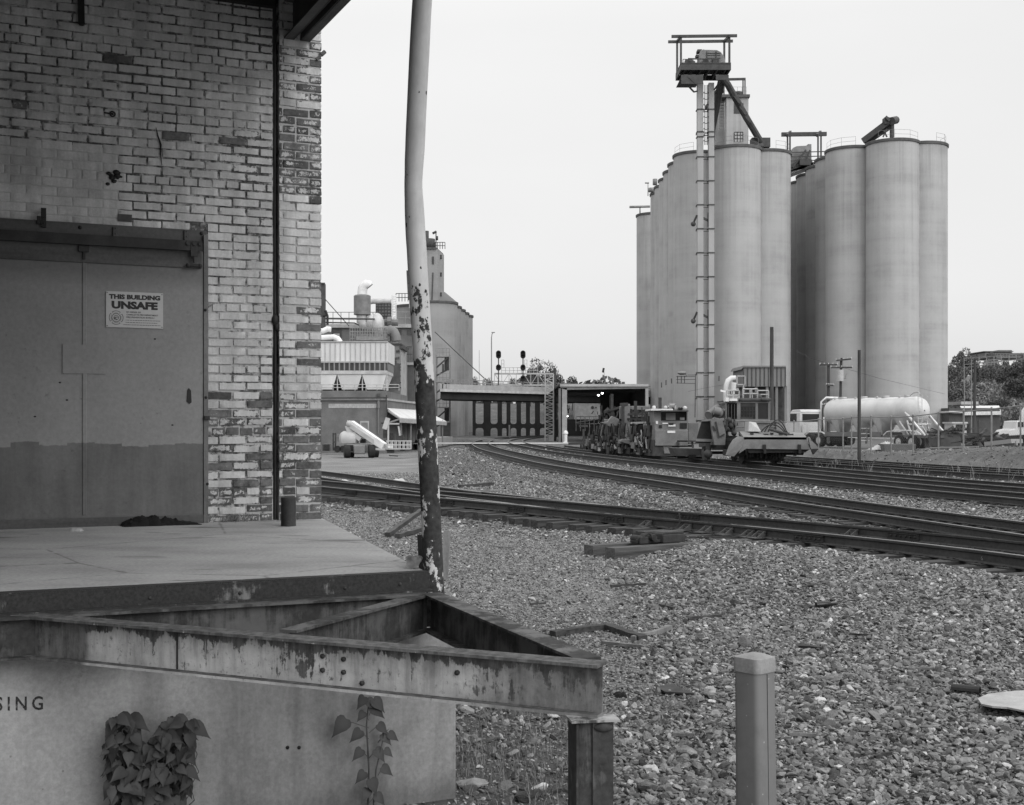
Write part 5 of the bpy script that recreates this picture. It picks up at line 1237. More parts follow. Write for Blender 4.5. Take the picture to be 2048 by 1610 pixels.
# brick mill buildings
M['band']=mat('pale_cornice',.38,.26,1.5,.8)
mlb=thing('mill_building','low brick mill building with pale cornice and faded white wall band','building',(GX(700,105),105,-.3)); YB=105
mb=MB(); mb.prism([(GX(560,YB),YB),(GX(772,YB),YB),(GX(835,125),125),(GX(560,125),125)],-.6,GZ(797,YB),'z'); wl_=mb.build('wall',M['brick_far'],mlb)
mb=MB(); mb.prism([(GX(560,YB),YB+.4),(GX(770,YB),YB+.4),(GX(815,125),124.6),(GX(560,125),124)],GZ(796.9,YB),GZ(781,YB),'z'); mb.build('parapet',M['brick_far'],mlb)
mb=MB(); mb.prism([(GX(560,YB),YB-.18),(GX(773.5,YB),YB-.18),(GX(838,125),125),(GX(560,125),125)],GZ(800.5,YB),GZ(796.5,YB),'z'); mb.build('cornice',M['band'],mlb)
mb=MB(); mb.pbox(657,807.5,753,816,YB-.03,.05); mb.build('faded_band',mat('faded_white_band',.42,.28,4,.85,stretch=(2,1,1)),wl_)
mb=MB(); mb.pbox(720,842,738,862,YB-.06,.1); wf_=mb.build('window',M['band'],wl_)
mb=MB(); mb.pbox(722.5,845,735.5,860,YB-.09,.06); mb.build('pane',M['grey_paint'],wf_)
mb=MB(); mb.bar(P(757,800,YB-.15),P(757,868,YB-.15),.1,.1); mb.cyl(P(757,802,YB-.15),P(757,816,YB-.15),.12,6); mb.build('downpipe',M['clad'],mlb)
mb=MB(); mb.bar(P(640,796,YB-.3),P(775,795,YB-.3),.1,.1); mb.bar(P(773,790,YB-.3),P(773,835,YB-.2),.09,.09); mb.pbox(754,787,760,793,YB+.2,.2); mb.build('conduit',M['headframe'],mlb)
# dust house of ribbed white sheet with three hoppers on the roof
dh=thing('dust_collector','white ribbed metal dust collector with hopper bottoms on the brick mill roof','dust collector',(GX(708,108),108,4.)); YD=107.
M['sheet']=mat('white_ribbed_sheet',.62,.5,.8,.5,stretch=(1,1,.25),fine=.04)
mb=MB(); mb.pbox(590,684,776,724,YD,6); up_=mb.build('upper_box',M['sheet'],dh)
mb=MB()
for k in range(17): mb.bar(P(610+k*10.1,684,YD-.03),P(610+k*10.1,723,YD-.03),.05,.06)
mb.bar(P(590,683.5,YD),P(776,683.5,YD),.2,.08); mb.bar(P(590,724,YD),P(776,724,YD),.2,.12); mb.build('rib',M['lightmetal'],up_)
mb=MB(); mb.prism([(YD+.05,GZ(725,YD)),(YD+6,GZ(725,YD)),(YD+6,GZ(741,YD)),(YD+.7,GZ(741,YD))],GX(590,YD),GX(774,YD),'x'); lw=mb.build('lower_skirt',M['clad'],dh)
mb=MB()
for k in range(17): a=P(608+k*10.1,725,YD); b=P(608+k*10.1,740,YD+.6); mb.bar(a,b,.12,.1)
mb.build('skirt_rib',M['sheet'],lw)
mb=MB(); mb.pbox(590,741,774,748,YD+.2,5.6); mb.build('girder',M['offwhite'],dh)
for i,(a,b,c,d) in enumerate(((590,624,612,602),(624,724-50,664,634),(674,724,714,684),(724,773,764,734))):
    mb=MB(); T=[P(a,748,YD+.3),P(b,748,YD+.3),P(b,748,YD+.3)+Vector((0,5.4,0)),P(a,748,YD+.3)+Vector((0,5.4,0))]; Bm=[P(d,779,YD+.35),P(c,779,YD+.35),P(c,779,YD+.35)+Vector((0,4,0)),P(d,779,YD+.35)+Vector((0,4,0))]
    mb.add(T+Bm,[(0,1,5,4),(1,2,6,5),(2,3,7,6),(3,0,4,7),(0,3,2,1),(4,5,6,7)]); mb.build('hopper',M['sheet'],dh)
mb=MB()
for p in (624,675,725,774): mb.bar(P(p,748,YD+.5),P(p,781,YD+.5),.1,.1); mb.bar(P(p,748,YD+5),P(p,781,YD+5),.1,.1)
railing(mb,[P(p,781,YD-.6) for p in range(600,800,22)],.5,.03); mb.build('support_leg',M['offwhite'],dh)
mb=MB(); mb.rng(GX(600,YD+3),GX(774,YD+3),YD+3,YD+3.1,GZ(780,YD),GZ(750,YD)); mb.build('back_panel',M['darkgrey'],dh)
# upper brick building behind, with windows
ub=thing('mill_building','taller flat roofed brick mill building behind the white dust collector','building',(GX(730,140),140,0)); YM=140
mb=MB(); mb.pbox(560,655,835,900,YM,18); w2=mb.build('wall',M['brick_far'],ub)
mb=MB(); mb.pbox(558,648,838,655.2,YM-.3,18.6); mb.build('roof_band',M['band'],ub)
for a,b,c,d in ((664,658,683,688),(793,660,803,670),(814,660,824,670)):
    mb=MB(); mb.pbox(a,b,c,d,YM-.05,.2); mb.build('window',M['darkgrey'],w2)
mb=MB(); mb.pbox(667,667,679,687,YM-.12,.1); mb.build('door',M['band'],w2)
mb=MB(); railing(mb,[P(p,648,YM) for p in range(650,830,16)],1.3,.04); mb.build('roof_railing',M['railing'],ub)
# grey annex tower with worn lettering smears
an=thing('mill_tower','grey concrete mill annex with dark worn wall markings, left of the pole','building',(GX(795,120),120,0)); YA=120
mb=MB(); mb.pbox(777,688,801,880,YA,8); w3=mb.build('wall',mat('annex_render',.20,.15,1,.85),an)
mb=MB(); mb.prism([(GX(801.2,YA),YA+.05),(GX(813,YA+6),YA+6),(GX(801.2,YA+6),YA+6)],-.5,GZ(694,YA),'z'); mb.build('side_wall',M['band'],an)
mb=MB(); mb.pbox(776,686.5,803,689,YA-.2,8.3); mb.bar(P(803,694,YA-.1),P(813,701,YA+5),.3,.3); mb.build('coping',M['headframe'],an)
mb=MB()
for q in (700,703):
    for k in range(6):
        if rnd.random()<.8: a=778+k*3.7; mb.pbox(a,q+rnd.uniform(-1,1),a+2.6,q+3.4,YA-.03,.05)
for k in range(6): a=778+k*3.6; mb.pbox(a,713+(6-k)*.7,a+2.7,718+(6-k)*.7,YA-.03,.05)
mb.build('worn_marking',M['headframe'],w3)
mb=MB(); mb.cyl(P(785,727,YA-1.2),P(785,776,YA-1.2),.7,14); mb.bar(P(777,723,YA-1),P(793,724,YA-1),.2,.25); mb.bar(P(778,727,YA-1.9),P(778,783,YA-1.9),.12,.12); mb.build('cyclone',M['headframe'],an)
mb=MB()
for q in (728,734,740,752,765,775): mb.bar(P(795,q,YA-.1),P(802,q,YA-.1),.1,.08)
railing(mb,[P(p,724,YA+4) for p in (814,818,822,826,830)],1.5,.04); mb.build('wall_fitting',M['headframe'],an)
bw_=thing('mill_building','dark brick mill wing between the grey annex and the bent pole','building',(GX(822,128),128,0))
mb=MB(); mb.pbox(813,729,842,880,128,9); mb.build('wall',mat('dark_far_brick',.10,.07,1,.9),bw_)
mb=MB(); mb.pbox(812,725,843,730,127.8,9.4); mb.pbox(812,803,843,806,127.7,.4); mb.build('cornice',M['band'],bw_)
# stack with silencer
sk=thing('exhaust_stack','white hooked exhaust stack with a grey silencer drum above the mill roof','stack',(GX(725,130),130,9)); YK=130
mb=MB(); mb.tube([P(x,y,YK) for x,y in ((739.5,573),(737,570),(733,569.5),(728,571.5),(725.5,577),(724.7,584),(724.3,592))],[.42,.5,.5,.5,.5,.5,.5],14); mb.build('hooked_outlet',M['white'],sk)
mb=MB(); mb.lathe([(.3,GZ(588.5,YK)),(.72,GZ(590,YK)),(.87,GZ(592,YK)),(.87,GZ(629.5,YK)),(.6,GZ(631,YK))],(GX(724.5,YK),YK,0),20); mb.build('silencer',M['grey_paint'],sk)
mb=MB(); mb.tube([P(x,y,YK) for x,y in ((723.5,630),(724,640),(727,648),(734,652),(742,650),(752,644))],.55,12); mb.ball(P(754,650,YK),1.25,8,(.6,1,1.)); mb.ball(P(745,648,YK),1.1,8,(.6,1,.9)); mb.build('fan_duct',M['offwhite'],sk)
mb=MB()
for p in range(700,775,5): mb.bar(P(p,655,YK-2),P(p,681,YK-2),.08,.08)
for q in (656,663,670,677): mb.bar(P(700,q,YK-2),P(775,q,YK-2),.07,.07)
mb.bar(P(713,677,YK-2),P(768,677,YK-2),.6,.4); mb.pbox(720,668,735,676,YK-1,1); mb.pbox(750,660,760,680,YK-1,1); mb.build('platform_frame',M['railing'],sk)
# bag filter
bf=thing('bag_filter','ribbed box filter with curved top duct and white ladder tower behind the stack','filter',(GX(767,134),134,9)); YF=134
mb=MB(); mb.pbox(752,606,782,626,YF,2.2); mb.prism([(GX(a,YF),GZ(b,YF)) for a,b in ((752,626),(782,626),(779,640),(758,640))],YF,YF+2,'y'); b1=mb.build('filter_body',M['clad'],bf)
mb=MB()
for p in (752,757,763,769,775,782): mb.bar(P(p,606,YF-.05),P(p,641,YF-.05),.08,.08)
for q in (613,619,625.5,632): mb.bar(P(752,q,YF-.05),P(782,q,YF-.05),.1,.08)
mb.build('rib',M['headframe'],b1)
mb=MB(); mb.tube([P(x,y,YF) for x,y in ((733,640),(734,620),(735.5,608),(739,604),(746,602.5),(782,602.5))],.28,10); mb.build('top_duct',M['offwhite'],bf)
mb=MB()
for p in (784,792): mb.bar(P(p,590,YF),P(p,641,YF),.1,.1)
for q in range(592,641,5): mb.bar(P(784,q,YF),P(792,q+2,YF),.07,.07); mb.bar(P(792,q,YF),P(784,q+4,YF),.06,.06)
mb.build('ladder_tower',M['white'],bf)
mb=MB(); mb.cyl(P(756,645,YF-.5),P(796,645,YF-.5),.35,8); mb.cyl(P(775,643,YF-1),P(783,643,YF-1),.5,8); mb.tube([P(775,664,YF-3),P(781,660,YF-3),P(787,664,YF-3),P(791,673,YF-3),P(792,682,YF-3)],.55,10); mb.pbox(774,668,780,683,YF-3.2,.8); mb.pbox(786,680,795,690,YF-3.4,.9); mb.build('duct',M['clad'],bf)
mb=MB()
for p in (752,782): mb.bar(P(p,640,YF+.3),P(p,655,YF+.3),.14,.14)
mb.build('filter_leg',M['headframe'],bf)
rd=thing('roof_duct','pale rounded roof duct lying on the dust collector at far left','duct',(GX(660,110),110,9))
mb=MB(); mb.tube([P(x,y,110) for x,y in ((600,675),(645,675),(668,673.5),(676,677),(681,684))],.22,10); mb.tube([P(x,y,111) for x,y in ((600,665),(646,662),(655,658),(662,659))],.25,10); mb.build('duct_pipe',M['white'],rd)
ma=thing('mill_mast','dark square duct rising above the mill roof at the edge of the brick warehouse','duct',(GX(645,115),115,9))
mb=MB(); mb.pbox(636,567,649,655,115,.8); mb.bar(P(642,566.5,114.9),P(650,566.5,114.9),.15,.1); mb.build('mast_box',M['headframe'],ma); mb=MB(); mb.tube([P(651,621,115),P(655,632,115),P(655,650,115)],.12,6); mb.tube([P(646,632,115),P(655,631,115)],.1,6); mb.build('side_pipe',M['black'],ma)
cb=MB(); cb.tube([P(650,598,114),P(698,652,122)],.04,5); o=cb.build('guy_wire',M['headframe'],None); tag(o,'thin guy wire slanting down to the mill roof at far left','wire')
cb=MB(); cb.tube([P(870,664,182),P(905,697,178),P(968,756,172)],.07,5); o=cb.build('cable_conveyor',M['headframe'],None); tag(o,'dark cable slanting from the mill silos down to the bridge','cable')
cb=MB(); cb.tube([P(650,637,118),P(740,638,126),P(757,638,132)],.09,5); cb.tube([P(650,645,118),P(709,646,124),P(717,650,125)],.07,5); o=cb.build('roof_pipe',M['headframe'],None); tag(o,'thin horizontal pipes running above the mill roof past the silencer','pipe')
# awning of the mill dock
aw=thing('mill_awning','pale sloping awning over the loading bays on the side of the mill','awning',(GX(830,112),112,0))
mb=MB(); a,b,c,d=P(772,818,YB+.5),P(800,838,YB-1.5),P(893,845,131),P(848,822,131)
dz=Vector((0,0,.12)); mb.add([a,b,c,d,a+dz,b+dz,c+dz,d+dz],[(3,2,1,0),(4,5,6,7),(0,1,5,4),(1,2,6,5),(2,3,7,6),(3,0,4,7)]); mb.build('awning_roof',M['sheet'],aw)
mb=MB(); mb.bar(b-dz,c-dz,.08,.35); mb.bar(P(776,846,YB),P(800,838,YB-1.2),.12,.12); mb.bar(P(776,822,YB),P(800,838,YB-1.2),.1,.1); mb.build('awning_edge',M['band'],aw)
mb=MB()
for x,y in ((802,YB+1),(822,110),(842,116),(866,124),(885,129)): mb.bar(P(x,840,y),P(x,884,y)+Vector((0,0,-.5)),.14,.14)
mb.build('awning_post',M['clad'],aw)
mb=MB(); mb.prism([(GX(790,112),112),(GX(870,128),128),(GX(862,129),129),(GX(785,113),113)],-.5,GZ(845,112),'z'); mb.build('bay_wall',M['darkgrey'],aw)
mb=MB()
for k in range(9): t_=k/9; y=111.6+15*t_; px=796+70*t_; mb.bar(P(px,846,y),P(px,884,y),.25,.1)
mb.build('bay_door',M['clad'],aw)
mb=MB(); mb.prism([(GX(835,119),119),(GX(905,150),150),(GX(860,150),150),(GX(830,121),121)],-.5,.55,'z'); mb.build('loading_platform',M['silo_far'],aw)
# ================================================================== ROAD CROSSING, BRIDGE, SIGNALS
mb=MB(); n=40
for i in range(n+1):
    x=-30+60*i/n; w_=3.2; y=121-.05*x; zz=.20 if -8<x<9 else .20-.16*min(1,(abs(x-.5)-8.5)/10)
    mb.v+=[(x,y-w_,zz-.05),(x,y-w_+.5,zz),(x,y+w_-.5,zz),(x,y+w_,zz-.05)]
for i in range(n):
    for k in range(3): mb.f.append((i*4+k,i*4+k+1,i*4+k+5,i*4+k+4)); mb.sm.append(False)
kind(mb.build('crossing_road',mat('pale_road',.36,.26,.4,.9,.2,20),None),'structure')
br=thing('road_bridge','concrete road overpass with pale parapet spanning the curving tracks','bridge',(8,185,0))
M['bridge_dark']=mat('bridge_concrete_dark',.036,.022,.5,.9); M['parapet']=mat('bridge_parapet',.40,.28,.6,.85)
YL,YR=168.,200.
def by(px): return YL+(YR-YL)*(px-905)/(1330-905)
def bpt(px,py,d=0.): 
    y=by(px)+d; return P(px,py,by(px))+Vector((0,d,0))
zt_,zb_=GZ(772,by(1000)),GZ(786.5,by(1000))
mb=MB()
def slabq(mb,pxa,pxb,z0,z1,d0,d1):
    a=bpt(pxa,800); b=bpt(pxb,800)
    mb.prism([(a.x,a.y+d0),(b.x,b.y+d0),(b.x,b.y+d1),(a.x,a.y+d1)],z0,z1,'z')
slabq(mb,880,1345,zb_,zb_+.35,0,11); mb.build('deck',M['offwhite'],br)
mb=MB(); slabq(mb,880,1345,zb_+.36,zt_,.0,.3); slabq(mb,880,1345,zb_+.36,zt_,10.7,11); mb.build('parapet',M['parapet'],br)
mb=MB()
for k in range(70):
    px=885+k*6.5; a=bpt(px,800,-.06); mb.rng(a.x-.09,a.x+.09,a.y-.05,a.y+.05,zb_+.4,zt_)
mb.build('parapet_rib',M['bridge_dark'],br)
mb=MB()
for d in (0.15,10.85):
    for z in (zt_+.25,zt_+.6): mb.bar(bpt(885,800,d)*1+Vector((0,0,z-bpt(885,800).z)),bpt(1340,800,d)+Vector((0,0,z-bpt(1340,800).z)),.09,.1)
    for k in range(46): a=bpt(886+k*10,800,d); mb.bar((a.x,a.y,zt_),(a.x,a.y,zt_+.65),.1,.1)
mb.build('bridge_railing',M['railing'],br)
mb=MB()
for d in (1,4,7,10): slabq(mb,880,1345,zb_-1.0,zb_-.003,d,d+.4)
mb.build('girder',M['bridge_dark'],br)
# pier wall with two tiers of openings
YP=203.; mb=MB()
cols_=[(945,951),(967,981),(995,1004),(1013,1021),(1033,1042),(1052,1060),(1070,1080),(1092,1104)]
zf=GZ(876,YP); zl0,zl1=GZ(856,YP),GZ(848,YP); zh=GZ(802,YP); ztp_=GZ(786,YP)
for a,b in cols_: mb.rng(GX(a,YP),GX(b,YP),YP,YP+1.2,zf,ztp_)
for (a,b),(c,d) in zip(cols_,cols_[1:]):
    x0,x1=GX(b,YP),GX(c,YP); r_=min(.35,(x1-x0)/3)
    # beams between columns; rounded corners at the openings
    mb.rng(x0,x1,YP+.05,YP+1.15,zl0,zl1); mb.rng(x0,x1,YP+.05,YP+1.15,zh,ztp_-.01)
    for xs,sg_ in ((x0,1),(x1,-1)):
        for zz,up in ((zh,-1),(zl1,1),(zl0,-1)):
            mb.prism([(xs,zz),(xs+sg_*r_,zz),(xs+sg_*r_*.3,zz+up*r_*.3),(xs,zz+up*r_)],YP+.1,YP+1.1,'y')
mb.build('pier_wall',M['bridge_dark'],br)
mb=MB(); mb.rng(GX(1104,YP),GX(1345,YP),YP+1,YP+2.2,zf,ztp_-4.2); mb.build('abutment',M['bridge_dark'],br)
# signal gantry
sgz=thing('signal_gantry','pale lattice signal gantry mast and walkway over the tracks before the bridge','signal gantry',(GX(1099,140),140,0)); YG=140.
M['gantry']=mat('gantry_galvanised',.42,.32,1,.5)
mb=MB()
for p in (1090.5,1107):
    for d in (0,1.0): mb.bar(P(p,885,YG)+Vector((0,d,0)),P(p,748,YG)+Vector((0,d,0)),.11,.11)
for k,q in enumerate(range(752,876,7)):
    mb.bar(P(1090.5,q,YG),P(1107,q,YG),.06,.06); a,b=(1090.5,1107) if k%2 else (1107,1090.5); mb.bar(P(a,q,YG),P(b,q+7,YG),.055,.055); mb.bar(P(a,q,YG)+Vector((0,1,0)),P(b,q+7,YG)+Vector((0,1,0)),.05,.05)
mb.build('mast',M['gantry'],sgz)
mb=MB()
for q in (747,770):
    for d in (0,1.2): mb.bar(P(989,q,YG)+Vector((0,d,0)),P(1107,q,YG)+Vector((0,d,0)),.13,.13)
for k in range(8): p=989+k*14.5; mb.bar(P(p,747,YG),P(p,770,YG),.07,.07); mb.bar(P(p,770 if k%2 else 747,YG),P(p+14.5,747 if k%2 else 770,YG),.06,.06)
mb.build('arm_truss',M['gantry'],sgz)
mb=MB(); railing(mb,[P(p,747,YG) for p in range(1003,1082,8)],.65,.025); railing(mb,[P(p,710+26,YG) for p in (1003,1008,)],.9,.025); railing(mb,[P(p,736,YG) for p in (1049,1054)],.9,.025); mb.build('walkway_railing',M['gantry'],sgz)
mb=MB(); mb.pbox(1098,870,1108,886,YG-.3,1.6); mb.build('footing',M['parapet'],sgz)
for i,(px,heads,bot) in enumerate(((997,(709,735),770),(1046,(709,735,757),770))):
    t=thing('railway_signal',('left black railway signal mast with two hooded heads on the gantry','right black railway signal mast with three hooded heads on the gantry')[i],'signal',(GX(px,YG),YG-.4,0),0,'railway signals')
    mb=MB(); mb.bar(P(px,705,YG-.25),P(px,bot,YG-.25),.12,.12); mb.build('signal_pole',M['headframe'],t)
    for j,q in enumerate(heads):
        h_=8.2 if j==0 else 6.3; c=P(px,q,YG-.42); s_=YG/F; R1=5.2*s_; hz_=(h_-5.2)*s_
        mb=MB(); pr=[(R1*math.cos(a),(hz_ if math.sin(a)>0 else -hz_)+R1*math.sin(a)) for a in np.linspace(0,2*math.pi,25)[:-1]]
        mb.prism([(c.x+u,c.z+v) for u,v in pr],c.y,c.y+.05,'y'); hd=mb.build('signal_head',M['black'],t)
        mb=MB()
        for e in ((hz_,-hz_) if j==0 else (hz_*.5,)):
            mb.lathe([(.17,0),(.17,.35)],(0,0,0),12,True,0,math.pi); 
            for k in range(len(mb.v)-26,len(mb.v)): x,y,z=mb.v[k]; mb.v[k]=(c.x+x,c.y-z,c.z+e+y)
        mb.build('hood',M['black'],hd,fix=False)
# open fronted steel shed
M['shed']=mat('shed_frame',.30,.22,1,.7)
shd=thing('open_shed','open fronted flat steel shed beside the tracks with a pale fascia and dark inside','shed',(GX(1205,127),127,0)); YH_=127.
mb=MB(); mb.pbox(1122,776,1134,886,YH_,.5); mb.prism([(GX(1117,YH_+2),YH_+2.),(GX(1122,YH_),YH_),(GX(1124,YH_),YH_+.0),(GX(1124,YH_),YH_+2.)],-.3,GZ(776,YH_),'z'); mb.pbox(1291,777,1297,812,YH_,.5); mb.build('column',M['shed'],shd)
mb=MB(); mb.pbox(1120,768,1297,773,YH_-.15,.5); mb.build('fascia',M['parapet'],shd)
mb=MB(); mb.prism([(GX(1120,YH_),GZ(773,YH_)),(GX(1297,YH_),GZ(773,YH_)),(GX(1297,YH_),GZ(777,YH_)),(GX(1132,YH_),GZ(779.5,YH_)),(GX(1122,YH_),GZ(776.5,YH_))],YH_,YH_+.3,'y'); mb.build('header_beam',M['grey_paint'],shd)
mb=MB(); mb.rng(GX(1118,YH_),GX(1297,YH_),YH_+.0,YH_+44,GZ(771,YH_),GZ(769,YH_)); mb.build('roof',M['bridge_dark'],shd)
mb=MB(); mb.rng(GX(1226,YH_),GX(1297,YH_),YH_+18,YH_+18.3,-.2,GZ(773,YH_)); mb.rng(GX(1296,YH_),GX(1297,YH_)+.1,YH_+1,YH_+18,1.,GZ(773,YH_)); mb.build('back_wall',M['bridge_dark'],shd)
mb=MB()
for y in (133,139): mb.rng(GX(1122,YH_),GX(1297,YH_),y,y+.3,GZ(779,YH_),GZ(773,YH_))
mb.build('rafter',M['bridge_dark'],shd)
lm=emit('lit_lamp',6.)
for i,(px,py,y_,l_) in enumerate(((1197,790,140,'left one of two lit lamps under the open shed roof'),(1204.5,786,138,'right higher one of two lit lamps under the open shed roof'),(1135,832,128,'small lit lamp low on the left column of the open shed'))):
    t=thing('floodlight',l_,'lamp',P(px,py,y_),0,'lit shed lamps'); mb=MB(); r_=.13 if i<2 else .08; mb.ball(P(px,py,y_),r_,6); mb.build('bulb',lm,t); c=P(px,py,y_); mb=MB(); mb.lathe([(r_*1.3,0),(r_*1.2,.12),(.02,.25)],c+Vector((0,.0,r_*.3)),10); mb.bar(c+Vector((0,0,.2)),c+Vector((0,0,.45)),.05,.05); mb.build('lamp_cap',M['grey_paint'],t)
wb=thing('white_building','white low building with two round dark windows far behind the open shed','building',(GX(1190,215),215,0))
mb=MB(); mb.pbox(1152,801,1222,868,215,10); wv=mb.build('wall',M['offwhite'],wb); mb=MB(); mb.pbox(1150,799,1224,802,214.7,10.6); mb.build('roof_edge',M['sheet'],wb)
for px,r_ in ((1185,3.),(1192.,1.6),(1216,1.4)): mb=MB(); c=P(px,815,214.9); mb.cyl(c,c+Vector((0,.15,0)),r_*215/F,14); mb.build('round_window',M['darkgrey'],wv)
mb=MB(); mb.pbox(1203,785,1212,862,200,1.5); mb.pbox(1199,789,1215,795,199.6,2.2); o=mb.build('pale_column',M['shed'],None,bevel=.05); tag(o,'pale square concrete column with a wider top seen through the open shed','column')
# rail barrier / fence in front of the white building
fb_=thing('pipe_railing','thin pale pipe railing and posts seen inside the open shed','railing',(GX(1190,150),150,0)); mb=MB(); railing(mb,[P(p,862,150) for p in range(1152,1215,9)],1.7,.04); mb.bar(P(1152,845,150),P(1208,836,150),.08,.12); mb.build('rail_frame',M['gantry'],fb_)
# hydrant-like white post
o=MB(); c=P(1131,888,126); o.lathe([(.22,-.1),(.24,.15),(.18,.2),(.18,.95),(.26,1.0),(.26,1.12),(.17,1.3),(.02,1.36)],(c.x,c.y,c.z),14); o=o.build('white_bollard',M['white'],None); tag(o,'white rounded bollard in front of the left column of the open shed','bollard')
def pole(name,label,px,y0,y1,Y,w,m,cat='pole',group=None,extra=None,lean=0.):
    t=thing(name,label,cat,(GX(px,Y),Y,0),0,group); mb=MB(); b=P(px,y1,Y); b.z=min(b.z,GZ(y1,Y)); tp=P(px+lean,y0,Y); mb.tube([b-Vector((0,0,.5)),tp],[w/2*1.1,w/2*.9],12); mb.build('shaft',m,t)
    if extra: extra(t,Y)
    return t
pole('utility_pole','dark wooden pole standing against the lattice gantry mast',1109.5,736,884,142,.36,M['wood_pole'])
pole('timber_post','bare dark timber post in front of the metal clad hut',1543.5,654,900,82,.26,M['wood_pole'])
pole('timber_post','bare dark timber post in front of the white tank trailer',1718.5,700,908,60.5,.165,M['wood_pole'])
def xarm(rows,ins=True):
    def f(t,Y):
        mb=MB()
        for a,b,q,h in rows: mb.bar(P(a,q,Y-.2),P(b,q+h,Y-.2),.12,.14)
        mb.build('crossarm',M['wood_pole'],t)
        mb=MB()
        for a,b,q,h in rows:
            for k in range(5): px=a+(b-a)*k/4; c=P(px,q+h*k/4-1.8,Y-.2); mb.cyl(c-Vector((0,0,.06)),c+Vector((0,0,.09)),.06,6)
        mb.build('insulator',M['offwhite'],t)
    return f
pole('utility_pole','thin wooden utility pole with one crossarm between the silo clusters',1657,726,890,110,.26,M['wood_pole'],extra=xarm([(1640,1674,729.5,0.),(1653,1667,770,1),(1645,1660,811,-2)]))
def tr_(t,Y):
    xarm([(1672,1702,721,-3),(1662,1704,735,0)])(t,Y); mb=MB(); c=P(1680,751,Y-.35); mb.cyl(c-Vector((0,0,.5)),c+Vector((0,0,.5)),.32,10); mb.build('transformer',M['gantry'],t); mb=MB(); mb.bar(P(1683,758,Y),P(1692,757,Y),.1,.1); mb.bar(P(1690,757,Y),P(1693,747,Y),.08,.08); mb.build('fuse_arm',M['railing'],t)
pole('utility_pole','leaning wooden utility pole with two crossarms and a transformer before the right silos',1679,716,890,112,.26,M['wood_pole'],extra=tr_,lean=3.5)
pole('utility_pole','tall thin wooden pole at far right before the wooded hill',1948,722,892,120,.28,M['wood_pole'],lean=2)
def lamp_arm(t,Y):
    mb=MB(); mb.tube([P(983,676,Y),P(984,668,Y),P(986,665.5,Y)],.06,5); mb.box(P(986.5,665,Y),(.5,.25,.12)); mb.build('lamp_head',M['railing'],t)
pole('street_lamp','tall thin street lamp rising above the bridge left of the signals',983,674,765,182,.16,M['railing'],'street lamp',extra=lamp_arm)
pole('radio_mast','very thin pale radio mast far behind the bridge',958.5,700,765,260,.12,M['gantry'],'mast')
t=thing('street_lamp','thin street lamp with dark hanging head above the right end of the bridge','street lamp',(GX(1207,190),190,0)); mb=MB(); mb.bar(P(1209,768,190),P(1208,740,190),.06,.06); mb.build('shaft',M['gantry'],t); mb=MB(); mb.bar(P(1207.5,736,190),P(1205.8,745,190),.3,.25); mb.build('lamp_head',M['headframe'],t)
pole('signal_post','short pale post on a white base in front of the bridge pier',1018.5,850,872,178,.25,M['grey_paint'])
# ================================================================== MACHINES ON THE SIDING
M['mach']=mat('machine_yellow_grey',.19,.12,1.2,.55,.1,20,fine=.12); M['mach_dk']=mat('machine_greasy_iron',.05,.025,3,.65,.2,20); M['hose']=mat('black_hose',.02,.015,5,.5)
M['pale']=mat('pale_machine_panel',.42,.30,2,.6)
def wheel(mb,c,r,w,ax): c=Vector(c); ax=Vector(ax).normalized(); mb.cyl(c-ax*w/2,c+ax*w/2,r,20)
rg=thing('ballast_regulator','grey ballast regulator with a wide plough and glazed cab on the siding','track machine',(10.7,54.6,ZH),math.radians(8.5))
def m3c(y): 
    i=np.argmin(abs(M3[:,1]-y)); q=M3[i]+normals(M3)[i]*.75; return Vector((q[0],q[1],ZH))
AX=Vector((math.cos(math.radians(8.5)),math.sin(math.radians(8.5)),0)); FW=Vector((-AX.y,AX.x,0))
for y in (54.2,59.2):
    c=m3c(y)+Vector((-.30,0,.36)); 
    for s_ in (-.72,.72):
        mb=MB(); wheel(mb,c+AX*s_,.36,.12,AX); wheel(mb,c+AX*(s_*.92),.40,.03,AX); mb.build('wheel',M['mach_dk'],rg)
    mb=MB(); mb.cyl(c-AX*.8,c+AX*.8,.07,8); mb.build('axle',M['mach_dk'],rg)
mb=MB()
for s_ in (-.6,.6): a=m3c(53)+Vector((-.3,0,.75)); mb.bar(a+AX*s_,a+AX*s_+FW*7.5,.14,.3)
a=m3c(53)+Vector((-.3,0,.98)); mb.bar(a,a+FW*7.5,1.35,.12); mb.build('frame',M['mach_dk'],rg)
YR1=52.3
mb=MB() # plough box: sloping deck and front panel
def pq(l): return [(GX(a,YR1),GZ(b,YR1)) for a,b in l]
fp=[(1478,872.5),(1611,873),(1624,898),(1622,899),(1490,897.5),(1481,905),(1472,914),(1462,915),(1457,900)]
mb.prism(pq([(1487,874),(1613,874.5),(1620,899),(1492,897.5),(1484,903),(1478,907)]),YR1,YR1+.12,'y')
T=[P(1487,874,YR1),P(1613,874.5,YR1),P(1606,864,YR1+1.9),P(1479,862.5,YR1+1.9)]; mb.add([v for v in T]+[v-Vector((0,0,.1)) for v in T],[(0,1,2,3),(7,6,5,4),(0,4,5,1),(1,5,6,2),(2,6,7,3),(3,7,4,0)])
pb=mb.build('plough_box',M['mach'],rg)
mb=MB(); T=[P(1477,872,YR1+.3),P(1488,875,YR1-.02),P(1484,893,YR1-.02),P(1478,902,YR1-.02),P(1468,913,YR1+.1),P(1452,910,YR1+.3),P(1458,893,YR1+.4),P(1466,880,YR1+.4)]
mb.add(T+[v+Vector((0,.12,0)) for v in T],[tuple(range(8)),tuple(range(15,7,-1))]+[(i,(i+1)%8,(i+1)%8+8,i+8) for i in range(8)]); mb.build('side_mouldboard',M['mach'],rg)
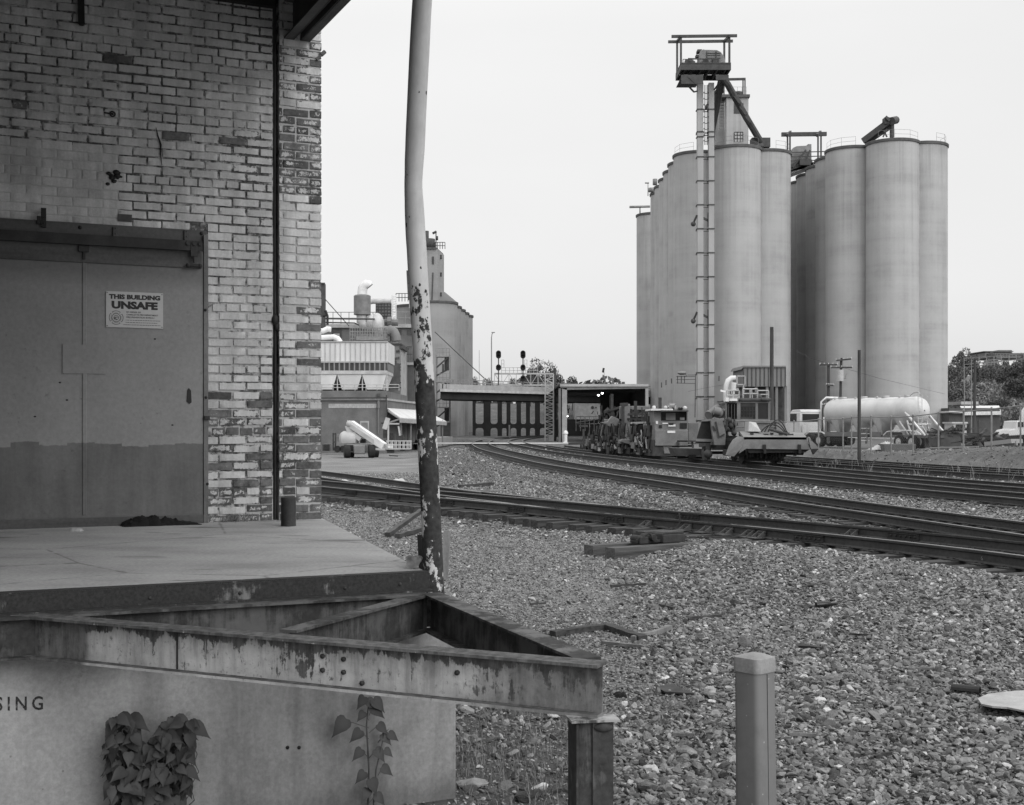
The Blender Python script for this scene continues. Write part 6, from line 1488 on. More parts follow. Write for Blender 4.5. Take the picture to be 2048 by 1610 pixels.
mb=MB(); mb.prism(pq([(1616,875),(1631,889),(1636,898),(1626,909),(1621,897)]),YR1-.06,YR1+.1,'y'); mb.build('end_flap',M['mach'],rg)
mb=MB(); mb.prism(pq([(1622,898),(1636,897.5),(1626,909)]),YR1-.12,YR1-.07,'y'); mb.prism(pq([(1493,897),(1622,898),(1612,905),(1500,906)]),YR1+.125,YR1+.3,'y'); mb.build('cutting_edge',M['black'],rg)
mb=MB()
for px in (1529,1599): mb.pbox(px-3,889.,px+3.2,899,YR1-.06,.08); mb.pbox(px-1.5,897,px+3.5,907,YR1-.05,.08)
mb.build('bracket',M['black'],pb)
mb=MB() # rotary brush of hanging hoses
for k in range(70):
    px=1494+k*1.62+rnd.uniform(-.6,.6); y=YR1+.35+rnd.random()*.8; mb.tube([P(px,899,y),P(px+rnd.uniform(-1,1),rnd.uniform(912,919) if px<1570 else rnd.uniform(903,914),y)],.028,4)
mb.cyl(P(1492,901,YR1+.8),P(1606,901,YR1+.8),.2,10); mb.build('brush',M['hose'],rg)
mb=MB(); mb.pbox(1488,896,1568,922,YR1+1.3,.6); mb.pbox(1455,900,1490,912,YR1+1.,1.2); mb.build('under_housing',M['black'],rg)
# hopper scoop and hoses on the deck
mb=MB(); Yh=YR1+1.6; T=[P(1497,842,Yh),P(1555,844,Yh),P(1570,863,Yh),P(1500,863,Yh)]; 
mb.add([P(1498,843,Yh),P(1512,845,Yh),P(1522,863,Yh-.4),P(1497,863,Yh-.2)]+[v+Vector((0,.9,0)) for v in (P(1498,843,Yh),P(1512,845,Yh),P(1522,863,Yh-.4),P(1497,863,Yh-.2))],[(0,1,2,3),(7,6,5,4),(0,4,5,1),(1,5,6,2),(2,6,7,3),(3,7,4,0)])
mb.build('scoop_side',M['pale'],rg); mb=MB(); mb.pbox(1513,845,1540,860,Yh+.5,.08); mb.pbox(1500,843,1556,845.5,Yh+.4,.5); mb.pbox(1553,846,1571,863,Yh+.3,.3); mb.build('scoop_back',M['mach'],rg)
for i in range(3):
    mb=MB(); x0=1522+i*7; pk=1538+i*3.5; pts_=[]
    for k in range(15):
        t_=k/14; px=x0+(1575+i*2-x0)*t_; q=864-(15+4.5*i)*math.sin(math.pi*min(1,t_*1.15))**.8*(1 if t_<.87 else .8) if t_<.87 else 866
        pts_.append(P(px,q,Yh-.5+.12*i))
    mb.tube(pts_,.026,6); mb.build('hydraulic_hose',M['hose'],rg)
mb=MB()
for px,q,w_ in ((1505,868,5),(1533,870,8),(1545,868,4),(1563,869,6),(1580,870,14),(1500,872,3)): mb.pbox(px-w_/2,q-2.5,px+w_/2,q+1,YR1+.7,.3)
mb.cyl(P(1538,858,YR1+.7),P(1575,869,YR1+.4),.06,8); mb.build('ram',M['mach_dk'],rg)
# cab
YC1=56.4
mb=MB(); mb.pbox(1452,838,1540,864,YC1,2.3); mb.pbox(1452,801,1541,806,YC1,2.3); cabo=mb.build('cab',M['mach'],rg)
mb=MB()
for p0,p1 in ((1451,1454),(1474,1481),(1511,1516),(1536,1541)): mb.pbox(p0,805,p1,839,YC1+.01,.12)
for p0,p1 in ((1452,1455),(1537,1540.5)): mb.pbox(p0,805,p1,839,YC1+2.1,.12)
mb.build('pillar',M['mach'],cabo)
mb=MB()
for p0,p1,y in ((1481,1511,YC1+.06),(1516,1536,YC1+.06)): mb.pbox(p0,806,p1,838,y,.02)
mb.pbox(1455,806,1537,838,YC1+2.15,.02); mb.rng(GX(1453,YC1)-.0,GX(1453,YC1)+.02,YC1+.15,YC1+2.1,GZ(838,YC1),GZ(806,YC1)); mb.build('window',M['glass'],cabo)
mb=MB(); mb.pbox(1482,806,1510,813,YC1+.04,.015); mb.pbox(1482,834,1505,838,YC1+.02,.04)
for p in (1487,1493,1499,1505): mb.bar(P(p,815,YC1+.03),P(p,838,YC1+.03),.02,.02)
for q in (821,828): mb.bar(P(1482,q,YC1+.03),P(1511,q,YC1+.03),.02,.02)
for p in (1457,1463,1469): mb.bar(P(p,808,YC1-.02),P(p,846,YC1-.02),.05,.03)
mb.build('window_guard',M['mach_dk'],cabo)
mb=MB(); mb.pbox(1452,799.5,1475,803,YC1-.1,2.5); mb.pbox(1479,796,1542,802,YC1-.12,2.5); mb.cyl(P(1522,799,YC1-.1),P(1536,799,YC1-.1),.09,8); mb.build('cab_roof',M['darkgrey'],cabo,bevel=.03)
mb=MB()
railing(mb,[P(p,797,YC1+.3) for p in (1486,1500,1515,)],.42,.035); railing(mb,[P(p,797,YC1+1.8) for p in (1515,1537)],.36,.03); railing(mb,[P(p,800,YC1) for p in (1453,1466,1478)],.42,.03)
for a,b in ((1474,1490),): 
    for q in (752,769): mb.bar(P(a,q,YC1+.5),P(b,q,YC1+.5),.05,.05)
    for p in (a,b): mb.bar(P(p,752,YC1+.5),P(p,769,YC1+.5),.05,.05)
mb.bar(P(1487,769,YC1+.5),P(1487,798,YC1+.5),.05,.05); mb.bar(P(1503,778,YC1),P(1505,797,YC1),.03,.03); mb.build('roof_rail',M['pale'],rg)
mb=MB(); mb.pbox(1490,784,1512,796,YC1+.6,.9); mb.pbox(1464,782,1482,792,YC1+.9,.5); mb.ball(P(1518,793,YC1+.4),.13,6); mb.pbox(1466,788,1470,792,YC1,.2); mb.pbox(1477,787,1484,791,YC1,.2); mb.build('roof_gear',M['darkgrey'],rg)
mb=MB(); mb.tube([P(x,y,YC1+1.2) for x,y in ((1452,800),(1452,783),(1452.5,771),(1456,761),(1463,756),(1471,756))],.115,12); mb.tube([P(x,y,YC1+1.) for x,y in ((1467,788),(1467,775),(1468,765))],.11,12); mb.build('exhaust_duct',M['white'],rg)
mb=MB(); mb.pbox(1451,795,1458,803,YC1-.2,.5); mb.pbox(1459,797,1475,802,YC1-.2,.4); mb.bar(P(1441,781,YC1+.4),P(1452,784,YC1+.4),.12,.08); mb.build('pale_fitting',M['white'],rg)
# engine side with black shield and folded wing at left
mb=MB(); mb.prism([(GX(a,55.8),GZ(b,55.8)) for a,b in ((1404,842),(1422,841.5),(1424,880),(1421,886),(1391,886))],55.8,55.95,'y'); mb.build('black_shield',M['black'],rg)
mb=MB(); mb.bar(P(1392,880,55.75),P(1428,881,55.75),.08,.12); mb.bar(P(1403,841,55.7),P(1448,838,55.7),.08,.09); mb.build('shield_bar',M['mach'],rg)
mb=MB(); mb.prism([(GX(a,55.3),GZ(b,55.3)) for a,b in ((1422,841),(1445,840),(1452,868),(1450,890),(1429,890),(1424,862))],55.3,55.6,'y'); wg=mb.build('folded_wing',M['mach'],rg)
mb=MB(); mb.bar(P(1432,843,55.25),P(1438,874,55.25),.05,.05); mb.bar(P(1438,874,55.25),P(1449,868,55.25),.06,.05); mb.bar(P(1426,852,55.25),P(1431,862,55.25),.07,.06); mb.build('wing_rib',M['mach_dk'],wg)
mb=MB(); mb.cyl(P(1417,831,56.5),P(1436,817,57.),.2,14); mb.ball(P(1436,825,56.5),.24,8); mb.cyl(P(1428,822,56.2),P(1441,824,56.2),.18,12); mb.build('air_cleaner',M['mach'],rg)
mb=MB(); mb.pbox(1440,842,1456,880,57,2.2); mb.pbox(1425,872,1478,900,56.5,2.5)
for p,q in ((1448,850),(1454,858),(1462,852),(1468,866),(1458,840),(1470,848)): mb.ball(P(p,q,56.2),.13,5); mb.bar(P(p,q,56.3),P(p+rnd.uniform(-6,6),q+14,56.3),.06,.06)
mb.cyl(P(1451,862,55.6),P(1455,842,55.6),.05,8); mb.build('engine',M['mach_dk'],rg)
mb=MB(); railing(mb,[P(p,866,55.5) for p in (1472,1490,1508,1526,1545,1563)],.52,.022); mb.build('handrail',M['mach'],rg)
mb=MB(); mb.pbox(1408,893,1422,905,56,.6); mb.pbox(1413,886,1420,920,55.6,.3); mb.ball(P(1416,908,55.6),.2,6); mb.bar(P(1404,896,56),P(1432,892,56),.1,.15); mb.build('coupler_gear',M['mach_dk'],rg)
# ---- tamping machine behind
tm=thing('tamping_machine','long grey tamping machine with a cab, masts and tamping gear on the siding','track machine',(8.3,71,ZH),math.radians(10))
YT=66.5
mb=MB(); mb.pbox(1310,859,1376,892,YT,3.2); mb.pbox(1376,845,1398,888,YT+.6,3.); mb.prism([(GX(a,YT),GZ(b,YT)) for a,b in ((1326,891),(1345,891),(1343,908),(1329,908))],YT+.1,YT+.8,'y'); mb.build('body',M['mach'],tm,bevel=.04)
mb=MB(); mb.pbox(1310,845,1376,858.7,YT+.15,2.6); mb.pbox(1308,820,1322,845,YT+.3,2.4); mb.pbox(1322,817.5,1376,823,YT+.3,2.4); mb.pbox(1322,841.5,1376,845,YT+.3,2.4); mb.pbox(1373.5,823,1376,841.5,YT+.3,2.4); cb_=mb.build('cab',M['mach'],tm)
mb=MB(); mb.pbox(1322,823,1373.5,841.5,YT+.4,.03); mb.build('window',M['glass'],cb_); mb=MB(); mb.pbox(1332,826,1351,840,YT+.37,.02); mb.pbox(1360,835,1369,840,YT+.35,.04); mb.build('blind',M['grey_paint'],cb_)
mb=MB(); mb.pbox(1302,817.5,1346,821,YT-.2,2.9); mb.build('pale_roof',M['white'],cb_); mb=MB(); mb.pbox(1321,820.5,1377,823,YT-.2,2.9); mb.build('roof_visor',M['darkgrey'],cb_)
mb=MB(); mb.pbox(1335,861.5,1350.5,866,YT-.03,.05); mb.pbox(1325,845.5,1336,848,YT+.1,.06); mb.pbox(1337,849,1351,853,YT+.1,.06); mb.pbox(1312,842,1316,848,YT+.1,.2); mb.build('white_plate',M['white'],tm)
mb=MB(); mb.pbox(1360,846,1374,857,YT+.1,.05); mb.pbox(1318,850,1324,856,YT+.1,.05); mb.pbox(1338,846,1347,850,YT+.08,.08); mb.build('side_recess',M['black'],tm)
mb=MB()
for p,q in ((1337,808),(1351,808)): mb.bar(P(p,q,YT+1),P(p,819,YT+1),.07,.07)
mb.bar(P(1337,809,YT+1),P(1351,809,YT+1),.07,.1); mb.build('lamp_frame',M['pale'],tm)
mb=MB()
for p in (1336.5,1346,1358.5,1363.5): mb.cyl(P(p,817,YT+.4),P(p,817,YT+.2),.07,10)
mb.build('headlight',M['black'],tm)
mb=MB()
for p,q in ((1308,815),(1331,815.5),(1370,816)): mb.ball(P(p,q,YT+.8),.11,6)
mb.build('beacon',M['offwhite'],tm)
mb=MB() # long frame and gear to the left, receding along the track
a=m3c(66.5); b=m3c(82)
for z,w_,h_ in ((.45,1.45,.85),(1.15,.5,.25)): mb.bar(a+Vector((-.5,0,z)),b+Vector((-.3,0,z)),w_,h_)
mb.build('frame',M['mach_dk'],tm)
mb=MB(); mb.pbox(1247,808,1260,880,72,.8); mb.pbox(1240,812,1247,838,72.5,.5); mb.pbox(1240,880,1288,888,71,1.5); mb.prism([(GX(a,70.5),GZ(b,70.5)) for a,b in ((1243,878),(1284,878),(1280,889),(1256,888),(1242,884))],70.5,71.2,'y'); mb.pbox(1262,812,1300,820,73,1.6); mb.pbox(1268,820,1290,834,73.5,.9); mb.pbox(1210,838,1224,868,77,1.); mb.prism([(GX(a,76),GZ(b,76)) for a,b in ((1202,845),(1216,843),(1224,832),(1238,838),(1240,858),(1226,856),(1212,850))],76,76.9,'y'); mb.build('upper_housing',M['mach'],tm,bevel=.03)
mb=MB()
for p,q0,q1,y in ((1246,810,876,71.9),(1224,788,842,78),(1222,790,830,78.2),(1271,802,832,72),(1320,795,818,67.5),(1262,818,860,72.5),(1290,830,870,70),(1299,832,866,69)): mb.bar(P(p,q0,y),P(p,q1,y),.16,.16)
mb.bar(P(1218,822,78),P(1240,815,76),.15,.13); mb.bar(P(1240,809,72),P(1256,808,72),.12,.16); mb.bar(P(1212,818,78),P(1226,832,78),.1,.3); mb.bar(P(1256,838,72),P(1296,838,71),.1,.12); mb.bar(P(1256,828,72),P(1292,829,72),.12,.1); mb.build('mast',M['mach_dk'],tm)
for p in (1291.5,1300): 
    mb=MB(); mb.tube([P(1272,862,70.5),P(1276,850,70.3),P(p-4,846,70.),P(p,852,69.8),P(p+2,880,69.6)],.045,6); mb.build('hydraulic_hose',M['hose'],tm)
mb=MB(); 
for p in (1288,1292): mb.bar(P(p,848,69.7),P(p+4,880,69.7),.08,.1)
mb.bar(P(1262,846,70.6),P(1292,845,69.9),.09,.1); mb.build('tamping_arm',M['pale'],tm)
r2=random.Random(4); mb=MB()
for y in (68.5,71,73.5,76.5,79.5): c=m3c(y); mb.box(c+Vector((-.3,0,1.35)),(1.3,1.1,r2.uniform(.5,.8)),math.radians(10))
mb.build('engine_block',M['mach_dk'],tm); mb=MB()
for k in range(300):
    t_=r2.random(); y=68.5+13*t_; px=1318-9.0*(y-68)*1.05+r2.uniform(-8,9); q0=r2.uniform(838,890) if r2.random()<.8 else r2.uniform(810,840); h_=r2.uniform(2,8)
    if r2.random()<.5: mb.pbox(px,q0,px+r2.uniform(1.5,5),q0+h_,y,r2.uniform(.15,.5))
    else: mb.bar(P(px,q0,y),P(px+r2.uniform(-5,5),q0+r2.uniform(5,24),y),r2.uniform(.04,.09),.06)
mb.build('tamping_gear',M['mach_dk'],tm)
mb=MB()
for k in range(60):
    y=69+12*r2.random(); px=1318-9.2*(y-68)*1.05+r2.uniform(-6,8); q0=r2.uniform(842,892); mb.pbox(px,q0,px+r2.uniform(2,5),q0+r2.uniform(1.5,5),y-.3,.2)
mb.build('gear_bracket',M['mach'],tm)
for y in (68.,70.5,76.,80.5):
    c=m3c(y)+Vector((-.3,0,.4))
    for s_ in (-.72,.72): mb=MB(); wheel(mb,c+AX*s_,.38,.12,AX); mb.build('wheel',M['mach_dk'],tm)
mb=MB(); mb.pbox(1318,893,1328,904,YT+.3,1.); mb.pbox(1308,889,1340,894,YT+.2,1.5); mb.pbox(1354,881,1392,883.5,YT,.3); mb.pbox(1354,884,1359,890,YT-.1,.3); mb.pbox(1350,890,1388,894,YT+.4,.6); mb.bar(P(1384,882,YT+.2),P(1386,897,YT+.2),.1,.1); mb.build('step_gear',M['mach_dk'],tm)
r7=random.Random(31); a=m3c(66.8); b=m3c(81.5); sets={'side_gear':(M['mach_dk'],70),'side_plate':(M['mach'],46),'black_recess':(M['black'],40),'pale_detail':(M['pale'],18)}
for nm,(m_,n_) in sets.items():
    mb=MB()
    for k in range(n_):
        p=a.lerp(b,r7.random())+Vector((-.5,0,0))+AX*(-.74-r7.uniform(.0,.16))+Vector((0,0,r7.uniform(.1,1.0)))
        if r7.random()<.55: mb.box(p,(r7.uniform(.05,.2),r7.uniform(.1,.7),r7.uniform(.06,.42)),math.radians(10))
        else: mb.bar(p,p+FW*r7.uniform(-.7,.7)+Vector((0,0,r7.uniform(-.4,.9))),.05,.06)
    mb.build(nm,m_,tm)
for k in range(7):
    p=a.lerp(b,.15+.11*k)+Vector((-.5,0,1.0))+AX*-.85; mb=MB(); mb.tube([p,p+FW*.3+Vector((0,0,.7)),p+FW*.8+Vector((0,0,.75)),p+FW*1.1+Vector((0,0,.1))],.035,6); mb.build('hydraulic_hose',M['hose'],tm)
# small buggy at the far end
bg_=thing('buffer_buggy','small dark measuring trolley with a mast at the far end of the tamping machine','track trolley',(m3c(88).x,88,ZH))
mb=MB(); c=m3c(88); mb.bar(c+Vector((-1.2,0,.35)),c+Vector((1.6,0,.4)),.3,.16); mb.bar(P(1167,858,88),P(1167,897,88),.14,.14); mb.bar(P(1158,852,88),P(1176,852,88),.1,.14); mb.bar(P(1168,880,88),P(1188,893,88),.08,.08); mb.bar(P(1188,880,88),P(1172,894,88),.08,.08); mb.build('trolley_frame',M['mach_dk'],bg_)
for p in (1163,1174,1189): mb=MB(); wheel(mb,P(p,894,88),.22,.1,(1,.2,0)); mb.build('wheel',M['mach_dk'],bg_)
# low dark wagon deck between the two machines
fl=thing('flat_trolley','low dark flat trolley on the siding between the two machines','track trolley',(9.3,61.5,ZH))
mb=MB(); mb.prism([(GX(a,60.5),GZ(b,60.5)) for a,b in ((1346,896),(1418,898),(1421,912),(1352,912))],60.5,62.5,'y'); mb.build('deck',M['darkgrey'],fl); mb=MB(); mb.pbox(1378,909,1392,916,60.3,.6); mb.pbox(1355,913,1420,917,60.8,.5); mb.build('underframe',M['black'],fl)
# ================================================================== TRUCKS, YARD
M['tank']=mat('white_tank_paint',.60,.46,.5,.38,fine=.04); M['truck_grey']=mat('trailer_grey',.17,.12,1.5,.6); M['chrome']=mat('dull_aluminium',.45,.35,2,.35)
def tyre(parent,c,r,w,ax):
    mb=MB(); c=Vector(c); ax=Vector(ax).normalized(); wheel(mb,c,r,w,ax); t=mb.build('tyre',M['rubber'],parent,bevel=.03)
    mb=MB(); wheel(mb,c-ax*(w*.5),r*.55,.03,ax); wheel(mb,c-ax*(w*.5+.03),r*.22,.06,ax); mb.build('rim',M['chrome'],t)
def lx(fr,x,y,z): return fr.m@Vector((x,y,z))
# tank trailer: local +y runs forward (away to the left)
TY=math.radians(23); T0=P(1826,897,91.5); TF_=Fr((T0.x,T0.y,T0.z),TY)
def L(x,y,z): return TF_.m@Vector((x,y,z))
tk=thing('tank_trailer','white pneumatic tank trailer with hopper bottoms parked before the right silos','trailer',T0,TY)
tb=GZ(835,92)-T0.z
R0=1.02; ZC=2.72; Y0,Y1=-.6,9.3
mb=MB(); prof=[]
n=24
lev=[(Y0-.62,.05),(Y0-.55,.35),(Y0-.36,.68),(Y0-.1,.92),(Y0+.2,1.),(Y0+4,1.),(Y0+8,1.),(Y1-.4,1.),(Y1-.1,.92),(Y1+.12,.66),(Y1+.25,.3),(Y1+.28,.04)]
vs=[]
for y,k in lev:
    for i in range(n): a=2*math.pi*i/n; vs.append(L(R0*k*math.cos(a),y,ZC+R0*k*math.sin(a)))
mb.add(vs,[(j*n+i,j*n+(i+1)%n,(j+1)*n+(i+1)%n,(j+1)*n+i) for j in range(len(lev)-1) for i in range(n)],True); tank=mb.build('tank',M['tank'],tk,angle=60)
for k in range(4):
    yc=Y0+1.1+k*2.5; mb=MB(); vs=[]
    for i in range(16): a=2*math.pi*i/16; vs.append(L(1.0*math.cos(a),yc+1.25*math.sin(a),ZC-.38))
    for i in range(16): a=2*math.pi*i/16; vs.append(L(.40*math.cos(a),yc+.22*math.sin(a),.95))
    mb.add(vs,[(i,(i+1)%16,16+(i+1)%16,16+i) for i in range(16)]+[tuple(range(16,32))],True); mb.build('hopper_cone',M['tank'],tank,angle=60)
mb=MB()
for k in range(4): yc=Y0+1.1+k*2.5; mb.tube([L(0,yc,ZC+R0-.02),L(0,yc,ZC+R0+.13)],.3,12); mb.tube([L(-.3,yc+.6,ZC+R0-.05),L(-.3,yc+.6,ZC+R0+.1)],.08,6)
mb.build('manhole',M['offwhite'],tk)
mb=MB()
for s_ in (-1,1): mb.bar(L(s_*.55,Y0-.3,ZC+R0-.0),L(s_*.55,Y1,ZC+R0-.0),.04,.04)
for s_ in (-.35,.0): mb.bar(L(s_-.35,Y0-.75,.9),L(s_-.35,Y0-.75,ZC+R0+.15),.04,.04)
for q in range(10): mb.bar(L(-.70,Y0-.75,1.+q*.29),L(-.35,Y0-.75,1.+q*.29),.03,.03)
mb.tube([L(-.53,Y0-.75,ZC+R0+.15),L(-.53,Y0-.6,ZC+R0+.3),L(-.53,Y0-.1,ZC+R0+.25),L(-.53,Y0+.3,ZC+R0+.05)],.04,5); mb.build('ladder',M['offwhite'],tk)
mb=MB()
for s_ in (-.95,.95):
    mb.bar(L(s_,Y0+.3,ZC-.1),L(s_*1.02,Y0-1.75,.95),.12,.14); mb.bar(L(s_*.9,Y0+1.,ZC-.75),L(s_*.9,Y0+.1,1.0),.08,.1); mb.bar(L(s_*.95,Y1-.1,ZC-.4),L(s_*.95,Y1-.2,1.0),.12,.15); mb.bar(L(s_*.9,Y0+.2,ZC-.7),L(s_*.9,Y0-.2,1.),.08,.1)
mb.bar(L(-1,Y0-.1,1.75),L(1,Y0-.1,1.75),.1,.1); mb.tube([L(-.9,Y1+.25,1.4),L(-.9,Y1+.25,ZC+.8),L(-.6,Y1,ZC+R0+.12),L(.3,Y1-.3,ZC+R0+.1)],.07,6); mb.build('support_strut',M['white'],tk)
mb=MB()
for s_ in (-1.0,1.0): mb.bar(L(s_,Y0+2.9,1.0),L(s_,Y1-.4,1.0),.05,.34); mb.bar(L(s_*.85,Y0-2.1,.88),L(s_*.85,Y1,.88),.12,.2)
mb.bar(L(-.9,Y0-2.1,.9),L(.9,Y0-2.1,.9),.15,.25); mb.bar(L(-1.12,Y0+4.4,.3),L(-1.12,Y0+4.4,1.5),.04,.5); mb.build('side_skirt',M['truck_grey'],tk)
mb=MB()
for q in (.55,1.05,1.45): mb.bar(L(-1.16,Y0+4.0,q),L(-1.16,Y0+5.3,q),.05,.05)
mb.bar(L(-1.15,Y0+2.4,.75),L(-1.15,Y0+6.5,.75),.05,.05)
mb.tube([L(-1.08,Y0-1.5,1.02),L(-1.08,Y0-1.1,1.22),L(-1.08,Y0-.2,1.3),L(-1.08,Y0+1.3,1.3),L(-1.08,Y0+2.1,1.2),L(-1.08,Y0+2.5,.95)],.05,5); mb.build('mudguard',M['white'],tk)
mb=MB(); mb.box(L(0,Y0-2.2,.75),(2.1,.12,.35),TY); mb.box(L(-.85,Y0-1.95,.45),(.6,.04,.7),TY); mb.box(L(.85,Y0-1.95,.45),(.6,.04,.7),TY); mb.tube([L(-.6,Y0-1.6,1.2),L(.8,Y0-1.6,1.2)],.12,8); mb.build('rear_bumper',M['mach_dk'],tk)
mb=MB(); mb.tube([L(-.4,Y0+7.2,.6),L(-.4,Y1-.8,.6)],.5,10); mb.bar(L(0,Y0+8,.5),L(0,Y0+8,.95),.3,1.6); mb.bar(L(-.9,Y0+7.4,0.),L(-.9,Y0+7.4,.9),.12,.12); mb.build('landing_gear',M['black'],tk)
for y in (Y0-.55,Y0+.8):
    for s_ in (-.95,.95): tyre(tk,L(s_,y,.48),.5,.42,AXT:=TF_.m.to_3x3()@Vector((1,0,0)))
tr=thing('truck_tractor','white day cab truck tractor coupled to the left end of the tank trailer','truck',L(0,11.,0),TY)
mb=MB(); c0=12.9
mb.prism([(c0-.75,1.05),(c0+.85,1.05),(c0+.85,1.95),(c0+.55,2.75),(c0-.75,2.75)],-1.05,1.05,'x'); mb.v=[tuple(TF_.m@Vector(v)) for v in mb.v]; cb2=mb.build('cab',M['tank'],tr,bevel=.06)
mb=MB(); mb.prism([(c0-.8,2.72),(c0+.6,2.72),(c0+.4,2.92),(c0-.7,2.95)],-1.0,1.0,'x'); mb.v=[tuple(TF_.m@Vector(v)) for v in mb.v]; mb.build('cab_roof',M['tank'],cb2,bevel=.05)
mb=MB(); mb.prism([(c0+.8,1.0),(c0+2.3,.95),(c0+2.35,1.5),(c0+1.9,1.75),(c0+.8,1.95)],-.85,.85,'x'); mb.v=[tuple(TF_.m@Vector(v)) for v in mb.v]; mb.build('bonnet',M['tank'],tr,bevel=.06)
mb=MB(); mb.box(L(0,c0-.77,2.28),(1.6,.04,.62),TY); mb.box(L(-1.07,c0+.1,2.3),(.04,.85,.6),TY); mb.box(L(1.07,c0+.1,2.3),(.04,.85,.6),TY); mb.build('cab_window',M['glass'],cb2)
mb=MB()
for s_ in (-.42,.42): mb.bar(L(s_,9.3,.85),L(s_,15.2,.85),.1,.22)
mb.box(L(0,10.1,1.08),(.9,1.0,.12),TY); mb.tube([L(.95,c0-1.,.9),L(.95,c0-1.,3.1)],.08,8); mb.build('chassis',M['black'],tr)
mb=MB(); 
for s_ in (-1.03,1.03): mb.tube([L(s_,8.9,1.0),L(s_,9.3,1.14),L(s_,10.9,1.14),L(s_,11.4,.9)],.05,5)
mb.box(L(-.8,c0-1.,1.35),(.25,.2,.7),TY); mb.build('mudguard',M['white'],tr)
for y in (9.55,10.8,14.6):
    for s_ in (-.95,.95): tyre(tr,L(s_,y,.48),.5,.44 if y<14 else .3,AXT)
# other vehicles behind the fence
v2=thing('parked_truck','white truck cab parked behind the scrap heap at far right','truck',P(1920,878,110)); 
mb=MB(); mb.pbox(1906,846,1934,868,108,2.2); c_=mb.build('cab',M['offwhite'],v2,bevel=.06); mb=MB(); mb.pbox(1912,849,1930,857,107.95,.1); mb.build('cab_window',M['glass'],c_); mb=MB(); mb.pbox(1904,844,1936,847,107.9,2.4); mb.build('cab_roof',M['tank'],c_); mb=MB(); mb.pbox(1908,866,1962,876,108.3,2.); mb.bar(P(1937,848,108),P(1937,868,108),.15,.15); mb.build('chassis',M['black'],v2)
for p in (1914,1930): mb=MB(); wheel(mb,P(p,876,108.2),.5,.3,(0,1,0)); mb.build('wheel',M['rubber'],v2)
v3=thing('mixer_truck','white truck with a rounded tank, cut by the right edge of the view','truck',P(2035,890,86)); 
mb=MB(); mb.prism([(GX(a,85),GZ(b,85)) for a,b in ((2012,868),(2018,860),(2030,858),(2033,842),(2046,841),(2050,870),(2012,872))],85,87.2,'y'); mb.build('cab',M['tank'],v3,bevel=.05)
mb=MB(); c=P(2072,845,86); mb.ball(c,1.1,10,(1.,1.,1.35)); mb.build('tank_body',M['tank'],v3); mb=MB(); mb.pbox(2014,870,2090,876,85.2,1.8); mb.prism([(GX(a,84.9),GZ(b,84.9)) for a,b in ((2008,880),(2014,873),(2030,871),(2042,876),(2048,890),(2040,890),(2034,880),(2018,878))],84.9,85.2,'y'); mb.build('chassis',M['black'],v3)
mb=MB(); wheel(mb,P(2036,886,85.6),.5,.3,(0,1,0)); mb.build('wheel',M['rubber'],v3); mb=MB(); mb.pbox(2037,844,2047,854,84.95,.1); mb.build('cab_window',M['glass'],v3)
# chain link fence on the dirt bank
fn=thing('chain_link_fence','galvanised chain link fence on the dirt bank in front of the parked tank trailer','fence',(GX(1782,62),62,.5))
M['fence']=mat('fence_galvanised',.24,.17,2,.5)
def fpt(px):
    xs=[f[0] for f in FENCE]; Y=float(np.interp(px,xs,[f[1] for f in FENCE])); x=GX(px,Y); return Vector((x,Y,hz(x,Y)))
fp_=[fpt(p) for p in (1540,1588,1637,1686,1703,1742,1782,1826,1877,1927,1983,2041,2105,2180)]
for i,p in enumerate(fp_):
    mb=MB(); mb.cyl(p-Vector((0,0,.3)),p+Vector((0,0,1.86)),.04,8); mb.ball(p+Vector((0,0,1.87)),.05,5); mb.build('post',M['fence'],fn)
mb=MB(); mb.tube([p+Vector((0,0,1.82)) for p in fp_],.028,6); mb.tube([p+Vector((0,0,.08)) for p in fp_],.008,4); mb.build('top_rail',M['fence'],fn)
mb=MB()
for a,b in zip(fp_,fp_[1:]):
    d=b-a; n=int(d.length/.13)
    for k in range(-12,n+1):
        for s_ in (1,-1):
            t0=k/n; t1=t0+1.65/d.length*.9*1.0
            u0,u1=(t0,t1); h0,h1=(.08,1.8) if s_>0 else (1.8,.08)
            if u1<=0 or u0>=1: continue
            if u0<0: h0+= (h1-h0)*(-u0)/(u1-u0); u0=0
            if u1>1: h1=h0+(h1-h0)*(1-u0)/(u1-u0); u1=1
            p=a+d*u0+Vector((0,0,h0)); q=a+d*u1+Vector((0,0,h1)); e=Vector((0,0,.0035)); mb.add([p-e,q-e,q+e,p+e],[(0,1,2,3)])
mb.build('wire_mesh',M['fence'],fn,fix=False)
# sacks, crate, scrap
o=crumple('sack_heap',P(1762,899,68),1.3,.9,.62,3,M['offwhite'],30,14,prof=lambda u:.6+.5*u); tag(o,'heap of crumpled white sheeting beside a grey crate behind the fence','sheeting')
mb=MB(); mb.pbox(1768,888,1832,907,67,1.2); o=mb.build('crate_box',mat('grey_crate',.11,.08,2,.8),None,bevel=.03); tag(o,'long low grey crate behind the fence in front of the tank trailer wheels','crate')
sc1=thing('scrap_heap','dark tangled scrap heap in a skip behind the fence, right of the tank trailer','scrap heap',P(1900,892,75))
mb=MB(); mb.pbox(1882,869,1922,893,74,2.2); mb.build('skip',M['darkgrey'],sc1); mb=MB(); r3=random.Random(8)
for k in range(70): p=P(r3.uniform(1880,1925),r3.uniform(860,871),74+r3.random()*1.5); q=p+Vector((r3.gauss(0,.5),r3.gauss(0,.3),r3.gauss(0,.18))); mb.bar(p,q,r3.uniform(.05,.22),r3.uniform(.03,.1))
mb.build('scrap',M['mach_dk'],sc1)
sc2=thing('scrap_heap','pile of dark broken metal and planks behind the fence at far right','scrap heap',P(1970,890,70))
mb=MB()
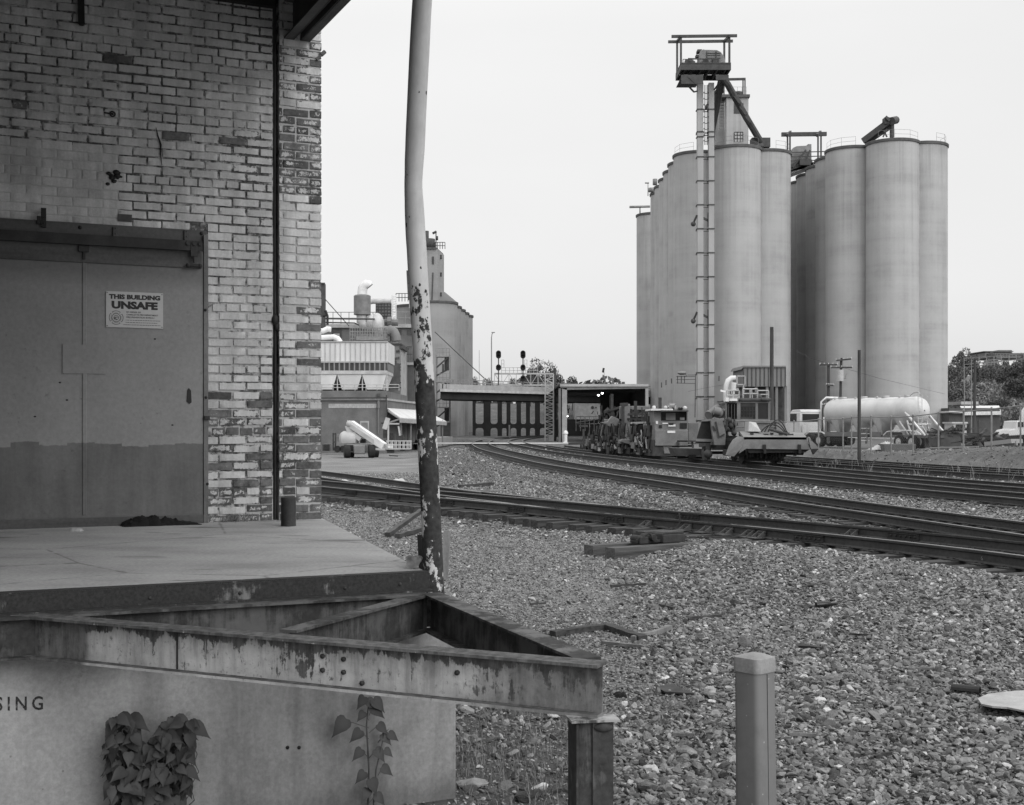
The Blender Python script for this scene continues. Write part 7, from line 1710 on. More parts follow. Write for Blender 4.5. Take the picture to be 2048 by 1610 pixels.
for k in range(80): p=P(r3.uniform(1938,2000),r3.uniform(872,895)-(8 if 1950<k else 0),69+r3.random()*1.8); q=p+Vector((r3.gauss(0,.55),r3.gauss(0,.4),r3.gauss(0,.2))); mb.bar(p,q,r3.uniform(.06,.3),r3.uniform(.03,.14))
mb.bar(P(1961,870,69),P(1972,858,69.5),.12,.12); mb.bar(P(1963,868,69),P(1975,860,69.5),.1,.1); mb.build('scrap',M['mach_dk'],sc2)
mb=MB(); mb.add([P(1978,882,70),P(1994,866,70),P(2008,878,70.2),P(2012,884,70),P(1995,872,72),P(1978,886,71.5)],[(0,1,2,3),(1,4,2),(0,5,4,1)]); mb.build('bent_sheet',M['clad'],sc2)
mb=MB(); mb.bar(P(1980,888,68),P(2034,882,66.5),.9,.22); mb.bar(P(1980,891,67.9),P(2034,886,66.4),.1,.25); o=mb.build('concrete_slab',M['silo_far'],None); tag(o,'long pale slab lying on the scrap beside the right edge truck','slab')
mb=MB()
for k,(a,b,q,w) in enumerate(((1845,1970,900,-3),(1838,1968,903,-3),(1862,1955,897,-2))): mb.tube([P(a,q,66-k*.3),P(b,q+w,63-k*.3)],.09,6)
o=mb.build('long_pipes',M['truck_grey'],None); tag(o,'bundle of long grey pipes lying on the bank behind the fence','pipes')
# low white roofed building before the hill
lb=thing('low_building','low dark building with a white roof at the foot of the wooded hill','building',(GX(1960,158),158,0))
mb=MB(); mb.pbox(1898,816,2000,884,158,12); w4=mb.build('wall',mat('low_building_wall',.085,.06,1,.9),lb); mb=MB(); a,b,c,d=P(1928,824,157.5),P(2002,823,157.5),P(1998,811,172),P(1920,812,172); dz=Vector((0,0,.4)); mb.add([a,b,c,d,a-dz,b-dz,c-dz,d-dz],[(0,1,2,3),(7,6,5,4),(0,4,5,1),(1,5,6,2),(2,6,7,3),(3,7,4,0)]); mb.pbox(1898,822,1930,826,157.4,12); mb.build('roof',M['white'],lb); mb=MB(); mb.pbox(1922,803,1957,809,175,6); mb.build('roof_box',M['offwhite'],lb)
mb=MB(); mb.pbox(1957,840,1973,872,157.9,.2); mb.build('door',M['darkgrey'],w4)
# far pale flats on the brow of the hill
fl_=thing('hilltop_building','pale flat roofed building partly hidden by trees on top of the hill','building',(GX(2015,300),300,15))
mb=MB(); mb.pbox(1970,705,2025,716,300,12); mb.pbox(1998,700,2024,706,301,8); mb.pbox(2025,706,2080,716,303,10); mb.build('wall',mat('flats_wall',.2,.15,.6,.9),fl_)
mb=MB(); 
for p in range(1973,2075,6): mb.pbox(p,708,p+3,712,299.9,.2)
mb.build('window',M['darkgrey'],fl_); mb=MB(); mb.pbox(1968,702,2027,703.5,299.6,12.6); mb.build('roof_edge',mat('flats_roof',.16,.1,1,.9),fl_)
# long signal catwalk at far right
gw=thing('signal_gantry','long thin pale catwalk gantry across the wooded hill at far right','signal gantry',(GX(1990,135),135,0))
mb=MB(); YW=135
for q0,q1 in ((716.5,708),(729,718)):
    mb.bar(P(1928,q0,YW),P(2150,q0+(q1-q0)*1.9,YW-12),.07,.09)
for k in range(15): p=1928+k*15; y=YW-12*k/15.; mb.bar(P(p,716.5-(8.5*1.9)*k/15,y),P(p,729-(11*1.9)*k/15,y),.07,.07); 
for p in (1928.5,1943): mb.bar(P(p,718,YW),P(p,890,YW),.07,.07)
mb.bar(P(1930,735,YW),P(1990,728,YW-4),.08,.08); railing(mb,[P(p,733-(p-1968)*.1,YW-5) for p in range(1968,2010,7)],.6,.03); mb.build('catwalk',M['railing'],gw)
# ================================================================== BOOM LIFT, FORKLIFT, MILL YARD
BL=90.; gz=hz(GX(710,BL),BL)
M['lift']=mat('lift_pale_paint',.46,.36,1.2,.5,fine=.06); M['lift_dk']=mat('lift_grey',.2,.15,1.5,.55)
bl=thing('boom_lift','pale boom lift with its boom lowered, parked by the brick mill','boom lift',(GX(712,BL),BL,gz))
mb=MB(); mb.pbox(692,888,742,905,BL,2.6); mb.pbox(707,890,730,908,BL-.25,.3); mb.build('chassis',M['lift_dk'],bl,bevel=.08)
for p,y in ((694,BL-.2),(743,BL-.2),(702,BL+2.4),(751,BL+2.4)): 
    mb=MB(); c=P(p,902.5,y); wheel(mb,c,.5*.92,.42,(1,.25,0)); w_=mb.build('tyre',M['rubber'],bl,bevel=.05); mb=MB(); wheel(mb,c+Vector((.0,-.02,0))+Vector((1,.25,0)).normalized()*.21,.22,.03,(1,.25,0)); mb.build('rim',M['lift'],w_)
mb=MB(); vs=[]; 
for z,k in ((886,.93),(880,1.),(872,.98),(866,.86),(862,.6)): 
    for i in range(20):
        a=2*math.pi*i/20; sx=max(-1,min(1,1.25*math.cos(a))); sy=max(-1,min(1,1.25*math.sin(a))); c=P(700,z,BL+1.2); vs.append(c+Vector((19*BL/F*k*sx,1.1*k*sy,0)))
mb.add(vs,[(j*20+i,j*20+(i+1)%20,(j+1)*20+(i+1)%20,(j+1)*20+i) for j in range(4) for i in range(20)]+[tuple(range(80,100))],True); mb.build('turret',M['lift'],bl,angle=50)
mb=MB(); mb.bar(P(702,847,BL+.6),P(769,893,BL-.6),.42,.48); mb.build('boom',M['white'],bl,bevel=.03); mb=MB(); mb.bar(P(700,850,BL+.55),P(762,892,BL-.5),.36,.3); mb.bar(P(707,867,BL+.4),P(722,879,BL+.2),.3,.3); mb.build('inner_boom',M['lift'],bl)
mb=MB(); mb.bar(P(697,850,BL+.6),P(703,866,BL+.6),.4,.5); mb.ball(P(699,848,BL+.5),.26,6); mb.bar(P(695,840,BL+.8),P(696,860,BL+.8),.05,.05); mb.build('boom_pivot',M['lift'],bl)
mb=MB(); mb.pbox(720,878,730,886,BL+.3,.8); mb.pbox(697,890,706,902,BL-.05,.2); mb.build('recess',M['black'],bl)
mb=MB(); b0=BL-1.
for p in (774,782,790,798,806,814,820):
    for d in (0,1.0): mb.bar(P(p,882,b0)+Vector((0,d,0)),P(p,898,b0)+Vector((0,d,0)),.05,.05)
for q in (882,890,898):
    for d in (0,1.0): mb.bar(P(772,q,b0)+Vector((0,d,0)),P(821,q,b0)+Vector((0,d,0)),.06,.06)
mb.rng(GX(773,b0),GX(820,b0),b0,b0+1.05,GZ(899,b0),GZ(897.5,b0)); mb.bar(P(766,890,BL-.5),P(775,898,b0+.4),.25,.3); mb.bar(P(752,898,BL-.5),P(772,899,b0+.2),.12,.15); mb.build('basket',M['lift'],bl)
mb=MB(); mb.pbox(776,888,786,896,b0-.02,.3); mb.build('control_box',M['white'],bl); mb=MB(); mb.pbox(774,900,787,906,b0+.2,.6); mb.bar(P(778,911,b0),P(796,912,b0),.1,.08); mb.build('basket_mount',M['mach_dk'],bl)
l2=thing('scissor_mast','pale mast machine with dark gear standing behind the boom lift basket','lift',(GX(780,97),97,hz(GX(780,97),97)))
mb=MB(); mb.bar(P(769,858,97),P(776,836,97),.3,.35); mb.bar(P(777,836,97),P(776.5,885,97),.12,.12); mb.bar(P(797,852,97),P(800,872,97),.12,.12); mb.pbox(776,846,797,849,97,.8); mb.build('mast',M['lift'],l2); mb=MB(); mb.pbox(766,860,774,876,97,.9); mb.pbox(778,866,787,880,97.3,.9); mb.prism([(GX(a,96.5),GZ(b,96.5)) for a,b in ((790,884),(797,872),(806,870),(808,880),(800,886))],96.5,97.3,'y'); mb.pbox(762,845,773,848,97,.4); mb.build('gear',M['mach_dk'],l2)
for p in (768,804): mb=MB(); wheel(mb,P(p,891,97),.4,.3,(1,.3,0)); mb.build('wheel',M['rubber'],l2)
fk=thing('forklift','small dark forklift with upright mast beside the brick mill wall','forklift',(GX(676,99),99,hz(GX(676,99),99)))
mb=MB()
for p in (666.5,671): mb.bar(P(p,866,99),P(p,901,99),.1,.12)
mb.bar(P(666,868,99),P(671,868,99),.08,.08); mb.bar(P(666,884,99),P(671,884,99),.08,.08); mb.build('mast',M['mach_dk'],fk); mb=MB(); mb.pbox(672,884,688,897,99,1.1); mb.pbox(674,868,681,874,99.2,.8); mb.bar(P(672,872,99.1),P(674,888,99.1),.08,.08); mb.bar(P(682,872,99.1),P(679,888,99.1),.08,.08); mb.build('body',M['grey_paint'],fk)
for p in (675,686): mb=MB(); wheel(mb,P(p,898,98.9),.26,.2,(0,1,0)); mb.build('wheel',M['rubber'],fk)
mb=MB(); mb.pbox(645,888,659,902,100,1.2); o=mb.build('pallet_crate',M['wood_grey'],None); tag(o,'weathered wooden crate against the brick mill wall at far left','crate')
mb=MB()
for k in range(5): mb.bar(P(645,889.5+k*2.8,99.95),P(659,889.5+k*2.8,99.95),.05,.06)
b=mb.build('slats',M['wood_pole'],o)
# ================================================================== TREES AND SHRUBS
def foliage_mat():
    t=NT('tree_foliage'); oi=t.n('ShaderNodeObjectInfo'); a=attr(t,'tone'); v=t.coord()
    b=t.math('MULTIPLY_ADD',a.outputs['Fac'],.11,.05); b=t.math('MULTIPLY',b,t.math('MULTIPLY_ADD',oi.outputs['Random'],.5,.75))
    t.b.inputs['Specular IOR Level'].default_value=.15
    return t.fin(t.mix(1.,b,t.ramp(t.noise(v,.7,4,.6),[(.3,.7),(.7,1.3)]),'MULTIPLY'),.8)
M['foliage']=foliage_mat()
def crown(w,h,n,seed,leaf,lobes=9,z0=0.):
    """leaf-sized faces gathered in clumps through the crown's volume"""
    r=np.random.default_rng(seed); V=[];Fc=[];tone=[]
    cs=[(r.uniform(-.33,.33)*w,r.uniform(-.33,.33)*w,z0+h*(.25+.6*r.random()),r.uniform(.17,.30)*w) for _ in range(lobes)]
    for k in range(n):
        cx,cy,cz,cr=cs[r.integers(lobes)]
        d=r.normal(size=3); d/=np.linalg.norm(d); rad=cr*(.55+.5*r.random()**.5); p=np.array([cx,cy,cz])+d*rad*np.array([1,1,.8])
        u=r.normal(size=3); u/=np.linalg.norm(u); v=np.cross(u,r.normal(size=3)); v/=np.linalg.norm(v); s_=leaf*(.6+.8*r.random())
        k0=len(V); V+= [tuple(p+u*s_),tuple(p+v*s_*.6),tuple(p-u*s_),tuple(p-v*s_*.6)]; Fc.append((k0,k0+1,k0+2,k0+3)); tn=r.random(); tone+=[tn]*4
    me=bpy.data.meshes.new('crown'); me.from_pydata(V,[],Fc); at=me.attributes.new('tone','FLOAT','POINT'); at.data.foreach_set('value',np.array(tone,np.float32)); me.materials.append(M['foliage']); return me
def trunk_mesh(w,h,seed):
    r=random.Random(seed); mb=MB(); mb.tube([(0,0,-.5),(.1,0,h*.25),(-.05,.1,h*.5),(.05,0,h*.75)],[w*.035,w*.028,w*.02,w*.008],8)
    for k in range(6): a=r.uniform(0,6.28); z=h*r.uniform(.25,.55); mb.tube([(0,0,z),(math.cos(a)*w*.14,math.sin(a)*w*.14,z+h*.12),(math.cos(a)*w*.26,math.sin(a)*w*.26,z+h*.27)],[w*.014,w*.009,w*.004],5)
    return mesh_of(mb,'trunk',M['bark'])
TRM={}
def tree(name,label,px,ytop,Y,wpx,kind_,group=None,zb=None,cat='tree'):
    x=GX(px,Y); g=hz(x,Y) if zb is None else zb; h=max(1.5,GZ(ytop,Y)-g); w=wpx*Y/F
    key=(kind_,)
    if key not in TRM:
        c={'broad':(1.,1.,2600,3,.030,10,.0),'tall':(.75,1.,2600,5,.028,11,-.05),'bush':(1.,.8,1500,9,.042,8,-.25),'dense':(1.,1.,3000,13,.030,12,-.18),'airy':(1.,1.,1500,17,.020,11,.05)}[kind_]
        TRM[key]=(crown(*c[:5],c[5],c[6]),trunk_mesh(1.,1.,c[3]))
    cm,tmesh=TRM[key]; t=thing(name,label,cat,(x,Y,g),rnd.uniform(0,6.28),group)
    for m_ in (tmesh,cm):
        o=bpy.data.objects.new(m_.name.split('.')[0],m_); COL.objects.link(o); o.parent=t; o.scale=(w,w,h)
    return t
tree('broadleaf_tree','large airy tree rising over the bridge right of the signals',1090,705,225,74,'airy')
tree('broadleaf_tree','darker bushy half of the tree clump over the bridge, beside the airy tree',1112,722,222,42,'dense')
for i,(px,q,w_,l_) in enumerate(((1145,747,30,'low treetop above the bridge right of the tree clump'),(1062,735,34,'small treetop above the bridge between signal and airy tree'),(1030,753,26,'small treetop just above the bridge between the two signals'),(978,752,26,'small treetop just above the bridge left of the signals'),(950,749,24,'small treetop above the bridge beside the mill silos'))):
    tree('broadleaf_tree',l_,px,q,228+4*i,w_,'broad','treetops above the bridge')
for i,(px,q,w_,l_) in enumerate(((962,806,30,'leftmost dark tree seen through the bridge openings beside the mill silos'),(1012,812,26,'tree seen through the third bridge opening'),(1050,806,34,'tree seen through the bridge openings below the right signal'),(1128,798,34,'tree seen between the gantry mast and the open shed'),(1146,800,30,'tree under the open shed roof left of the white building'))):
    tree('roadside_tree',l_,px,q,258+3*i,w_,'bush','trees behind the bridge openings')
hill_trees=[(1925,688,215,52,'tall','tall dark tree with a split top at the left end of the hill'),(1906,712,205,40,'dense','dense dark tree touching the edge of the right silos'),(1948,700,218,34,'tall','dark tree right of the tall split topped tree on the hill'),(1908,745,200,44,'bush','low bushy tree by the silo edge halfway up the hill'),
 (1968,718,225,46,'dense','dark tree on the terrace left of the hilltop building'),(1992,716,228,48,'broad','tree on the hill just below the hilltop building'),(2022,714,230,52,'dense','dark tree on the hill below the right part of the hilltop building'),(2052,706,226,56,'tall','tree at the upper right edge of the view on the hill'),
 (1940,772,188,46,'bush','rounded pale bush on the slope under the terrace'),(1915,778,186,44,'bush','dark bush on the slope beside the right silos'),(2038,745,200,58,'dense','big dark tree on the slope at the right edge'),(1905,815,176,40,'dense','dark bush at the foot of the hill by the right silos'),
 (1925,822,165,34,'bush','small dark shrub left of the white roofed low building'),(2024,812,172,70,'bush','large shrub right of the white roofed low building'),(2045,800,178,52,'dense','dark shrub at the right edge above the parked truck'),(1996,786,196,44,'bush','low bush in the middle of the grassy slope'),(1982,700,262,30,'broad','small tree in front of the hilltop building'),(2006,698,262,26,'bush','small round tree before the hilltop building roof'),(2042,702,264,34,'broad','small tree at the right end of the hilltop building')]
for px,q,Y,w_,k_,l_ in hill_trees: tree('hillside_tree' if k_!='bush' else 'hillside_shrub',l_,px,q,Y,w_,k_,'trees and shrubs on the hill',cat='tree' if k_!='bush' else 'shrub')
# ground cover on the hill and far woods: one mass each
r4=np.random.default_rng(12); V=[];Fc=[];tone=[]
def leafmass(n,fx,size):
    for k in range(n):
        p,s_=fx(); u=r4.normal(size=3); u/=np.linalg.norm(u); v=np.cross(u,r4.normal(size=3)); v/=np.linalg.norm(v); k0=len(V); q=s_*size
        V.extend([tuple(p+u*q),tuple(p+v*q*.6),tuple(p-u*q),tuple(p-v*q*.6)]); Fc.append((k0,k0+1,k0+2,k0+3)); tone.extend([r4.random()]*4)
hx=np.array([[r4.uniform(.335,.47)] for _ in range(26000)])[:,0]; hy=r4.uniform(176,245,26000); hzz=height(hx*hy,hy)
cl=vnoise(hx*hy,hy,4.,6); it=iter(range(26000))
def fx():
    i=next(it); return np.array([hx[i]*hy[i],hy[i],hzz[i]+max(0,cl[i])*1.1*r4.random()+.15]),r4.uniform(.6,1.3)
leafmass(26000,fx,.26)
M['under']=M['foliage'].copy(); M['under'].name='slope_undergrowth'
for nd in M['under'].node_tree.nodes:
    if nd.type=='MATH' and nd.operation=='MULTIPLY_ADD' and abs(nd.inputs[1].default_value-.11)<1e-4: nd.inputs[1].default_value=.13; nd.inputs[2].default_value=.10
me=bpy.data.meshes.new('undergrowth'); me.from_pydata(V,[],Fc); at=me.attributes.new('tone','FLOAT','POINT'); at.data.foreach_set('value',np.array(tone,np.float32)); me.materials.append(M['under'])
o=bpy.data.objects.new('undergrowth',me); COL.objects.link(o); kind(o,'stuff','low undergrowth covering the slope of the hill at far right')
V=[];Fc=[];tone=[]
def fx2():
    x=r4.uniform(-150,150); y=r4.uniform(300,340); return np.array([x,y,r4.random()**.8*(11.5+3*math.sin(x*.13)+2*math.sin(x*.31))]),r4.uniform(.6,1.3)
leafmass(16000,fx2,.9)
me=bpy.data.meshes.new('distant_woods'); me.from_pydata(V,[],Fc); at=me.attributes.new('tone','FLOAT','POINT'); at.data.foreach_set('value',np.array(tone,np.float32)); me.materials.append(M['foliage'])
o=bpy.data.objects.new('distant_woods',me); COL.objects.link(o); kind(o,'stuff','distant belt of woods on the horizon behind the bridge')
# ================================================================== PLANTS BY THE DOCK
def leaf_geo(mb,base,direction,size,normal,fold=.25):
    d=Vector(direction).normalized(); n=Vector(normal); n=(n-d*n.dot(d)).normalized(); s_=d.cross(n)
    prof=[(-.08,.0),(-.14,.18),(-.06,.34),(.13,.42),(.38,.36),(.64,.2),(.88,.06),(1.08,.0)]
    mid=[0,.0,.1,.25,.45,.68,.9,1.05]
    vs=[]
    for k,(u,w_) in enumerate(prof):
        droop=-.22*max(0,u)**2
        m_=base+d*size*mid[k]+n*size*(-.22*mid[k]**2)
        vs+= [m_, base+d*size*u+s_*size*w_+n*size*(droop+fold*w_), base+d*size*u-s_*size*w_+n*size*(droop+fold*w_)]
    fs=[]
    for k in range(7): a=k*3; fs+=[(a,a+3,a+4,a+1),(a,a+2,a+5,a+3)]
    mb.add(vs,fs,True)
def leaf_mat():
    t=NT('broad_leaf'); v=t.coord(); g=t.n('ShaderNodeNewGeometry'); n=t.ramp(t.noise(v,9,5,.6),[(.35,.014),(.65,.038)]); c=t.mix(t.math('MULTIPLY',g.outputs['Random Per Island'],.6),n,.060); t.bump(t.noise(v,70,4),.3,.002); t.b.inputs['Specular IOR Level'].default_value=.25; return t.fin(c,.5)
M['leaf']=leaf_mat(); M['stem']=mat('plant_stem',.09,.06,9,.8)
pv=dkp(297,1590,.16); vine=thing('leafy_vine','dense bush of broad heart shaped leaves growing against the dock wall','plant',(pv.x,pv.y,0))
r5=random.Random(21); mb=MB(); ms_=MB()
def shape_ok(px,py):
    def el(cx,cy,rx,ry): return ((px-cx)/rx)**2+((py-cy)/ry)**2<1
    return el(243,1490,30,62) or el(350,1478,34,50) or el(378,1450,18,12) or el(300,1560,82,80) or (230<px<365 and py>1560)
cnt=0
while cnt<430:
    px=r5.uniform(205,392); py=r5.uniform(1425,1640)
    if not shape_ok(px,py): continue
    cnt+=1; d_=r5.uniform(.03,.26); b=dkp(px,py,d_); a=r5.uniform(-1,1)
    leaf_geo(mb,b,dn*.35+dd*(-a*.8)+Vector((0,0,-.75+.5*r5.random())),r5.uniform(.028,.078),dn*.8+Vector((r5.gauss(0,.55),r5.gauss(0,.3),.7+r5.gauss(0,.45))))
    if r5.random()<.35: ms_.tube([b,b+Vector((r5.gauss(0,.02),.03,-.10)),dkp(300+(px-300)*.6,1640,.08)],.0022,4)
for px,py in ((385,1452),(360,1455),(262,1437),(240,1436),(352,1440)): leaf_geo(mb,dkp(px,py,.12),dn*.3-dd*.5+Vector((0,0,-.3)),.095,dn+Vector((0,0,.8)))
mb.build('foliage',M['leaf'],vine,fix=False,angle=180); ms_.build('stem',M['stem'],vine)
pv=dkp(742,1600,.1); wd=thing('tall_weed','tall thin weed with sparse pointed leaves before the dock wall','plant',(pv.x,pv.y,0))
mb=MB(); ms_=MB(); st_=[dkp(735,1650,.05),dkp(738,1540,.07),dkp(733,1450,.08),dkp(738,1396,.08)]; ms_.tube(st_,[.006,.005,.004,.002],6); st2=[dkp(744,1650,.05),dkp(752,1540,.09),dkp(768,1470,.1),dkp(777,1458,.1)]; ms_.tube(st2,[.005,.004,.003,.0015],6)
for px,py,ax,s_ in ((690,1440,1,.075),(735,1402,-1,.05),(748,1400,-.6,.06),(728,1395,.6,.05),(745,1415,-.8,.06),(757,1450,-.7,.05),(720,1462,.9,.055),(765,1470,-.6,.05),(778,1468,-1,.045),(722,1500,.8,.05),(752,1500,-.5,.055),(765,1535,-.9,.05),(728,1545,.8,.05),(742,1560,-.2,.06),(770,1500,-.8,.04),(735,1580,.5,.05),(752,1590,-.6,.05),(727,1425,.7,.04)):
    leaf_geo(mb,dkp(px,py,.09),dd*ax*.8+dn*.3+Vector((0,0,-.55 if s_<.07 else -.8)),s_*1.3,dn+Vector((0,0,.5)))
    ms_.tube([dkp(px,py,.09),dkp(738 if px<758 else 756,py+16,.08)],.0015,4)
mb.build('foliage',M['leaf'],wd,fix=False,angle=180); ms_.build('stem',M['stem'],wd)
# dry weeds along the foot of the wall, grass tufts in the dirt and between the tracks
def tuft(mb,c,n,h,sp,r,w=.004):
    for k in range(n):
        a=r.uniform(0,6.28); b=Vector(c)+Vector((r.gauss(0,sp),r.gauss(0,sp),0)); t_=b+Vector((math.cos(a)*h*r.uniform(.1,.7),math.sin(a)*h*r.uniform(.1,.7),h*r.uniform(.5,1))); m_=b.lerp(t_,.55)+Vector((0,0,h*.15)); s_=Vector((-math.sin(a),math.cos(a),0))*w
        mb.add([b-s_,b+s_,m_+s_*.8,m_-s_*.8,t_],[(0,1,2,3),(3,2,4)])
mb=MB(); r6=random.Random(2)
for px,n_ in ((408,10),(452,30),(470,40),(484,34),(500,14),(525,6)):
    q=wl(px,1040,.06); c=WF.m@Vector((q.x,-.05,DOCK)); tuft(mb,c,n_,.07,.03,r6,.0025)
kind(mb.build('dry_weeds',M['dry'],None,fix=False),'stuff','small dry weeds along the foot of the brick wall on the dock')
mb=MB()
for k in range(190):
    px=r6.uniform(915,1145); Y=r6.uniform(6.1,8.6); x=GX(px,Y)
    tuft(mb,(x,Y,hz(x,Y)),r6.randint(2,9),r6.uniform(.03,.12),.03,r6,.002)
for k in range(60):
    Y=r6.uniform(5.7,6.1); x=GX(r6.uniform(560,930),Y); q=Vector((x,Y,0)); 
    if (q-A).dot(dn)>.05: tuft(mb,(x,Y,hz(x,Y)),r6.randint(2,6),r6.uniform(.03,.07),.03,r6,.002)
for k in range(160):
    Y=r6.uniform(30,58); c=M4 if r6.random()<.5 else M5; i=r6.randrange(len(c)); q=c[i]; tuft(mb,(q[0]+r6.gauss(-.8,.7),q[1],.03),r6.randint(2,5),r6.uniform(.25,.75),.08,r6,.008)
kind(mb.build('grass_tufts',M['dry'],None,fix=False),'stuff','sparse dry grass stalks in the dirt and along the tracks')
# ================================================================== DEBRIS ON THE BALLAST
def gp(px,py):
    """ground point seen at a pixel, found by walking down the sight line"""
    d=Vector(((px-CX)/F,1,-(py-HY)/F)); lo=4.
    for k in range(900):
        y=4*(1.004**k); q=d*y
        if EYE+q.z<=hz(q.x,y): return Vector((q.x,y,hz(q.x,y)))
    return d*100
def plank(label,p0,p1,w,h,m,name='plank',cat='plank',lift=.03,tilt=0.):
    a=gp(*p0); b=gp(*p1); a.z+=lift; b.z+=lift+tilt; mb=MB(); n=8; r=random.Random(int(p0[0]))
    pts_=[a.lerp(b,k/n)+Vector((r.gauss(0,w*.05),r.gauss(0,w*.05),r.gauss(0,h*.08))) for k in range(n+1)]
    mb.sweep([(-w/2,-h/2),(w/2,-h/2),(w/2*.9,h/2),(-w/2*.85,h/2)],pts_); o=mb.build(name,m,None); tag(o,label,cat); return o
plank('long dark rotten plank on the ballast right of the steel frame',(1105,1275),(1222,1258),.09,.05,M['wood_dark'])
plank('short dark splintered timber beside the long rotten plank',(1218,1262),(1285,1285),.10,.06,M['wood_dark'])
plank('pale curved branch lying on the ballast above the marker post',(1265,1285),(1340,1262),.05,.04,M['wood_grey'],'branch','branch')
plank('thin pale batten on the ballast below the dark splintered timber',(1205,1292),(1290,1302),.04,.025,M['wood_grey'])
plank('thin dark stick on the ballast beside the marker post',(1375,1245),(1440,1237),.05,.03,M['wood_dark'],'stick','stick')
plank('short dark stick far up the ballast near the path',(1222,1177),(1290,1174),.045,.03,M['wood_dark'],'stick','stick')
plank('rotten dark timber propped on the gravel behind the bent pole',(775,1075),(842,1046),.10,.07,M['mach_dk'],'rotten_timber','timber',.05,.20)
plank('dark broken timber lying low behind the bent pole',(795,1078),(850,1062),.09,.07,M['mach_dk'],'rotten_timber','timber',.05)
plank('small dark timber pieces beside the turnout past the pole',(918,976),(985,972),.16,.10,M['mach_dk'],'rotten_timber','timber',.06)
plank('thin board on the gravel beside the far turnout rail',(940,985),(1003,983),.12,.05,M['wood_grey'],'board','board',.04)
plank('dark strip of tyre on the ballast beside the marker post top',(1590,1298),(1645,1302),.09,.03,M['black'],'rubber_strip','rubber',.02)
# bottle
b0_=gp(1632,1217); b0_.z+=.035; d_=Vector((.95,.25,.03)); mb=MB(); mb.tube([b0_,b0_+d_*.03,b0_+d_*.13,b0_+d_*.16,b0_+d_*.19,b0_+d_*.25],[.03,.034,.034,.026,.013,.012],14); o=mb.build('bottle',M['glass'],None); tag(o,'dark glass bottle lying on the ballast slope','bottle')
# half pipe, sheet of board, triangular plate, scraps
b0_=gp(1930,1392); b0_.z+=.03; d_=Vector((.85,-.5,0)).normalized(); mb=MB(); mb.sweep([(.045*math.cos(a),.045*math.sin(a)) for a in np.linspace(.2,5.2,12)]+[(.038*math.cos(a),.038*math.sin(a)) for a in np.linspace(5.2,.2,12)],[b0_-d_*.09,b0_+d_*.1]); o=mb.build('pipe_offcut',M['black'],None); tag(o,'short black pipe offcut on the ballast by the pale board','pipe')
poly=[(1955,1420),(1975,1412),(2030,1405),(2110,1402),(2130,1440),(2048,1447),(2015,1440),(1985,1437),(1963,1432)]
g_=[gp(*q) for q in poly]; mb=MB(); z_=max(q.z for q in g_)+.075; mb.add([Vector((q.x,q.y,z_)) for q in g_]+[Vector((q.x,q.y,z_-.012)) for q in g_],[tuple(range(9)),tuple(range(17,8,-1))]+[(i,(i+1)%9,(i+1)%9+9,i+9) for i in range(9)]); o=mb.build('broken_board',mat('pale_board',.38,.28,6,.75,.2,30),None); tag(o,'large pale broken board lying on the ballast at the right edge','board')
poly=[(1312,1385),(1345,1379),(1388,1398),(1330,1394)]; g_=[gp(*q) for q in poly]; mb=MB(); mb.add([q+Vector((0,0,.035)) for q in g_]+[q+Vector((0,0,.022)) for q in g_],[(0,1,2,3),(7,6,5,4),(0,4,5,1),(1,5,6,2),(2,6,7,3),(3,7,4,0)]); o=mb.build('metal_plate',M['steel_dark'],None); tag(o,'dark triangular metal plate lying on the ballast left of the marker post','plate')
for px,py,sx,m_,l_ in ((1240,1395,.1,M['cloth'],'small crumpled black rag on the ballast near the triangular plate'),(1330,1358,.07,M['white'],'torn white paper scrap on the ballast left of the marker post'),(1262,1428,.06,M['offwhite'],'pale paper scrap on the ballast right of the steel post'),(1300,1545,.10,M['offwhite'],'crumpled pale scrap on the ballast between post and marker'),(1640,1405,.09,M['offwhite'],'small pale shred on the ballast right of the marker post'),(592*1.0+0,1605,.1,M['dry'],'dry leaf litter at the foot of the dock wall')):
    if px<700: continue
    c=gp(px,py); o=crumple('litter_scrap',c,sx,sx*.7,sx*.45,int(px),m_,12,8); tag(o,l_,'litter')
for px,py,w_,l_ in ((820,1000,.5,'white crumpled sack beside the front rail left of the pole'),(685,972,.5,'pale crumpled bag between the rails at far left'),(798,968,.5,'pale crumpled bag between the rails near the pole')):
    c=gp(px,py); o=crumple('litter_bag',c+Vector((0,0,.02)),w_,w_*.6,w_*.4,int(px),M['offwhite'],14,8); tag(o,l_,'litter')
# rocks in the dirt by the dock corner
for px,py,s_,l_ in ((945,1575,.085,'large flat pale stone in the dirt at the dock corner'),(1060,1600,.09,'dark clod of earth in the dirt beside the steel post')):
    c=gp(px,min(py,1600)); mb=MB(); rock_mesh(mb,c+Vector((0,0,s_*.25)),(s_,s_*.7,s_*.45),int(px),3,.2); o=mb.build('loose_rock',conc_mat('rock_'+str(px),.26,.16,0,15) if px<1000 else M['wood_dark'],None,angle=20); tag(o,l_,'rock')

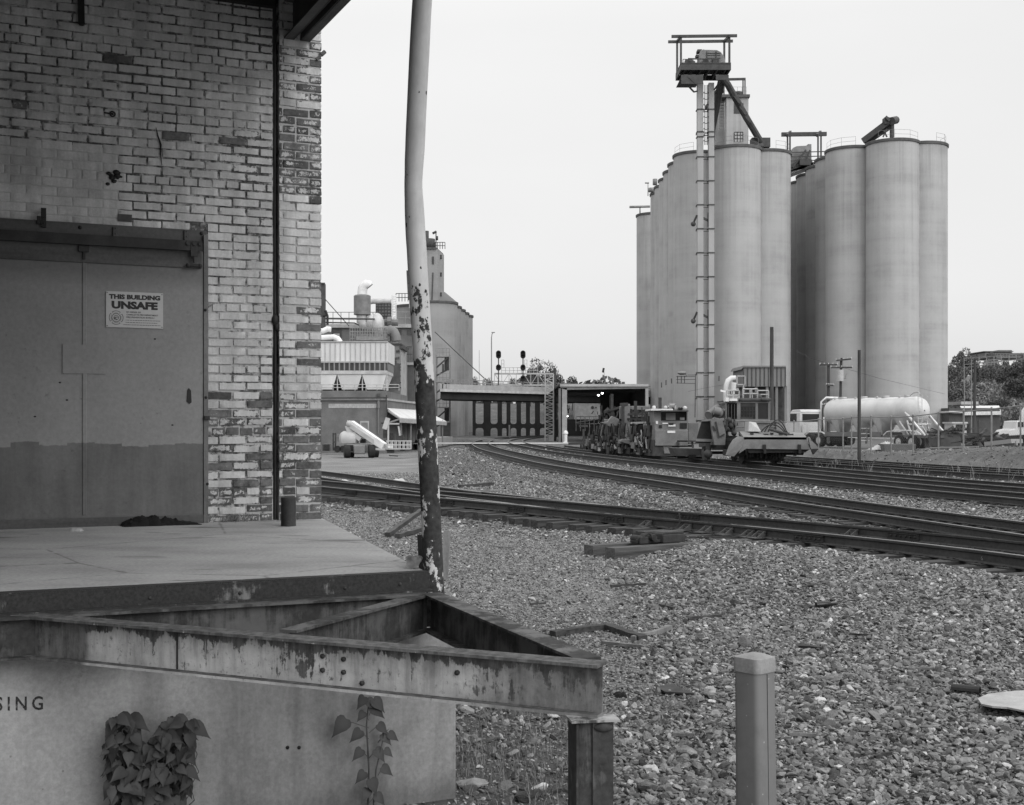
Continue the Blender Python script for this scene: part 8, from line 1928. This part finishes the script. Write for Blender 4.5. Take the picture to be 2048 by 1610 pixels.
# overhead wires by the silos
for pts_,l_ in (([P(1585,697,115),P(1620,716,112),P(1657,727,110)],'thin wire from the single crossarm utility pole towards the left silos'),([P(1681,734,112),P(1760,757,122),P(1890,788,150)],'thin wire from the double crossarm utility pole across the right silos'),([P(1376,783,150),P(1410,776,150),P(1450,769,152)],'thin sagging wire in front of the left silos above the machines')):
    mb=MB(); mb.tube(pts_,.013,4,smooth=False); o=mb.build('overhead_wire',M['headframe'],None); tag(o,l_,'wire')
# ------------------------------------------------------------------ repeated small parts: every piece its own object
def split_islands(o):
    me=o.data; n=len(me.vertices); par=list(range(n))
    def fd(a):
        while par[a]!=a: par[a]=par[par[a]]; a=par[a]
        return a
    for e in me.edges: par[fd(e.vertices[0])]=fd(e.vertices[1])
    grp={}
    for p in me.polygons: grp.setdefault(fd(p.vertices[0]),[]).append(p)
    if len(grp)<2: return
    for ps in grp.values():
        ids=sorted({v for p in ps for v in p.vertices}); mp={v:i for i,v in enumerate(ids)}
        m2=bpy.data.meshes.new(me.name); m2.from_pydata([tuple(me.vertices[v].co) for v in ids],[],[tuple(mp[v] for v in p.vertices) for p in ps])
        for m_ in me.materials: m2.materials.append(m_)
        m2.polygons.foreach_set('use_smooth',[p.use_smooth for p in ps])
        q=bpy.data.objects.new(o.name.split('.')[0],m2); COL.objects.link(q); q.parent=o.parent
    bpy.data.objects.remove(o)
for o in list(COL.objects):
    if o.type=='MESH' and o.name.split('.')[0] in ('patch_screw','rust_pit','board_bolt','screw','edge_bolt','bolt','wall_hole','headlight','beacon','support_strut','round_window','hoist_post','roof_fitting'): split_islands(o)

r9=random.Random(77)
DB=[('stick','dark thin stick',M['wood_dark']),('stick','pale thin stick',M['wood_grey'])]
spots_=[(1150,1330,'left of the triangular plate'),(1440,1180,'high on the ballast slope above the bottle'),(1700,1275,'right of the bottle'),(1820,1345,'above the pale broken board'),(1900,1230,'far right on the ballast slope'),(1010,1150,'on the fine gravel path'),(1060,1215,'beside the steel frame'),(1580,1480,'right of the marker post foot'),(1750,1525,'near the bottom edge right of the marker post'),(1345,1480,'between steel post and marker post'),(1320,1215,'above the pale curved branch'),(980,1095,'on the path near the bent pole')]
for k,(px,py,w_) in enumerate(spots_):
    nm,l_,m_=DB[k%2]; plank(l_+' lying '+w_,(px,py),(px+r9.uniform(25,60),py+r9.uniform(-8,10)),r9.uniform(.018,.035),.018,m_,nm,nm,.03)
